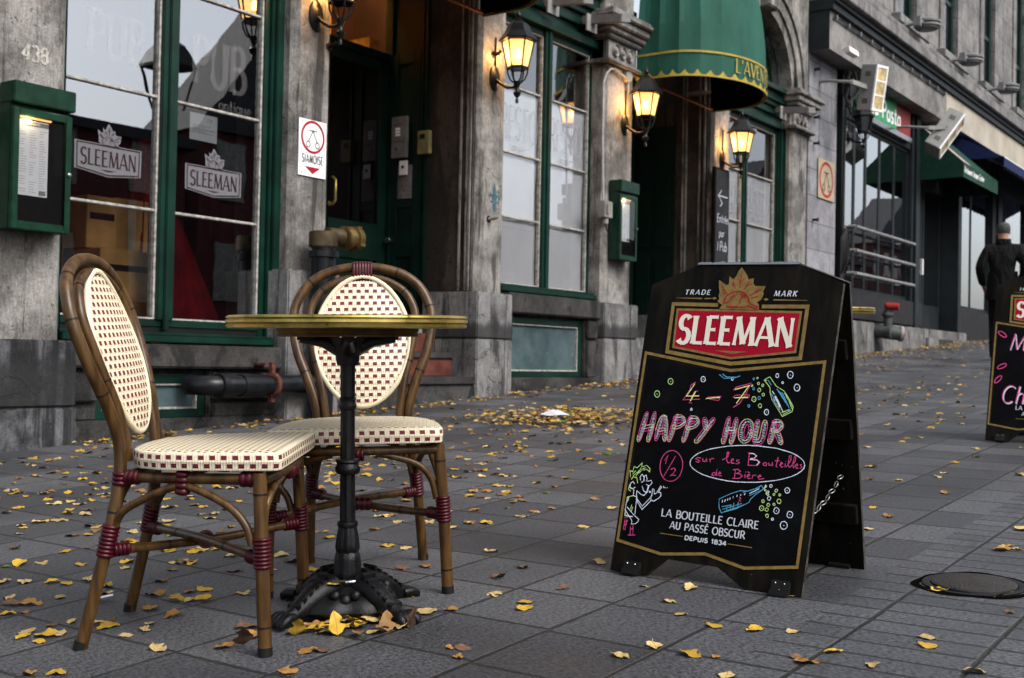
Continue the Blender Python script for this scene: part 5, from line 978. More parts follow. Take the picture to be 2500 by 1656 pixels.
def floodlight(c, ax, ay, az, k, label):
    """c centre; ax across the lit face, ay the way it points, az along the long side"""
    F_ = empty('floodlight', c, label, 'floodlight', 'rectangular floodlights under the fascia')
    c, ax, ay, az = map(V, (c, ax, ay, az)); az.normalize(); ay = (ay-az*ay.dot(az)).normalized(); ax = ay.cross(az); ax = ax if ax.x > 0 else -ax
    m = MB(); m.obox(c, ax*.13*k, ay*.10*k, az*.27*k); m.build('case', M_flood, F_, bevel=.01)
    m = MB(); fc = c+ay*.101*k
    for s in (-1, 1): m.obox(fc+ax*.118*k*s, ax*.014*k, ay*.012, az*.27*k); m.obox(fc+az*.255*k*s, ax*.105*k, ay*.012, az*.014*k)
    for s in (-.33, .33): m.obox(fc+az*.255*k*s, ax*.104*k, ay*.010, az*.008*k)
    m.build('rim', M_white, F_)
    m = MB(); m.obox(fc-ay*.001, ax*.104*k, ay*.004, az*.24*k); m.build('reflector', plain('amber_reflector', (.60, .46, .22), .3, .3, var=.4, scale=12, dim=.9), F_)
    m = MB()
    for s in (-1, 1):
        for i in range(4): m.obox(c+ax*(-.131*k)+az*(s*.16*k)+ay*((i-1.5)*.018*k), ax*.001, ay*.005*k, az*.03*k)
    m.obox(c-ax*.134*k, ax*.004, ay*.022*k, az*.022*k); m.build('vent', M_ink, F_)
    m = MB(); e = c+V((-.34, .16, .04)); m.obox((c-ax*.14*k+e)/2, (e-c+ax*.14*k)/2, V((0, .02, 0)), V((0, 0, .03))); m.tube([e, e+V((.02, .3, .05)), V((e.x+.1, 5.98, c.z+.12))], .02, 8); m.build('bracket', M_flood, F_)
floodlight((15.75, 5.30, 4.51), (.95, .3, -.1), (-.15, -.95, -.2), (-.10, -.16, 1), 1.12, 'grey floodlight standing upright under the fascia, nearer of the two')
floodlight((19.05, 5.25, 4.46), (.75, .3, -.5), (.08, -.84, -.5), (.42, -.42, .80), 1.3, 'grey floodlight tilted sideways under the fascia, further up the street')
m = MB(); m.obox((15.35, 5.45, 4.93), (.09, -.03, -.02), (.02, .05, 0), (0, .01, .04)); m.tube([(15.27, 5.55, 4.98), (15.33, 5.5, 4.94)], .012, 6); tag(m.build('security_camera', M_white, bevel=.006), 'small white camera under the near end of the fascia', 'camera')
m = MB(); zz = 5.38
m.tube([(15.2, 5.63, 5.40), (20.5, 5.63, 5.40)], .016, 8)
for i in range(12): xx = 15.25+i*.47; m.box(xx, xx+.03, 5.61, 5.66, 5.37, 5.43)
tag(m.build('light_rail', M_steel, smooth=40), 'thin steel pipe rail with clips along the top of the fascia', 'pipe rail')
def spot(x, z, label):
    o = empty('round_spotlight', (x, 5.45, z), label, 'spotlight', 'round grey spotlights on the ledge')
    F = lambda p: V((x+p.x, 5.45+p.y, z+p.z))
    m = MB(); m.lathe([(0, -.09), (.15, -.085), (.17, -.07), (.17, -.045), (.20, -.04), (.20, -.01), (.17, 0), (.205, .02), (.205, .05), (.17, .065), (.12, .09), (0, .10)], 20, F); m.build('lamp_body', M_grey, o, smooth=40)
    m = MB(); m.tube([F(V((-.18, .02, 0))), F(V((-.34, .1, -.05))), F(V((-.40, .35, -.10)))], .03, 8); m.obox(F(V((-.30, .06, -.02))), (.07, .01, 0), (0, .05, 0), (0, 0, .07)); m.build('arm', M_grey, o, smooth=40)
spot(18.75, 6.13, 'round grey spotlight in front of the nearest upper window'); spot(21.35, 6.15, 'round grey spotlight, second along the ledge'); spot(24.1, 6.20, 'round grey spotlight, third along the ledge'); spot(27.3, 6.25, 'round grey spotlight at the far end of the ledge')
lantern(16.62, 4.06, False, 'unlit black lantern at the near edge of the railed shop window', .95, 5.93, 'unlit lanterns on the shopfront')
lantern(20.2, 4.03, False, 'unlit black lantern on the dark pilaster beside the small green awning', 1.0, 5.93, 'unlit lanterns on the shopfront')
m = MB(); m.lathe([(0, -.05), (.05, -.04), (.06, 0), (.03, .03), (0, .03)], 12, lambda p: V((20.12+p.x, 5.80+p.y, 4.48+p.z))); tag(m.build('round_lamp', M_steel, smooth=50), 'small bright round lamp above the unlit pilaster lantern', 'lamp')
# small wedge awning over the shop door
A = empty('wedge_awning', (20.9, 5.9, 3.9), 'small dark green wedge awning with red and white stripes over the shop door', 'awning')
xa, xb, yf, yb, zf0, zf1, zt = 20.0, 22.3, 5.2, 5.9, 3.90, 4.14, 4.80
m = MB(); m.poly([(xa, yb, zf0), (xa, yf, zf0), (xa, yf, zf1), (xa, yb, zt)]); m.poly([(xb, yb, zf0), (xb, yf, zf0), (xb, yf, zf1), (xb, yb, zt)]); m.poly([(xa, yf, zf1), (xb, yf, zf1), (xb, yb, zt), (xa, yb, zt)]); m.poly([(xa, yf, zf0), (xb, yf, zf0), (xb, yf, zf1), (xa, yf, zf1)]); m.build('canopy', M_awn2, A)
m = MB()
for c_, a, b in ((0, .04, .07), (0, .19, .26)):
    sl = lambda u, v: V((xa+u, yf+(yb-yf)*v-.004, zf1+(zt-zf1)*v+.002))
    m.poly([sl(a*1.5, 0), sl(b*1.5, 0), sl(b*1.5, 1), sl(a*1.5, 1)])
m.build('white_stripe', M_white, A)
m = MB(); m.poly([sl(.10*1.5, 0), sl(.16*1.5, 0), sl(.16*1.5, 1), sl(.10*1.5, 1)]); m.poly([sl(.29*1.5, 0), sl(.33*1.5, 0), sl(.33*1.5, 1), sl(.29*1.5, 1)]); m.build('red_stripe', M_red, A)
m = MB(); text(m, 'Restaurant Jacques Cartier', facade(xa+.06, zf0+.085, yf-.004), .10, width=1.25, weight=.16, slant=.25, flare=1); m.build('lettering', M_white, A)
# blue awning
A = empty('blue_awning', (24, 5.9, 4.3), 'dark blue cloth awning with a pale edge line further up the street', 'awning')
xa, xb, yf, yb = 21.9, 31, 5.0, 5.9
m = MB(); m.poly([(xa, yf, 4.50), (xb, yf, 4.50), (xb, yb, 4.98), (xa, yb, 4.98)]); m.poly([(xa, yb, 4.5), (xa, yf, 4.50), (xa, yb, 4.98)])
vs = []
for i in range(121): u = i/120; vs += [(xa+(xb-xa)*u, yf, 4.50), (xa+(xb-xa)*u, yf+.01, 4.32+.03*abs(math.sin(u*PI*30)))]
m.add(vs, [(2*i, 2*i+1, 2*i+3, 2*i+2) for i in range(120)]); m.build('canopy', M_blue, A)
m = MB(); m.box(xa, xb, yf-.006, yf-.001, 4.49, 4.505); m.build('edge_line', M_white, A)
# fire standpipe with red caps
S = empty('fire_connection', (17.9, 5.7, 1.35), 'grey fire hose connection with red caps on the pale base course', 'fire connection')
m = MB(); m.tube([(17.75, 5.9, 1.30), (17.75, 5.62, 1.30)], .10, 14); m.tube([(17.75, 5.72, 1.30), (17.93, 5.56, 1.27)], [.11, .10], 14); m.tube([(17.75, 5.68, 1.32), (17.76, 5.68, 1.62)], .065, 12); m.lathe([(.08, 0), (.09, .02), (.09, .05), (.08, .06)], 12, lambda p: V((17.755, 5.68, 1.52))+p); m.build('body', plain('grey_green_iron', (.085, .10, .10), .6, var=.3, bump=.2), S, smooth=45)
m = MB(); m.tube([(17.72, 5.7, 1.68), (17.76, 5.52, 1.67)], .055, 12); m.tube([(17.80, 5.72, 1.68), (17.97, 5.62, 1.67)], .05, 12); m.build('red_cap', M_redpaint, S, smooth=50)
m = MB(); m.tube([(17.93, 5.56, 1.27), (17.955, 5.52, 1.265)], .115, 16); m.build('white_cap', M_flood, S, smooth=50)
m = MB(); m.tube([(17.953, 5.522, 1.265), (17.962, 5.508, 1.263)], .085, 16); m.build('red_plate', M_redpaint, S)
S = empty('cable_coil', (16.28, 5.85, 2.1), 'loose black cable coils hanging by the dark corner post', 'cable')
m = MB()
for k in range(4): m.tube([(16.24+.02*k+.05*math.sin(a*PI/8), 5.86-.01*k-.04*abs(math.sin(a*PI/8)), 2.35+.12*k*.3+.28*math.cos(a*PI/8)) for a in range(16)], .012, 5, closed=True)
m.tube([(16.27, 5.87, 2.6), (16.30, 5.87, 3.6), (16.34, 5.86, 4.5), (16.28, 5.85, 4.9)], .016, 6); m.build('coil', M_black, S, smooth=50)
S = empty('wire_tangle', (16.2, 5.8, 4.5), 'tangle of black cables under the near end of the fascia', 'cable')
m = MB()
for k in range(7):
    p0 = V((16.1+rnd.random()*.4, 5.72+rnd.random()*.1, 4.9)); pts = [p0]
    for j in range(5): pts.append(pts[-1]+V((rnd.uniform(-.16, .16), rnd.uniform(-.04, .03), -.10+rnd.uniform(-.05, .04))))
    m.tube(pts, .016, 5)
m.obox((16.25, 5.78, 4.62), (.12, 0, 0), (0, .05, 0), (0, 0, .09)); m.build('cables', M_black, S, smooth=60)
# pegs on the ashlar
for i, zz in enumerate((4.75, 4.1, 3.75, 2.72)):
    o = tag(MB().tube([(15.3, 5.93, zz), (15.3, 5.86, zz)], .018, 6).lathe([(0, 0), (.03, .0), (.03, .012), (0, .014)], 8, lambda p: V((15.3+p.x, 5.86-p.z, zz+p.y))).build('wall_peg', M_iron), ('topmost iron peg on the pale ashlar wall', 'second iron peg from the top on the pale ashlar wall', 'iron peg just above the cream sign on the pale ashlar', 'iron peg below the cream sign on the pale ashlar')[i], 'peg')
# ------------------------------------------------------------------ across the street, seen in the reflections
M_brick = stone_mat('dark_brick', (.16, .035, .035), (.085, .022, .022), (.03, .015, .015), .3, joints=(.24, .08), bump=.2)
M_roof = plain('slate_roof', (.035, .035, .04), .7)
def opposite(x0, x1, y, h, ridge, label):
    o = empty('brick_house', (x0, y, gz(x0)-1), label, 'house', 'brick houses across the street')
    m = MB(); m.box(x0, x1, y-2.5, y, gz(x0)-1.5, h); m.build('wall', M_brick, o)
    m = MB()
    if ridge: m.prism([(x0-.2, h), (x1+.2, h), ((x0+x1)/2, ridge)], lambda u, v, d: V((u, d, v)), y-2.5, y+.2)
    else: m.box(x0-.2, x1+.2, y-2.6, y+.3, h+.002, h+.3)
    m.build('roof', M_roof, o)
    nx = max(2, int((x1-x0)/2.2))
    for i in range(nx):
        for zz in (1.6, 4.6, 7.6, 10.6):
            if zz+1.9 > h: continue
            xx = x0+(x1-x0)*(i+.5)/nx; q = MB(); q.box(xx-.55, xx+.55, y+.001, y+.05, zz+gz(x0)*.6, zz+1.7+gz(x0)*.6); q.build('window', M_beigew, o)
M_beigew = plain('pale_window', (.30, .28, .24), .4, var=.3)
opposite(2, 16.5, -15, 7.4, None, 'low dark red brick house across the street, seen only mirrored in the pub window')
opposite(16.7, 22.2, -15, 6.6, None, 'lower red brick house beside the gabled one, seen only mirrored')
opposite(22.6, 30, -15, 7.3, 12.0, 'steep gabled brick house across the street, seen only mirrored')
opposite(30.2, 48, -15, 6.0, None, 'long brick house furthest up across the street, seen only mirrored')
opposite(57, 69.5, -15, 8.6, 12.5, 'gabled brick house far up the street, seen only mirrored in the shop windows')
opposite(70, 80, -15, 7.6, None, 'flat roofed brick house far up the street, seen only mirrored in the shop windows')
opposite(80.5, 96, -15, 9.4, 13.5, 'wide gabled house furthest up the street, seen only mirrored in the shop windows')
Lp = empty('street_lamp', (11.95, -2.9, gz(11.95)), 'four sided street lantern on an iron post, seen only mirrored in the pub window', 'street lamp')
F = lambda p: V((11.95+p.x, -2.9+p.y, gz(11.95)+p.z))
m = MB(); m.lathe([(.16, 0), (.16, .3), (.09, .4), (.07, .8), (.055, 3.7), (.09, 3.75), (.05, 3.8), (.16, 3.86)], 12, F); m.build('post', M_iron, Lp, smooth=50)
m = MB()
for i in range(4): a = PI/4+PI/2*i; m.tube([F(V((.22*math.cos(a), .22*math.sin(a), 3.9))), F(V((.42*math.cos(a), .42*math.sin(a), 4.55)))], .025, 5)
m.lathe([(.46, 4.55), (.46, 4.6), (.26, 4.92), (.12, 5.0), (.10, 5.15), (0, 5.25)], 4, lambda p: F(V((p.x*.707-p.y*.707, p.x*.707+p.y*.707, p.z)))); m.build('lantern_head', M_iron, Lp)
# ------------------------------------------------------------------ rattan bistro chairs
def interp(tab, z):
    for (a, va), (b, vb) in zip(tab, tab[1:]):
        if z <= b: return va+(vb-va)*(z-a)/(b-a)
    return tab[-1][1]
YB = [(0, -.212), (.10, -.186), (.235, -.152), (.33, -.134), (.40, -.127), (.46, -.130), (.53, -.145), (.62, -.172), (.72, -.203), (.80, -.226), (.88, -.243)]
def smooth_path(pts, k=4):
    out = []; n = len(pts); P_ = [V(p) for p in pts]
    for i in range(n-1):
        p0, p1, p2, p3 = P_[max(0, i-1)], P_[i], P_[i+1], P_[min(n-1, i+2)]
        for j in range(k):
            t_ = j/k; out.append(.5*((2*p1)+(p2-p0)*t_+(2*p0-5*p1+4*p2-p3)*t_**2+(3*p1-p0-3*p2+p3)*t_**3))
    out.append(P_[-1]); return out
def rings(m, pts, at, r, w=.0022):   # thin dark bands, the nodes of the cane
    for i in at:
        i = max(1, min(len(pts)-2, int(i*len(pts)))); d = (pts[i+1]-pts[i-1]).normalized(); c = pts[i]
        m.tube([c-d*w, c+d*w], r+.0006, 14, caps=False)
def cane(name, pts, r, par, at=(), k=4, label=None):
    p = smooth_path(pts, k); m = MB(); m.tube(p, r, 14); m.cur = 1
    if at: rings(m, p, at, r)
    return m.build(name, [M_bam, M_node], par, smooth=50, world=False)
def wrap(pts, r, par, turns, name='binding'):   # ribbed burgundy binding around a cane
    p = [V(q) for q in pts]; L = sum((b-a).length for a, b in zip(p, p[1:])); n = turns*5
    out, rs = [], []
    for i in range(n+1):
        s = L*i/n; q = p[0]
        for a, b in zip(p, p[1:]):
            l = (b-a).length
            if s <= l or b is p[-1]: q = a+(b-a)*(s/l); break
            s -= l
        out.append(q); rs.append(r+.0028*abs(math.sin(PI*i/5)))
    m = MB(); m.tube(out, rs, 14); return m.build(name, M_wrap, par, smooth=60, world=False)
def make_chair(o, F_, label, top_binding=True):
    F_ = V((F_[0], F_[1])).normalized() if False else V((F_[0], F_[1], 0)).normalized()
    f3 = XG*F_.x+YG*F_.y; r3 = XG*F_.y-YG*F_.x
    C = empty('bistro_chair', gp(*o), label, 'chair', 'rattan bistro chairs', basis=(r3, f3, NG))
    R_ = .0142
    half_o = [(.165, 0), (.150, .235), (.133, .36), (.128, .43), (.136, .48), (.158, .545), (.183, .61), (.197, .675), (.198, .72), (.189, .758), (.164, .801), (.122, .834), (.065, .853), (0, .859)]
    pts = [(-x, interp(YB, z), z) for x, z in half_o] + [(x, interp(YB, z), z) for x, z in half_o[-2::-1]]
    fr = cane('outer_hoop', pts, R_, C, (.06, .20, .33, .44, .60, .69, .80, .94), 5)
    for s in (-1, 1):
        m = MB(); m.tube([(s*.1655, -.214, -.002), (s*.164, -.209, .018)], .0152, 14); m.build('foot_cap', M_foot, fr, world=False, smooth=50)
    half_i = [(.103, .405), (.106, .45), (.118, .53), (.135, .60), (.148, .67), (.152, .715), (.147, .743), (.126, .781), (.092, .807), (.048, .824), (0, .828)]
    yi = lambda z: interp(YB, z)+.006
    pts = [(-x, yi(z), z) for x, z in half_i] + [(x, yi(z), z) for x, z in half_i[-2::-1]]
    cane('inner_hoop', pts, .0118, C, (.14, .36, .63, .86), 5)
    if top_binding:                  # flat ribbed binding round both hoops
        m = MB(); yc, zc_ = interp(YB, .843)+.003, .8435; n_, k_ = 36, 16; vs = []
        for i in range(n_+1):
            x = -.029+.058*i/n_; e = .0022*abs(math.sin(PI*i/5.14)); zz = zc_-.09*x*x*20
            for j in range(k_):
                a = 2*PI*j/k_; cz_, cy_ = math.copysign(abs(math.sin(a))**.8, math.sin(a)), math.copysign(abs(math.cos(a))**.7, math.cos(a)); vs.append((x, yc+(.0165+e)*cy_-.018*cz_*.22, zz+(.0315+e)*cz_))
        m.add(vs, [(i*k_+j, i*k_+(j+1) % k_, (i+1)*k_+(j+1) % k_, (i+1)*k_+j) for i in range(n_) for j in range(k_)]); m.build('binding', M_wrap, C, smooth=60, world=False)
    # woven oval back
    zc, a, b = .646, .133, .171
    m = MB(); vs, uvs = [], []; n = 40
    rows = [0, .3, .6, .85, 1.0]
    for side in (1, -1):
        base = len(vs)
        for k in rows:
            for i in range(n):
                an = 2*PI*i/n; x = a*k*math.cos(an); z = zc+b*k*math.sin(an)*(1-.06*math.cos(2*an))
                y = interp(YB, z)+.010+side*(.010*(1-k*k)+.004); vs.append((x, y, z)); uvs.append((x+.5, z*1.05))
        o_ = base
        fs = [(o_+j*n+i, o_+j*n+(i+1) % n, o_+(j+1)*n+(i+1) % n, o_+(j+1)*n+i) for j in range(len(rows)-1) for i in range(n)]
        fs = [f[::-1] if side < 0 else f for f in fs]
        m.f += fs; m.mi += [0]*len(fs)
    m.v = [V(p) for p in vs]; m.uv = dict(enumerate(uvs))
    bk = m.build('woven_back', M_weave, C, smooth=60, world=False)
    m = MB(); m.tube([(a*1.02*math.cos(2*PI*i/n), interp(YB, zc+b*math.sin(2*PI*i/n))+.010, zc+b*1.02*math.sin(2*PI*i/n)*(1-.06*math.cos(4*PI*i/n))) for i in range(n)], .0078, 8, closed=True); m.build('piping', M_pipingc, bk, smooth=60, world=False)
    # seat: flat front, rounded rear
    out = [(.0, .245), (.12, .246), (.205, .245), (.221, .238), (.224, .222), (.216, .12), (.205, .04), (.186, -.03), (.155, -.078), (.11, -.105), (.055, -.116), (0, -.119)]
    ol = out + [(-x, y) for x, y in out[-2:0:-1]]
    n = len(ol); zt, zb = .432, .394
    m = MB(); vs, uvs = [], []
    for k, z in ((0, zt+.004), (.5, zt+.004), (.85, zt+.003), (.965, zt)):
        for x, y in ol: vs.append((x*k, .06+(y-.06)*k, z)); uvs.append((x*k+.5, .06+(y-.06)*k+.5))
    m.v = [V(p) for p in vs]; m.uv = dict(enumerate(uvs))
    m.f = [(j*n+i, (j+1)*n+i, (j+1)*n+(i+1) % n, j*n+(i+1) % n) for j in range(3) for i in range(n)]; m.mi = [0]*len(m.f)
    st = m.build('seat', M_weaves, C, smooth=60, world=False)
    k0 = n//2; ring = ol[k0:]+ol[:k0]; ring.append(ring[0]); L = [0]
    for p, q in zip(ring, ring[1:]): L.append(L[-1]+math.hypot(q[0]-p[0], q[1]-p[1]))
    dense = []
    for (p, q), l0, l1 in zip(zip(ring, ring[1:]), L, L[1:]):
        for j in range(4): dense.append((p[0]+(q[0]-p[0])*j/4, p[1]+(q[1]-p[1])*j/4, l0+(l1-l0)*j/4))
    dense.append((ring[-1][0], ring[-1][1], L[-1])); n2 = len(dense)
    m = MB(); vs, uvs = [], []
    for sc, z, vv in ((.966, zt+.0002, .0395), (.990, zt-.0015, .0360), (1.0, zt-.008, .0285), (1.002, (zt+zb)/2, .0180), (1.0, zb+.008, .0070), (.988, zb, -.0015), (.6, zb+.002, -.09)):
        for x, y, l_ in dense: vs.append((x*sc, .06+(y-.06)*sc, z)); uvs.append((l_+2, vv+.36))
    m.v = [V(p) for p in vs]; m.uv = dict(enumerate(uvs))
    m.f = [(j*n2+i, (j+1)*n2+i, (j+1)*n2+i+1, j*n2+i+1) for j in range(6) for i in range(n2-1)]; m.mi = [0]*len(m.f)
    m.build('seat_rim', M_weaver, st, smooth=60, world=False)
    # front legs, seat rails, braces
    legs = []
    for s in (-1, 1):
        lg = cane('leg', [(s*.231, .207, .0), (s*.226, .204, .14), (s*.219, .201, .28), (s*.212, .198, .388)], .0150, C, (.17, .52, .80), 4); legs.append(lg)
        m = MB(); m.tube([(s*.2312, .207, -.002), (s*.2305, .207, .019)], .0160, 14); m.build('foot_cap', M_foot, lg, world=False, smooth=50)
        wrap([(s*.224, .203, .185), (s*.221, .202, .252)], .0168, C, 8)
        cane('seat_rail', [(s*.130, -.118, .372), (s*.175, .02, .374), (s*.205, .175, .374)], .0122, C)
        wrap([(s*.200, .155, .374), (s*.207, .197, .374)], .0150, C, 3); wrap([(s*.133, -.128, .355), (s*.133, -.125, .385)], .0168, C, 3); wrap([(s*.134, -.115, .373), (s*.146, -.080, .373)], .0140, C, 3)
        # side arch: rear leg - middle of rail - front leg
        cane('brace', [(s*.149, -.140, .255), (s*.156, -.115, .30), (s*.172, -.04, .340), (s*.180, .015, .357), (s*.190, .06, .350), (s*.205, .13, .315), (s*.216, .168, .275), (s*.220, .180, .235)], .0088, C, (), 5)
        wrap([(s*.178, .022, .340), (s*.180, .026, .390)], .0145, C, 4)
        wrap([(s*.152, -.160, .200), (s*.147, -.144, .270)], .0172, C, 8)
        cane('brace', [(s*.205, .203, .245), (s*.190, .203, .300), (s*.150, .210, .340), (s*.06, .218, .366)], .0088, C, (), 5)
        cane('brace', [(s*.138, -.140, .255), (s*.122, -.135, .315), (s*.08, -.125, .355), (s*.03, -.118, .366)], .0088, C, (), 5)
    cane('front_rail', [(-.207, .205, .374), (0, .224, .374), (.207, .205, .374)], .0118, C); wrap([(-.022, .222, .366), (.022, .222, .366)], .0160, C, 4)
    cane('rear_rail', [(-.128, -.122, .372), (0, -.115, .372), (.128, -.122, .372)], .0110, C)
    for s in (-1, 1):
        a_, b_ = V((-s*.150, -.155, .212)), V((s*.222, .203, .204))
        c_ = (a_+b_)/2; c_.z += .008*s
        cane('stretcher', [a_, c_, b_], .0105, C, (.3, .7), 8)
        d_ = (b_-a_).normalized(); wrap([b_-d_*.052, b_-d_*.012], .0135, C, 4); wrap([a_+d_*.012, a_+d_*.052], .0135, C, 4)
    wrap([(-.026, .016, .206), (.034, .032, .210)], .0165, C, 4)
    return C
make_chair((1.847*1.0015+.004, 2.19), (.572, -.819), 'left rattan chair turned toward the table, brown cane and cream burgundy weave', False)
make_chair((2.439*1.0015+.005, 2.217), (-.774, -.632), 'far rattan chair facing the viewer behind the brass rimmed table')
# ------------------------------------------------------------------ round bistro tables
def make_table(x, y, label, lean=.45):
    n_ = (NG*(1-lean)+V((0, 0, 1))*lean).normalized(); xg = (V((1, 0, 0))-n_*n_.x).normalized(); yg = n_.cross(xg)
    T_ = empty('bistro_table', gp(x, y), label, 'table', 'round brass rimmed bistro tables', basis=(xg, yg, n_))
    I = lambda p: p
    def L(name, prof, mat, n=32, flute=None, par=T_, smooth=45):
        m = MB(); m.lathe(prof, n, I, flute); return m.build(name, mat, par, smooth=smooth, world=False)
    R_ = .290
    top = L('tabletop', [(0, .719), (R_-.012, .719), (R_-.012, .700), (0, .700)], plain('dark_table_top', (.05, .035, .025), .35), 64)
    L('brass_rim', [(R_-.03, .7195), (R_-.006, .7205), (R_-.001, .718), (R_, .7145), (R_-.005, .7125), (R_-.005, .7115), (R_+.001, .7095), (R_+.0015, .7035), (R_-.005, .7015), (R_-.005, .7005), (R_, .6985), (R_-.0015, .6925), (R_-.006, .6905), (R_-.03, .6905)], M_brass, 96, par=top, smooth=25)
    L('wood_ring', [(0, .690), (.172, .690), (.172, .683), (.168, .682), (.168, .676), (.170, .675), (.170, .670), (0, .670)], M_wood, 64)
    m = MB()
    for k in range(4):
        a = PI/4+k*PI/2; c, s = math.cos(a), math.sin(a)
        m.tube([(c*.02, s*.02, .645), (c*.06, s*.06, .660), (c*.115, s*.115, .664)], [.024, .016, .009], 8); m.obox((c*.10, s*.10, .666), (c*.022, s*.022, 0), (-s*.012, c*.012, 0), (0, 0, .004))
    m.lathe([(.0, .60), (.026, .60), (.029, .615), (.029, .625), (.034, .63), (.04, .65), (.05, .668), (0, .669)], 20); m.build('top_bracket', M_iron, T_, smooth=45, world=False)
    fl = lambda a, z: 1-.075*abs(math.sin(a*5))**.6
    L('column', [(.0195, .215), (.0185, .36), (.0178, .50), (.0185, .602)], M_iron, 60, fl)
    for nm, prof in (('collar', [(.018, .335), (.026, .337), (.029, .343), (.030, .352), (.026, .357), (.025, .362), (.0285, .366), (.027, .372), (.018, .374)]), ('collar', [(.017, .492), (.0205, .494), (.0215, .500), (.0215, .505), (.0195, .508), (.0195, .516), (.021, .519), (.019, .523), (.017, .524)]), ('collar', [(.018, .206), (.024, .208), (.0255, .214), (.024, .220), (.018, .222)])):
        L(nm, prof, M_iron, 32, (lambda a, z: 1+.03*math.cos(a*16)) if prof[0][1] == .335 else None)
    L('leaf_vase', [(.021, .207), (.0235, .195), (.0275, .168), (.0285, .158), (.026, .148), (.0245, .145)], M_iron, 48, lambda a, z: 1+.055*math.cos(a*8))
    L('fluted_foot', [(.026, .147), (.031, .142), (.033, .128), (.0345, .10), (.037, .082), (.034, .078)], M_iron, 60, lambda a, z: 1-.05*abs(math.sin(a*7))**.5)
    L('base', [(.0, .084), (.036, .084), (.05, .079), (.060, .074), (.078, .064), (.104, .052), (.126, .036), (.130, .022), (.118, .012), (0, .012)], M_iron, 64, lambda a, z: 1+.09*math.cos(a*4)+.02*math.cos(a*12))
    for k in range(4):
        a = math.radians(85)+k*PI/2; c, s = math.cos(a), math.sin(a)
        def FL(r, w, z): return V((c*r-s*w, s*r+c*w, z))
        m = MB(); m.tube(smooth_path([FL(.045, 0, .066), FL(.09, 0, .058), FL(.13, 0, .040), (FL(.165, 0, .022)), FL(.190, 0, .016)], 3), [.034, .034, .034, .033, .032, .030, .028, .026, .023, .021, .019, .017, .016], 12)
        for j in range(6): r = .075+j*.018; m.obox(FL(r, 0, .099-j*.0115), V((c*.004, s*.004, -.002)), V((-s*.020, c*.020, 0)), V((0, 0, .005)))
        for w in (-.021, -.007, .008, .021): m.tube([FL(.178, w*.7, .020), FL(.200, w, .021), FL(.216, w*1.1, .012), FL(.221, w*1.1, .003)], [.011, .0125, .011, .005], 8)
        m.build('claw_foot', M_iron, T_, smooth=50, world=False)
        b_ = a+PI/4; m = MB()
        for w, z, r_ in ((0, .046, .018), (-.024, .058, .014), (.024, .058, .014), (0, .03, .013)):
            q = V((math.cos(b_)*.092-math.sin(b_)*w, math.sin(b_)*.092+math.cos(b_)*w, z)); m.lathe([(0, -r_), (r_*.7, -r_*.7), (r_, 0), (r_*.7, r_*.7), (0, r_)], 10, lambda p, q=q: p+q)
        m.build('boss', M_iron, T_, smooth=60, world=False)
    return T_
tb = make_table(2.152, 1.996, 'near round table with ridged brass rim on a fluted black iron pedestal')
lp = empty('wire_loop', tb.location, 'thin brown wire loop with a bright crimp around the pedestal foot', 'wire loop', basis=tb.matrix_world.to_3x3().transposed())
m = MB(); m.tube([(.062*math.cos(i*PI/16)+.004, .056*math.sin(i*PI/16), .083+.003*math.sin(i*PI/8)) for i in range(32)], .0032, 8, closed=True); m.build('loop', plain('brown_cable', (.07, .05, .025), .5), lp, smooth=60, world=False)
m = MB(); ang = math.radians(222)
for i in range(4): a_ = ang+i*.12; d_ = V((-math.sin(a_), math.cos(a_), 0)); q = V((.063*math.cos(a_)+.004, .057*math.sin(a_), .0835)); m.tube([q-d_*.0034, q+d_*.0034], .0058, 10)
m.build('crimp', M_steel, lp, smooth=50, world=False)
make_table(5.0, 1.95, 'round brass rimmed table half hidden behind the folding sign board')
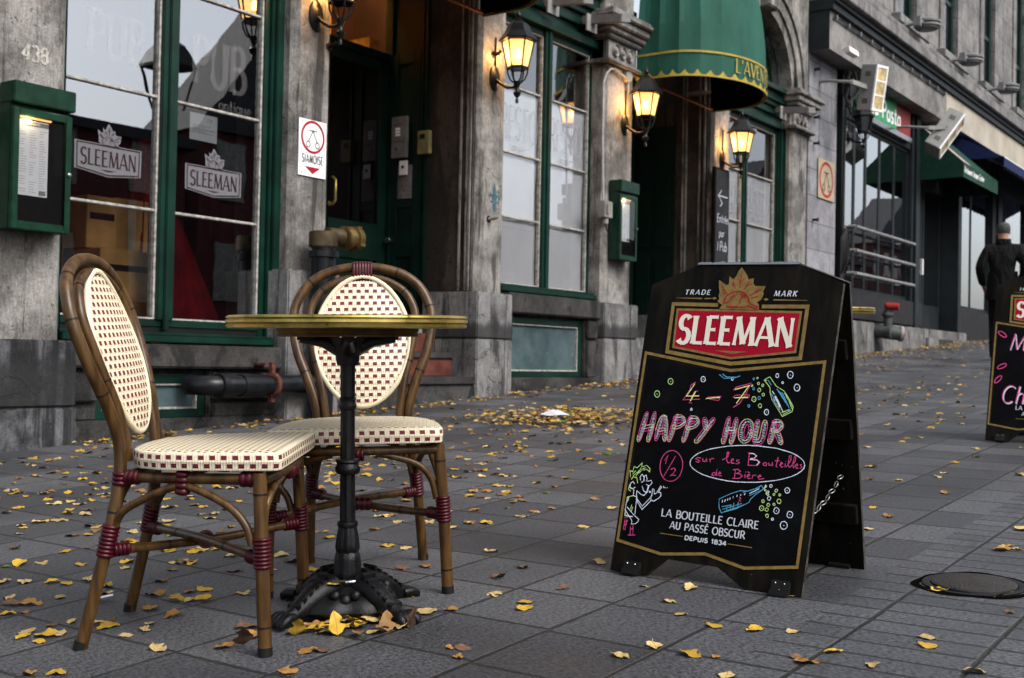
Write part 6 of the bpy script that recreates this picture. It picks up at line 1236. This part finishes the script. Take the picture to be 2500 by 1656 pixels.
# ------------------------------------------------------------------ folding sign boards
def make_sign(label, art=True):
    mid = V((2.8661, 1.3925, .1591)); U0 = V((-.0046, -1, -.0003)); V0 = V((.2144, -.0012, .9767)); N0 = V((-.9767, .0045, .2144)); cr, sr = math.cos(.028), math.sin(.028)
    S = empty('sandwich_board', mid, label, 'sign board', 'folding pub sign boards')
    def P_(u, v, d=0.0): return mid+U0*(u*cr+v*sr)+V0*(-u*sr+v*cr)+N0*d
    FN = lambda d: (lambda u, v: P_(u, v, d))
    A = {k: v for k, v in ART.items()}
    mm = lambda pts: [(a/1000, b/1000) for a, b in pts]
    outline = [(-.288, -.004), (-.176, -.002), (-.122, .050), (.030, .050), (.110, .006), (.268, .010), (.278, .828), (.149, .879), (-.149, .879), (-.293, .820)]
    m = MB(); m.prism(outline, lambda u, v, d: P_(u, v, d), -.013, 0); m.mi = [0, 0]+[1]*len(outline)
    fp = m.build('front_panel', [M_board, M_edge], S)
    m = MB(); m.poly([P_(u, v, .0008) for u, v in mm(A['dark'])]); m.build('chalkboard', M_chalkb, fp)
    m = MB(); m.ribbon(mm(A['frame']), .008, FN(.0016), closed=True); m.ribbon(mm(A['logo_frame']), .0105, FN(.0016))
    for r in A['rules']: m.ribbon(mm(r), [.001, .004] if len(r) == 2 and r[0][0] < -120 else [.004, .001], FN(.0016))
    for r in A['rule2']: m.ribbon(mm(r), .0022, FN(.0022))
    for q in ((-.087, .781), (.068, .780)): m.poly([P_(q[0]+a, q[1]+b, .002) for a, b in ((-.008, 0), (0, -.004), (.008, 0), (0, .004))])
    rd = mm(A['red']); m.ribbon(rd, .006, FN(.0017), closed=True); m.build('gold_lines', M_gold, fp)
    m = MB(); m.poly([P_(u, v, .0020) for u, v in rd]); em = m.build('red_emblem', M_signred, fp)
    m = MB(); m.poly([P_(u, v, .0026) for u, v in mm(A['chev'])]); m.build('gold_chevron', M_gold, fp)
    m = MB(); m.poly([P_(u, v, .0030) for u, v in mm(A['leaf'])]); lf = m.build('gold_leaf_emblem', M_gold, fp)
    m = MB()
    for v in A['veins']: p = mm(v); m.ribbon(p, [.0026]+[.0012]*(len(p)-1) if len(p) == 2 else .002, FN(.0038))
    for i, v in enumerate(A['beaver']): m.ribbon(mm(v), .0032 if i < 2 else .0022, FN(.0038))
    # shading hairs of the animal
    for i in range(16):
        a = PI*(.08+.84*i/15); x0, z0 = -.010-.030*math.cos(a), .770+.030*math.sin(a)*.95; m.ribbon([(x0, z0), (x0*.86-.002, z0-.008)], [.0018, .0006], FN(.0038))
    m.build('red_engraving', M_signred, fp)
    m = MB(); text(m, 'SLEEMAN', FN(.0034), .080, -.183, .649, width=.341, weight=.185, thin=.6, flare=1.35, sp=.11); m.build('brand_lettering', M_letter, fp)
    m = MB(); text(m, 'TRADE', FN(.002), .0135, -.181, .7915, width=.078, weight=.20, sp=.32, slant=.18); text(m, 'MARK', FN(.002), .0150, .089, .7895, width=.064, weight=.20, sp=.32, slant=.18)
    text(m, 'LA BOUTEILLE CLAIRE', FN(.0022), .0205, -.154, .1622, width=.285, weight=.17, thin=.65, flare=1.3); text(m, 'AU PASS\u00c9 OBSCUR', FN(.0022), .0195, -.123, .1325, width=.220, weight=.17, thin=.65, flare=1.3); text(m, 'DEPUIS 1834', FN(.0022), .0108, -.074, .1085, width=.122, weight=.26, thin=1, flare=1)
    m.build('white_lettering', M_white_l, fp)
    if art == True:
        for k in ('pink', 'white', 'green', 'yellow', 'blue'):
            m = MB()
            for st in A[k]: m.ribbon(mm(st), .0019 if k != 'yellow' else .0030, FN(.0024+.0003*('pink', 'white', 'green', 'yellow', 'blue').index(k)), uneven=.5)
            if k == 'pink':
                for st in A['happy']:
                    p = mm(st); out_ = chaikin(outline_of(p, .0076)); m.ribbon(out_, .0018, FN(.0024), closed=True, uneven=.4)
            if k == 'green':
                for st in A['happy']:
                    out_ = chaikin(outline_of([(x-.0018, y+.0006) for x, y in mm(st)], .0074)); h = len(out_)//2; m.ribbon(out_[:h], .0013, FN(.0029), uneven=.5)
            if k == 'white':
                for st in A['happy']:
                    p = mm(st)
                    for a, b in zip(p, p[1:]):
                        l = math.hypot(b[0]-a[0], b[1]-a[1]); nn_ = max(1, int(l/.0042)); d = ((b[0]-a[0])/l, (b[1]-a[1])/l)
                        for i in range(nn_):
                            q = (a[0]+d[0]*l*(i+.5)/nn_, a[1]+d[1]*l*(i+.5)/nn_); e = .0044*(.6+.5*rnd.random()); m.ribbon([(q[0]-e, q[1]-e*.25), (q[0]+e, q[1]+e*.45)], .0013, FN(.0026), uneven=.5)
            m.build(k+'_chalk_drawing', CH[k], fp)
        m = MB(); m.poly([P_(u, v, .0027) for u, v in mm([(-220, 286), (-210, 272), (-203, 290)])]) if False else None
    else:
        m = MB(); w = MB()
        for dx_, mbx in ((0, m), (.004, w)):
            text(mbx, 'M', FN(.003), .085, -.208+dx_, .475-dx_, weight=.06, flare=1, thin=1, slant=.15); text(mbx, 'Ch', FN(.003), .090, -.228+dx_, .195-dx_, weight=.06, flare=1, thin=1, slant=.15)
        for cx_, cz_, a_ in ((-.245, .555, -.6), (-.235, .385, .5), (-.248, .315, .9)):
            m.ribbon([(cx_+.024*math.cos(i*PI/6)*math.cos(a_)-.010*math.sin(i*PI/6)*math.sin(a_), cz_+.024*math.cos(i*PI/6)*math.sin(a_)+.010*math.sin(i*PI/6)*math.cos(a_)) for i in range(12)], .004, FN(.003), closed=True)
        m.build('pink_chalk_drawing', CH['pink'], fp); w.build('white_chalk_drawing', CH['white'], fp)
    # feet, hinge strip, back panel, battens, chain
    for u in (-.215, .215):
        m = MB()
        for a, b, c in ((u-.024, u+.024, 0),): m.prism([(a, -.004), (b, -.004), (b, .036), (a, .036)], lambda p, q, d: P_(p, q+(.006 if u > 0 else -.006), d), .0004, .020); m.prism([(a, -.012), (b, -.012), (b, .006), (a, .006)], lambda p, q, d: P_(p, q+(.012 if u > 0 else .004), d), -.03, .030)
        ft = m.build('corner_foot', M_foot, fp, bevel=.003)
        m = MB()
        for a, b in ((-.012, .028), (.012, .028), (0, .011)): m.lathe([(0, 0), (.0026, .0004), (.0016, .0016), (0, .002)], 8, lambda p: P_(u+a+p.x, b+p.y+(.006 if u > 0 else -.006), .0200+p.z))
        m.build('rivet', M_steel, ft)
    m = MB(); m.prism([(-.152, .8792), (.152, .8792), (.152, .8842), (-.152, .8842)], lambda u, v, d: P_(u, v, d), -.018, .004)
    for i in range(7): m.obox(P_(-.13+.043*i, .8852, -.006), U0*.018, V0*.0018, N0*.007)
    m.build('hinge_strip', M_steel, S)
    T0 = P_(0, .879, -.012); ang = math.radians(9.6); VB = (NG*math.cos(ang)-XG*math.sin(ang)); VB = (VB - U0*VB.dot(U0)).normalized(); NB = U0.cross(VB); NB = NB if NB.x > 0 else -NB
    def B_(u, v, d=0.0): return T0+U0*((u)*cr)+VB*(v-.879-u*.012)+NB*d
    m = MB(); m.prism(outline, lambda u, v, d: B_(u, v, d), .004, .016); m.mi = [0, 0]+[1]*len(outline); bp = m.build('back_panel', [M_board, M_edge], S)
    m = MB()
    for v in (.16, .40, .62):
        m = MB(); m.prism([(.05, v), (.262, v), (.262, v+.055), (.05, v+.055)], lambda p, q, d: B_(p, q, d), -.018, .0035); m.prism([(.05, v-.01), (.255, v-.01), (.255, v+.03), (.05, v+.03)], lambda p, q, d: P_(p, q, d), -.034, -.0135); m.build('batten', M_board, bp, bevel=.002)
    for u in (-.215, .20):
        m = MB(); m.prism([(u-.03, -.004), (u+.03, -.004), (u+.03, .03), (u-.03, .03)], lambda p, q, d: B_(p, q+.008, d), -.012, .022); m.build('corner_foot', M_foot, bp)
    p0, p1 = P_(.235, .205, -.03), B_(.225, .30, .0); m = MB(); nl = 9
    for i in range(nl):
        c = p0.lerp(p1, (i+.5)/nl); c.z -= .02*math.sin(PI*(i+.5)/nl); d = (p1-p0).normalized(); e = V((0, 0, 1)) if i % 2 else d.cross(V((0, 0, 1))).normalized(); e = (e-d*e.dot(d)).normalized()
        m.tube([c+d*.0135*math.cos(k*PI/6)+e*.0068*math.sin(k*PI/6) for k in range(12)], .0017, 6, closed=True)
    m.build('chain', plain('dull_chain_steel', (.20, .20, .19), .4, .8, dim=1), S, smooth=60); return S
def chaikin(p):
    for _ in range(2): p = [q for a, b in zip(p, p[1:]+p[:1]) for q in ((a[0]*.75+b[0]*.25, a[1]*.75+b[1]*.25), (a[0]*.25+b[0]*.75, a[1]*.25+b[1]*.75))]
    return p
def outline_of(p, h):
    L, R_ = [], []
    n = len(p)
    for i in range(n):
        a, b = p[max(0, i-1)], p[min(n-1, i+1)]; l = math.hypot(b[0]-a[0], b[1]-a[1]) or 1; t_ = ((b[0]-a[0])/l, (b[1]-a[1])/l)
        e = -h*.6 if i == 0 else h*.6 if i == n-1 else 0
        L.append((p[i][0]-t_[1]*h+t_[0]*e, p[i][1]+t_[0]*h+t_[1]*e)); R_.append((p[i][0]+t_[1]*h+t_[0]*e, p[i][1]-t_[0]*h+t_[1]*e))
    return L+R_[::-1]
make_sign('black folding sign board with HAPPY HOUR in coloured chalk under a red emblem')
s2 = make_sign('black folding sign board at the right edge, cut by the frame, with pink chalk words', art=False)
p_ = gp(6.60, 1.285); s2.scale = (1.03, 1.03, 1.03); s2.location = p_+V((0, 0, .004)); s2.rotation_euler = (0, 0, math.radians(4))
# ------------------------------------------------------------------ the person walking up the street
def person():
    base = gp(15.87, 3.62)
    o = empty('person', base, 'person in a black coat and dark trousers seen from behind, walking up the street', 'person')
    m_ = bpy.data.meshes.new('body')
    fx, sx_ = V((.97, .22, 0)).normalized(), V((.22, -.97, 0)).normalized()    # forward, right
    def q(f, s, z): return fx*f+sx_*s+V((0, 0, z+SLOPE*f))
    J = dict(pel=q(0, 0, .93), wst=q(0, 0, 1.08), chs=q(.0, 0, 1.28), nk0=q(.01, 0, 1.46), nk=q(.03, 0, 1.53), hd=q(.05, 0, 1.62), hd2=q(.045, 0, 1.69),
      sl=q(0, -.185, 1.40), sr=q(0, .185, 1.40), el=q(-.08, -.275, 1.17), er=q(-.08, .275, 1.17), wl=q(.06, -.25, .98), wr=q(.08, .20, .99), hl=q(.11, -.22, .94), hr=q(.13, .16, .96),
      pl=q(0, -.09, .90), pr=q(0, .09, .90), kl=q(.12, -.10, .50), kr=q(-.02, .10, .50), al=q(.02, -.10, .09), ar=q(-.26, .10, .14), tl=q(.18, -.11, .035), tr=q(-.12, .11, .035))
    names = list(J); ed = [('pel', 'wst'), ('wst', 'chs'), ('chs', 'nk0'), ('nk0', 'nk'), ('nk', 'hd'), ('hd', 'hd2'), ('chs', 'sl'), ('chs', 'sr'), ('sl', 'el'), ('sr', 'er'), ('el', 'wl'), ('er', 'wr'), ('wl', 'hl'), ('wr', 'hr'), ('pel', 'pl'), ('pel', 'pr'), ('pl', 'kl'), ('pr', 'kr'), ('kl', 'al'), ('kr', 'ar'), ('al', 'tl'), ('ar', 'tr')]
    rad = dict(pel=(.155, .115), wst=(.16, .12), chs=(.175, .125), nk0=(.09, .08), nk=(.058, .058), hd=(.078, .095), hd2=(.07, .085), sl=(.085, .085), sr=(.085, .085), el=(.062, .062), er=(.062, .062), wl=(.045, .045), wr=(.045, .045), hl=(.042, .028), hr=(.042, .028), pl=(.10, .10), pr=(.10, .10), kl=(.07, .07), kr=(.07, .07), al=(.055, .055), ar=(.055, .055), tl=(.048, .034), tr=(.048, .034))
    m_.from_pydata([tuple(J[k]) for k in names], [(names.index(a), names.index(b)) for a, b in ed], [])
    b = bpy.data.objects.new('body', m_); COL.objects.link(b); b.parent = o
    b.modifiers.new('skin', 'SKIN'); sd_ = m_.skin_vertices[0].data
    for i, k in enumerate(names): sd_[i].radius = rad[k]; sd_[i].use_root = (k == 'pel')
    b.modifiers.new('sub', 'SUBSURF').levels = 2; b.modifiers['sub'].render_levels = 2
    dg = bpy.context.evaluated_depsgraph_get(); me = bpy.data.meshes.new_from_object(b.evaluated_get(dg)); b.modifiers.clear(); b.data = me
    me.materials.clear(); me.materials.append(M_cloth); me.materials.append(M_skin)
    for p in me.polygons:
        p.use_smooth = True; c = p.center; r_ = V((c.x, c.y, 0)).dot(sx_)
        if c.z > 1.52 or (c.z < 1.0 and c.z > .90 and abs(r_) > .13 and V((c.x, c.y, 0)).dot(fx) > .07): p.material_index = 1
    hm = MB(); hc = q(.035, 0, 1.665)
    def hf(p): return hc+fx*p.x*1.0+sx_*p.y+V((0, 0, p.z))
    hm.lathe([(.064, -.060), (.074, -.045), (.080, 0), (.074, .045), (.052, .074), (.0, .086)], 24, hf, lambda a, z: 1.06 if math.cos(a) < .3 else .9, cap=False); hm.build('hair', M_hair, o, smooth=60)
    for s in (-1, 1):
        e = MB(); e.lathe([(0, -.006), (.016, -.005), (.020, 0), (.014, .006), (0, .008)], 10, lambda p: hf(V((.01+p.x*.8, s*(.076+p.z), -.045+p.y*1.5)))); e.build('ear', M_skin, o, smooth=60)
    nz = MB(); nz.tube([hf(V((.09, 0, -.03))), hf(V((.115, 0, -.055))), hf(V((.09, 0, -.065)))], [.008, .013, .008], 8); nz.build('nose', M_skin, o, smooth=60)
    # coat collar and skirt follow the body
    cm = MB()
    cm.lathe([(.085, 1.44), (.098, 1.48), (.090, 1.535), (.080, 1.535)], 24, lambda p: fx*(p.x*.85+.015)+sx_*p.y+V((0, 0, p.z)), cap=False)
    cm.lathe([(.170, 1.12), (.178, 1.0), (.192, .86), (.198, .76), (.19, .76)], 28, lambda p: fx*p.x*.74+sx_*p.y*1.02+V((0, 0, p.z)), lambda a, z: 1+.03*math.cos(a*7)*max(0, 1.0-z)*3, cap=False)
    for v_ in range(len(cm.v)): cm.v[v_] = cm.v[v_]+base
    for ob in (hm, e, nz): pass
    cm.build('coat', M_cloth, o, smooth=60)
    for ch in o.children:
        if ch.name.split('.')[0] in ('hair', 'ear', 'nose'):
            for vv in ch.data.vertices: vv.co += base
    sh = MB()
    for k in ('wl', 'wr'):
        g_ = base+J[k]; d = (J['h'+k[1]]-J[k]).normalized()
        for i in range(5):
            off = sx_*((i-2)*.016)*(1 if k == 'wr' else -1); st_ = base+J['h'+k[1]]+off+d*.02; sh.tube([st_, st_+d*.035-V((0, 0, .01)), st_+d*.05-V((0, 0, .03))], [.009, .0085, .007], 6)
    sh.build('fingers', M_skin, o, smooth=60)
    return o
person()
# ------------------------------------------------------------------ valve cover, scraps, leaves
o = empty('valve_cover', gp(3.235, .80), 'small round rusty iron valve cover set in the paving', 'cover', basis=(XG, YG, NG))
m = MB(); m.lathe([(.128, .0015), (.128, .004), (.120, .005), (.108, .003), (.108, .001)], 40, cap=False); m.build('ring', M_iron, o, smooth=40, world=False)
t = NT('rusty_cover'); f_ = t.noise(t.co(), 30, 5); ch_ = t.n('TexVoronoi'); ch_.inputs['Scale'].default_value = 46; t.bump(ch_.outputs['Distance'], .6, .004); M_cov = t.pr(t.mix(t.ramp(f_, .3, .7), (.007, .0055, .0045), (.022, .016, .012)), .6, .3)
m = MB(); m.lathe([(0, .010), (.100, .010), (.1055, .007), (.1055, .0005)], 40); m.build('lid', M_cov, o, smooth=40, world=False)
m = MB(); m.lathe([(.105, .0018), (.122, .0018)], 40, cap=False); m.lathe([(.128, .0012), (.150, .0012)], 40, lambda p: p, lambda a, z: 1+.05*math.sin(a*3+1)+.03*math.sin(a*7), cap=False); m.build('gap', plain('dirt', (.006, .005, .004), .95, spec=0), o, world=False)
m = MB(); m.add([V((x, y, .012+.004*math.sin(x*60)))+V((0, 0, 0)) for x, y in ((-.03, -.02), (.032, -.012), (.03, .010), (-.028, .004))], [(0, 1, 2, 3)])
sc = m.build('paper_scrap', M_white); sc.matrix_world = Matrix((XG, YG, NG)).transposed().to_4x4(); sc.location = gp(1.885, 2.60); tag(sc, 'narrow white paper strip on the paving behind the left chair', 'paper scrap'); sc.rotation_euler.rotate_axis('Z', -.7)
m = MB(); pts_ = [(-.13, -.05, .006), (-.02, -.09, .012), (.09, -.07, .004), (.15, 0, .012), (.08, .06, .02), (-.03, .08, .008), (-.12, .03, .012), (-.02, 0, .042), (.06, .0, .034)]
m.add(pts_, [(0, 1, 7), (1, 2, 8), (1, 8, 7), (2, 3, 8), (3, 4, 8), (4, 5, 7), (4, 7, 8), (5, 6, 7), (6, 0, 7)])
sc = m.build('napkin', plain('napkin_paper', (.42, .42, .45), .9, dim=1), smooth=20); sc.location = gp(6.49, 4.24, .03); tag(sc, 'crumpled white napkin lying on the heap of leaves', 'napkin')
LR = random.Random(11)
def leaf_mesh(k):
    n = 11; curl = LR.uniform(-.7, 1.3)*LR.random(); cup = LR.uniform(.1, 1.0); tw = LR.uniform(-.6, .6); torn = LR.random() < .45; tr = LR.uniform(.25, .8); ts = LR.choice((-1, 1)); base_ = LR.uniform(.5, .85)
    L = 1.0; w = LR.uniform(.62, .84); rows = []
    for i in range(n+1):
        s = i/n; h = w*.5*(math.sin(PI*s**base_)**.75 if 0 < s < 1 else 0.0)*(1+.035*(1 if i % 2 else -1))*(1+.10*math.sin(i*1.1+k*2)); y = (s-.5)*L
        zb = .16*curl*(s-.5)**2*2+.03*math.sin(s*5+k)
        for u in (-1, -.5, 0, .5, 1):
            if torn and u == ts and abs(s-tr) < .09: u = ts*.55
            z = zb+cup*.20*(abs(u)**1.6)*h*1.6+tw*u*h*(s-.5)+.022*math.sin(u*4+s*9+k)+.03*u*math.sin(s*14+k)*abs(u); rows.append((u*h*(1-.1*cup*abs(u)), y, max(-.02, z)))
    vs = rows; fs = [(i*5+j, i*5+j+1, (i+1)*5+j+1, (i+1)*5+j) for i in range(n) for j in range(4)]
    zmin = min(p[2] for p in vs); vs = [(x, y, z-zmin) for x, y, z in vs]
    a = len(vs); st = [(-.008, -.5, .02), (.008, -.5, .02), (.03*tw*4+.006, -.5-LR.uniform(.18, .4), .03), (.03*tw*4-.006, -.5-.2, .03)]
    vs += st; fs.append((a, a+1, a+2, a+3)); return vs, fs
SHAPES = [leaf_mesh(k) for k in range(26)]
LM = {}
def leaf_data(k, c, size):
    key = (k, c)
    if key not in LM:
        vs, fs = SHAPES[k]; me = bpy.data.meshes.new('leaf'); me.from_pydata([tuple(.048*x for x in v) for v in vs], [], fs); me.polygons.foreach_set('use_smooth', [True]*len(fs)); me.materials.append(M_leaf[c]); me.update(); LM[key] = me
    return LM[key]
CN = dict(y='yellow', o='orange', t='tan', b='brown', g='greenish')
def where(x, y):
    if math.hypot(x-2.152, y-1.996) < .30: return 'around the black table pedestal'
    if math.hypot(x-3.235, y-.80) < .22: return 'beside the round valve cover'
    if y < 1.05 and x < 3.7: return 'on the narrow paving strips in front of the sign board'
    if y < 1.05: return 'on the paving strips beyond the valve cover'
    if y < 1.9 and x < 2.9: return 'on the paving between the table and the sign board'
    if y < 2.2 and x > 3.7: return 'on the paving beyond the sign board'
    if x < 1.62: return 'in the near left corner of the paving'
    if x < 2.05 and y < 2.75: return 'under the left chair'
    if x < 2.35 and y >= 2.3: return 'on the paving left of the left chair'
    if x < 3.3 and y < 3.1: return 'under and beside the far chair'
    if y < 3.0: return 'on the open paving right of the far chair'
    if x < 3.6: return 'on the paving left of both chairs'
    return 'on the paving behind the far chair'
def place_leaf(x, y, c, size, h=.001, tilt=0.0, label=None, group=None, k=None):
    k = LR.randrange(len(SHAPES)) if k is None else k
    o = bpy.data.objects.new('fallen_leaf', leaf_data(k, c, 1)); COL.objects.link(o); a = LR.uniform(0, 2*PI)
    tx = LR.uniform(-.10, .10)+tilt
    B = Matrix((XG, YG, NG)).transposed() @ Matrix.Rotation(a, 3, 'Z') @ Matrix.Rotation(tx, 3, 'X') @ Matrix.Rotation(LR.uniform(-.12, .12), 3, 'Y')
    M_ = B.to_4x4() @ Matrix.Scale(size, 4); M_.translation = gp(x, y, h+abs(math.sin(tx))*.024*size); o.matrix_world = M_
    w = where(x, y); tag(o, label or f'small {CN[c]} fallen leaf lying {w}', 'leaf', group or f'{CN[c]} leaves {w}')
    return o
far_leaves = []
for c, pts in LEAVES.items():
    for x, y in pts:
        if math.hypot(x, y) > 5.6 and y > .9: far_leaves.append((x, y)); continue
        place_leaf(x+LR.uniform(-.004, .004), y+LR.uniform(-.004, .004), c, LR.choice((.6, .75, .85, .95, 1, 1.1, 1.25))*(1 if y < 3 else 1.05))
for x, y, c, s, h, tl, lab in ((1.925, 1.935, 'y', 1.25, .002, 1.0, 'bright yellow leaf standing on edge against the left claw foot'), (1.985, 1.875, 'y', 1.35, .002, 1.25, 'tall bright yellow leaf leaning on the front of the pedestal'), (2.085, 1.975, 'y', 1.05, .078, .2, 'dark yellow leaf lying on the wire loop of the pedestal'),
    (2.075, 1.80, 'o', 1.2, .002, 1.1, 'orange leaf leaning against the front of the pedestal base'), (2.125, 1.765, 'b', 1.25, .002, 1.15, 'pinkish brown leaf leaning on the right claw foot'), (1.80, 1.975, 'b', 1.45, .002, .8, 'large brown curled leaf behind the front leg of the left chair')):
    place_leaf(x, y, c, s*.86, h, tl, lab, 'leaves leaning on things', k=5)
for i in range(70):                                                # more of them drifted behind and between the chairs
    x, y = LR.uniform(2.1, 4.1), LR.uniform(2.55, 4.3)
    if math.hypot(x, y) < 5.4: place_leaf(x, y, LR.choices('yotb', (30, 22, 36, 12))[0], LR.uniform(.8, 1.2))
for i in range(18):
    a, r = LR.uniform(math.radians(185), math.radians(262)), LR.uniform(.10, .235)
    place_leaf(2.152+r*math.cos(a), 1.996+r*math.sin(a), LR.choices('yot', (50, 15, 35))[0], LR.uniform(.75, 1.1), LR.uniform(.001, .014), LR.uniform(-.3, .3))
# the litter of small leaves further off, too many to count
m = MB(); mats = [M_leaf[k] for k in 'yotbg']
def litter(x, y, h, size):
    vs, fs = SHAPES[LR.randrange(len(SHAPES))]; a = LR.uniform(0, 2*PI); ca, sa = math.cos(a), math.sin(a); tl = LR.uniform(-.35, .35); m.cur = LR.choices(range(5), (30, 20, 34, 15, 2))[0]; s = .048*size
    m.add([gp(x+(vx*ca-vy*sa)*s, y+(vx*sa+vy*ca)*s, h+max(0, vz*s+tl*vx*s)+.001) for vx, vy, vz in vs], fs)
for x, y in far_leaves: litter(x, y, 0, LR.uniform(.9, 1.2))
for i in range(720):
    u, v = LR.gauss(0, .36), LR.gauss(0, .36); x, y = 6.62+u*.95+v*.25, 4.22+v*.95-u*.1; litter(x, y, max(0, .045-.05*(u*u+v*v))*LR.random(), LR.uniform(.7, 1.15))
for i in range(330):
    x = LR.uniform(4.0, 10.2); y = 5.84-abs(LR.gauss(0, .09))-(0 if 8.3 < x < 9.8 or 4.1 < x < 5.6 or LR.random() < .5 else .04); litter(x, y, LR.random()*.02*(5.86-y < .1), LR.uniform(.7, 1.15))
for i in range(330):
    x, y = LR.uniform(4.6, 11), LR.uniform(2.7, 5.7); litter(x, y, 0, LR.uniform(.7, 1.1))
for i in range(1250):
    x = LR.uniform(9, 26); y = 5.78-abs(LR.gauss(0, 1.15)) if i % 2 else 5.80-abs(LR.gauss(0, .28))
    if y > 2.2: litter(x, y, LR.random()*.02, LR.uniform(.75, 1.3))
for i in range(130): litter(LR.uniform(6, 14), LR.uniform(1.2, 3.4), 0, LR.uniform(.8, 1.2))
for i in range(220):
    x, y = LR.uniform(2.6, 5.2), LR.uniform(3.2, 5.6)
    if math.hypot(x, y) > 4.8: litter(x, y, 0, LR.uniform(.8, 1.15))
for i in range(90):
    x, y = 3.95+LR.gauss(0, .35), 4.1+LR.gauss(0, .3); litter(x, y, 0, LR.uniform(.8, 1.2))
lt = m.build('leaf_litter', mats, smooth=60); tag(lt, 'scattered autumn leaves drifted over the far paving and along the wall', 'leaf litter', kind='stuff')
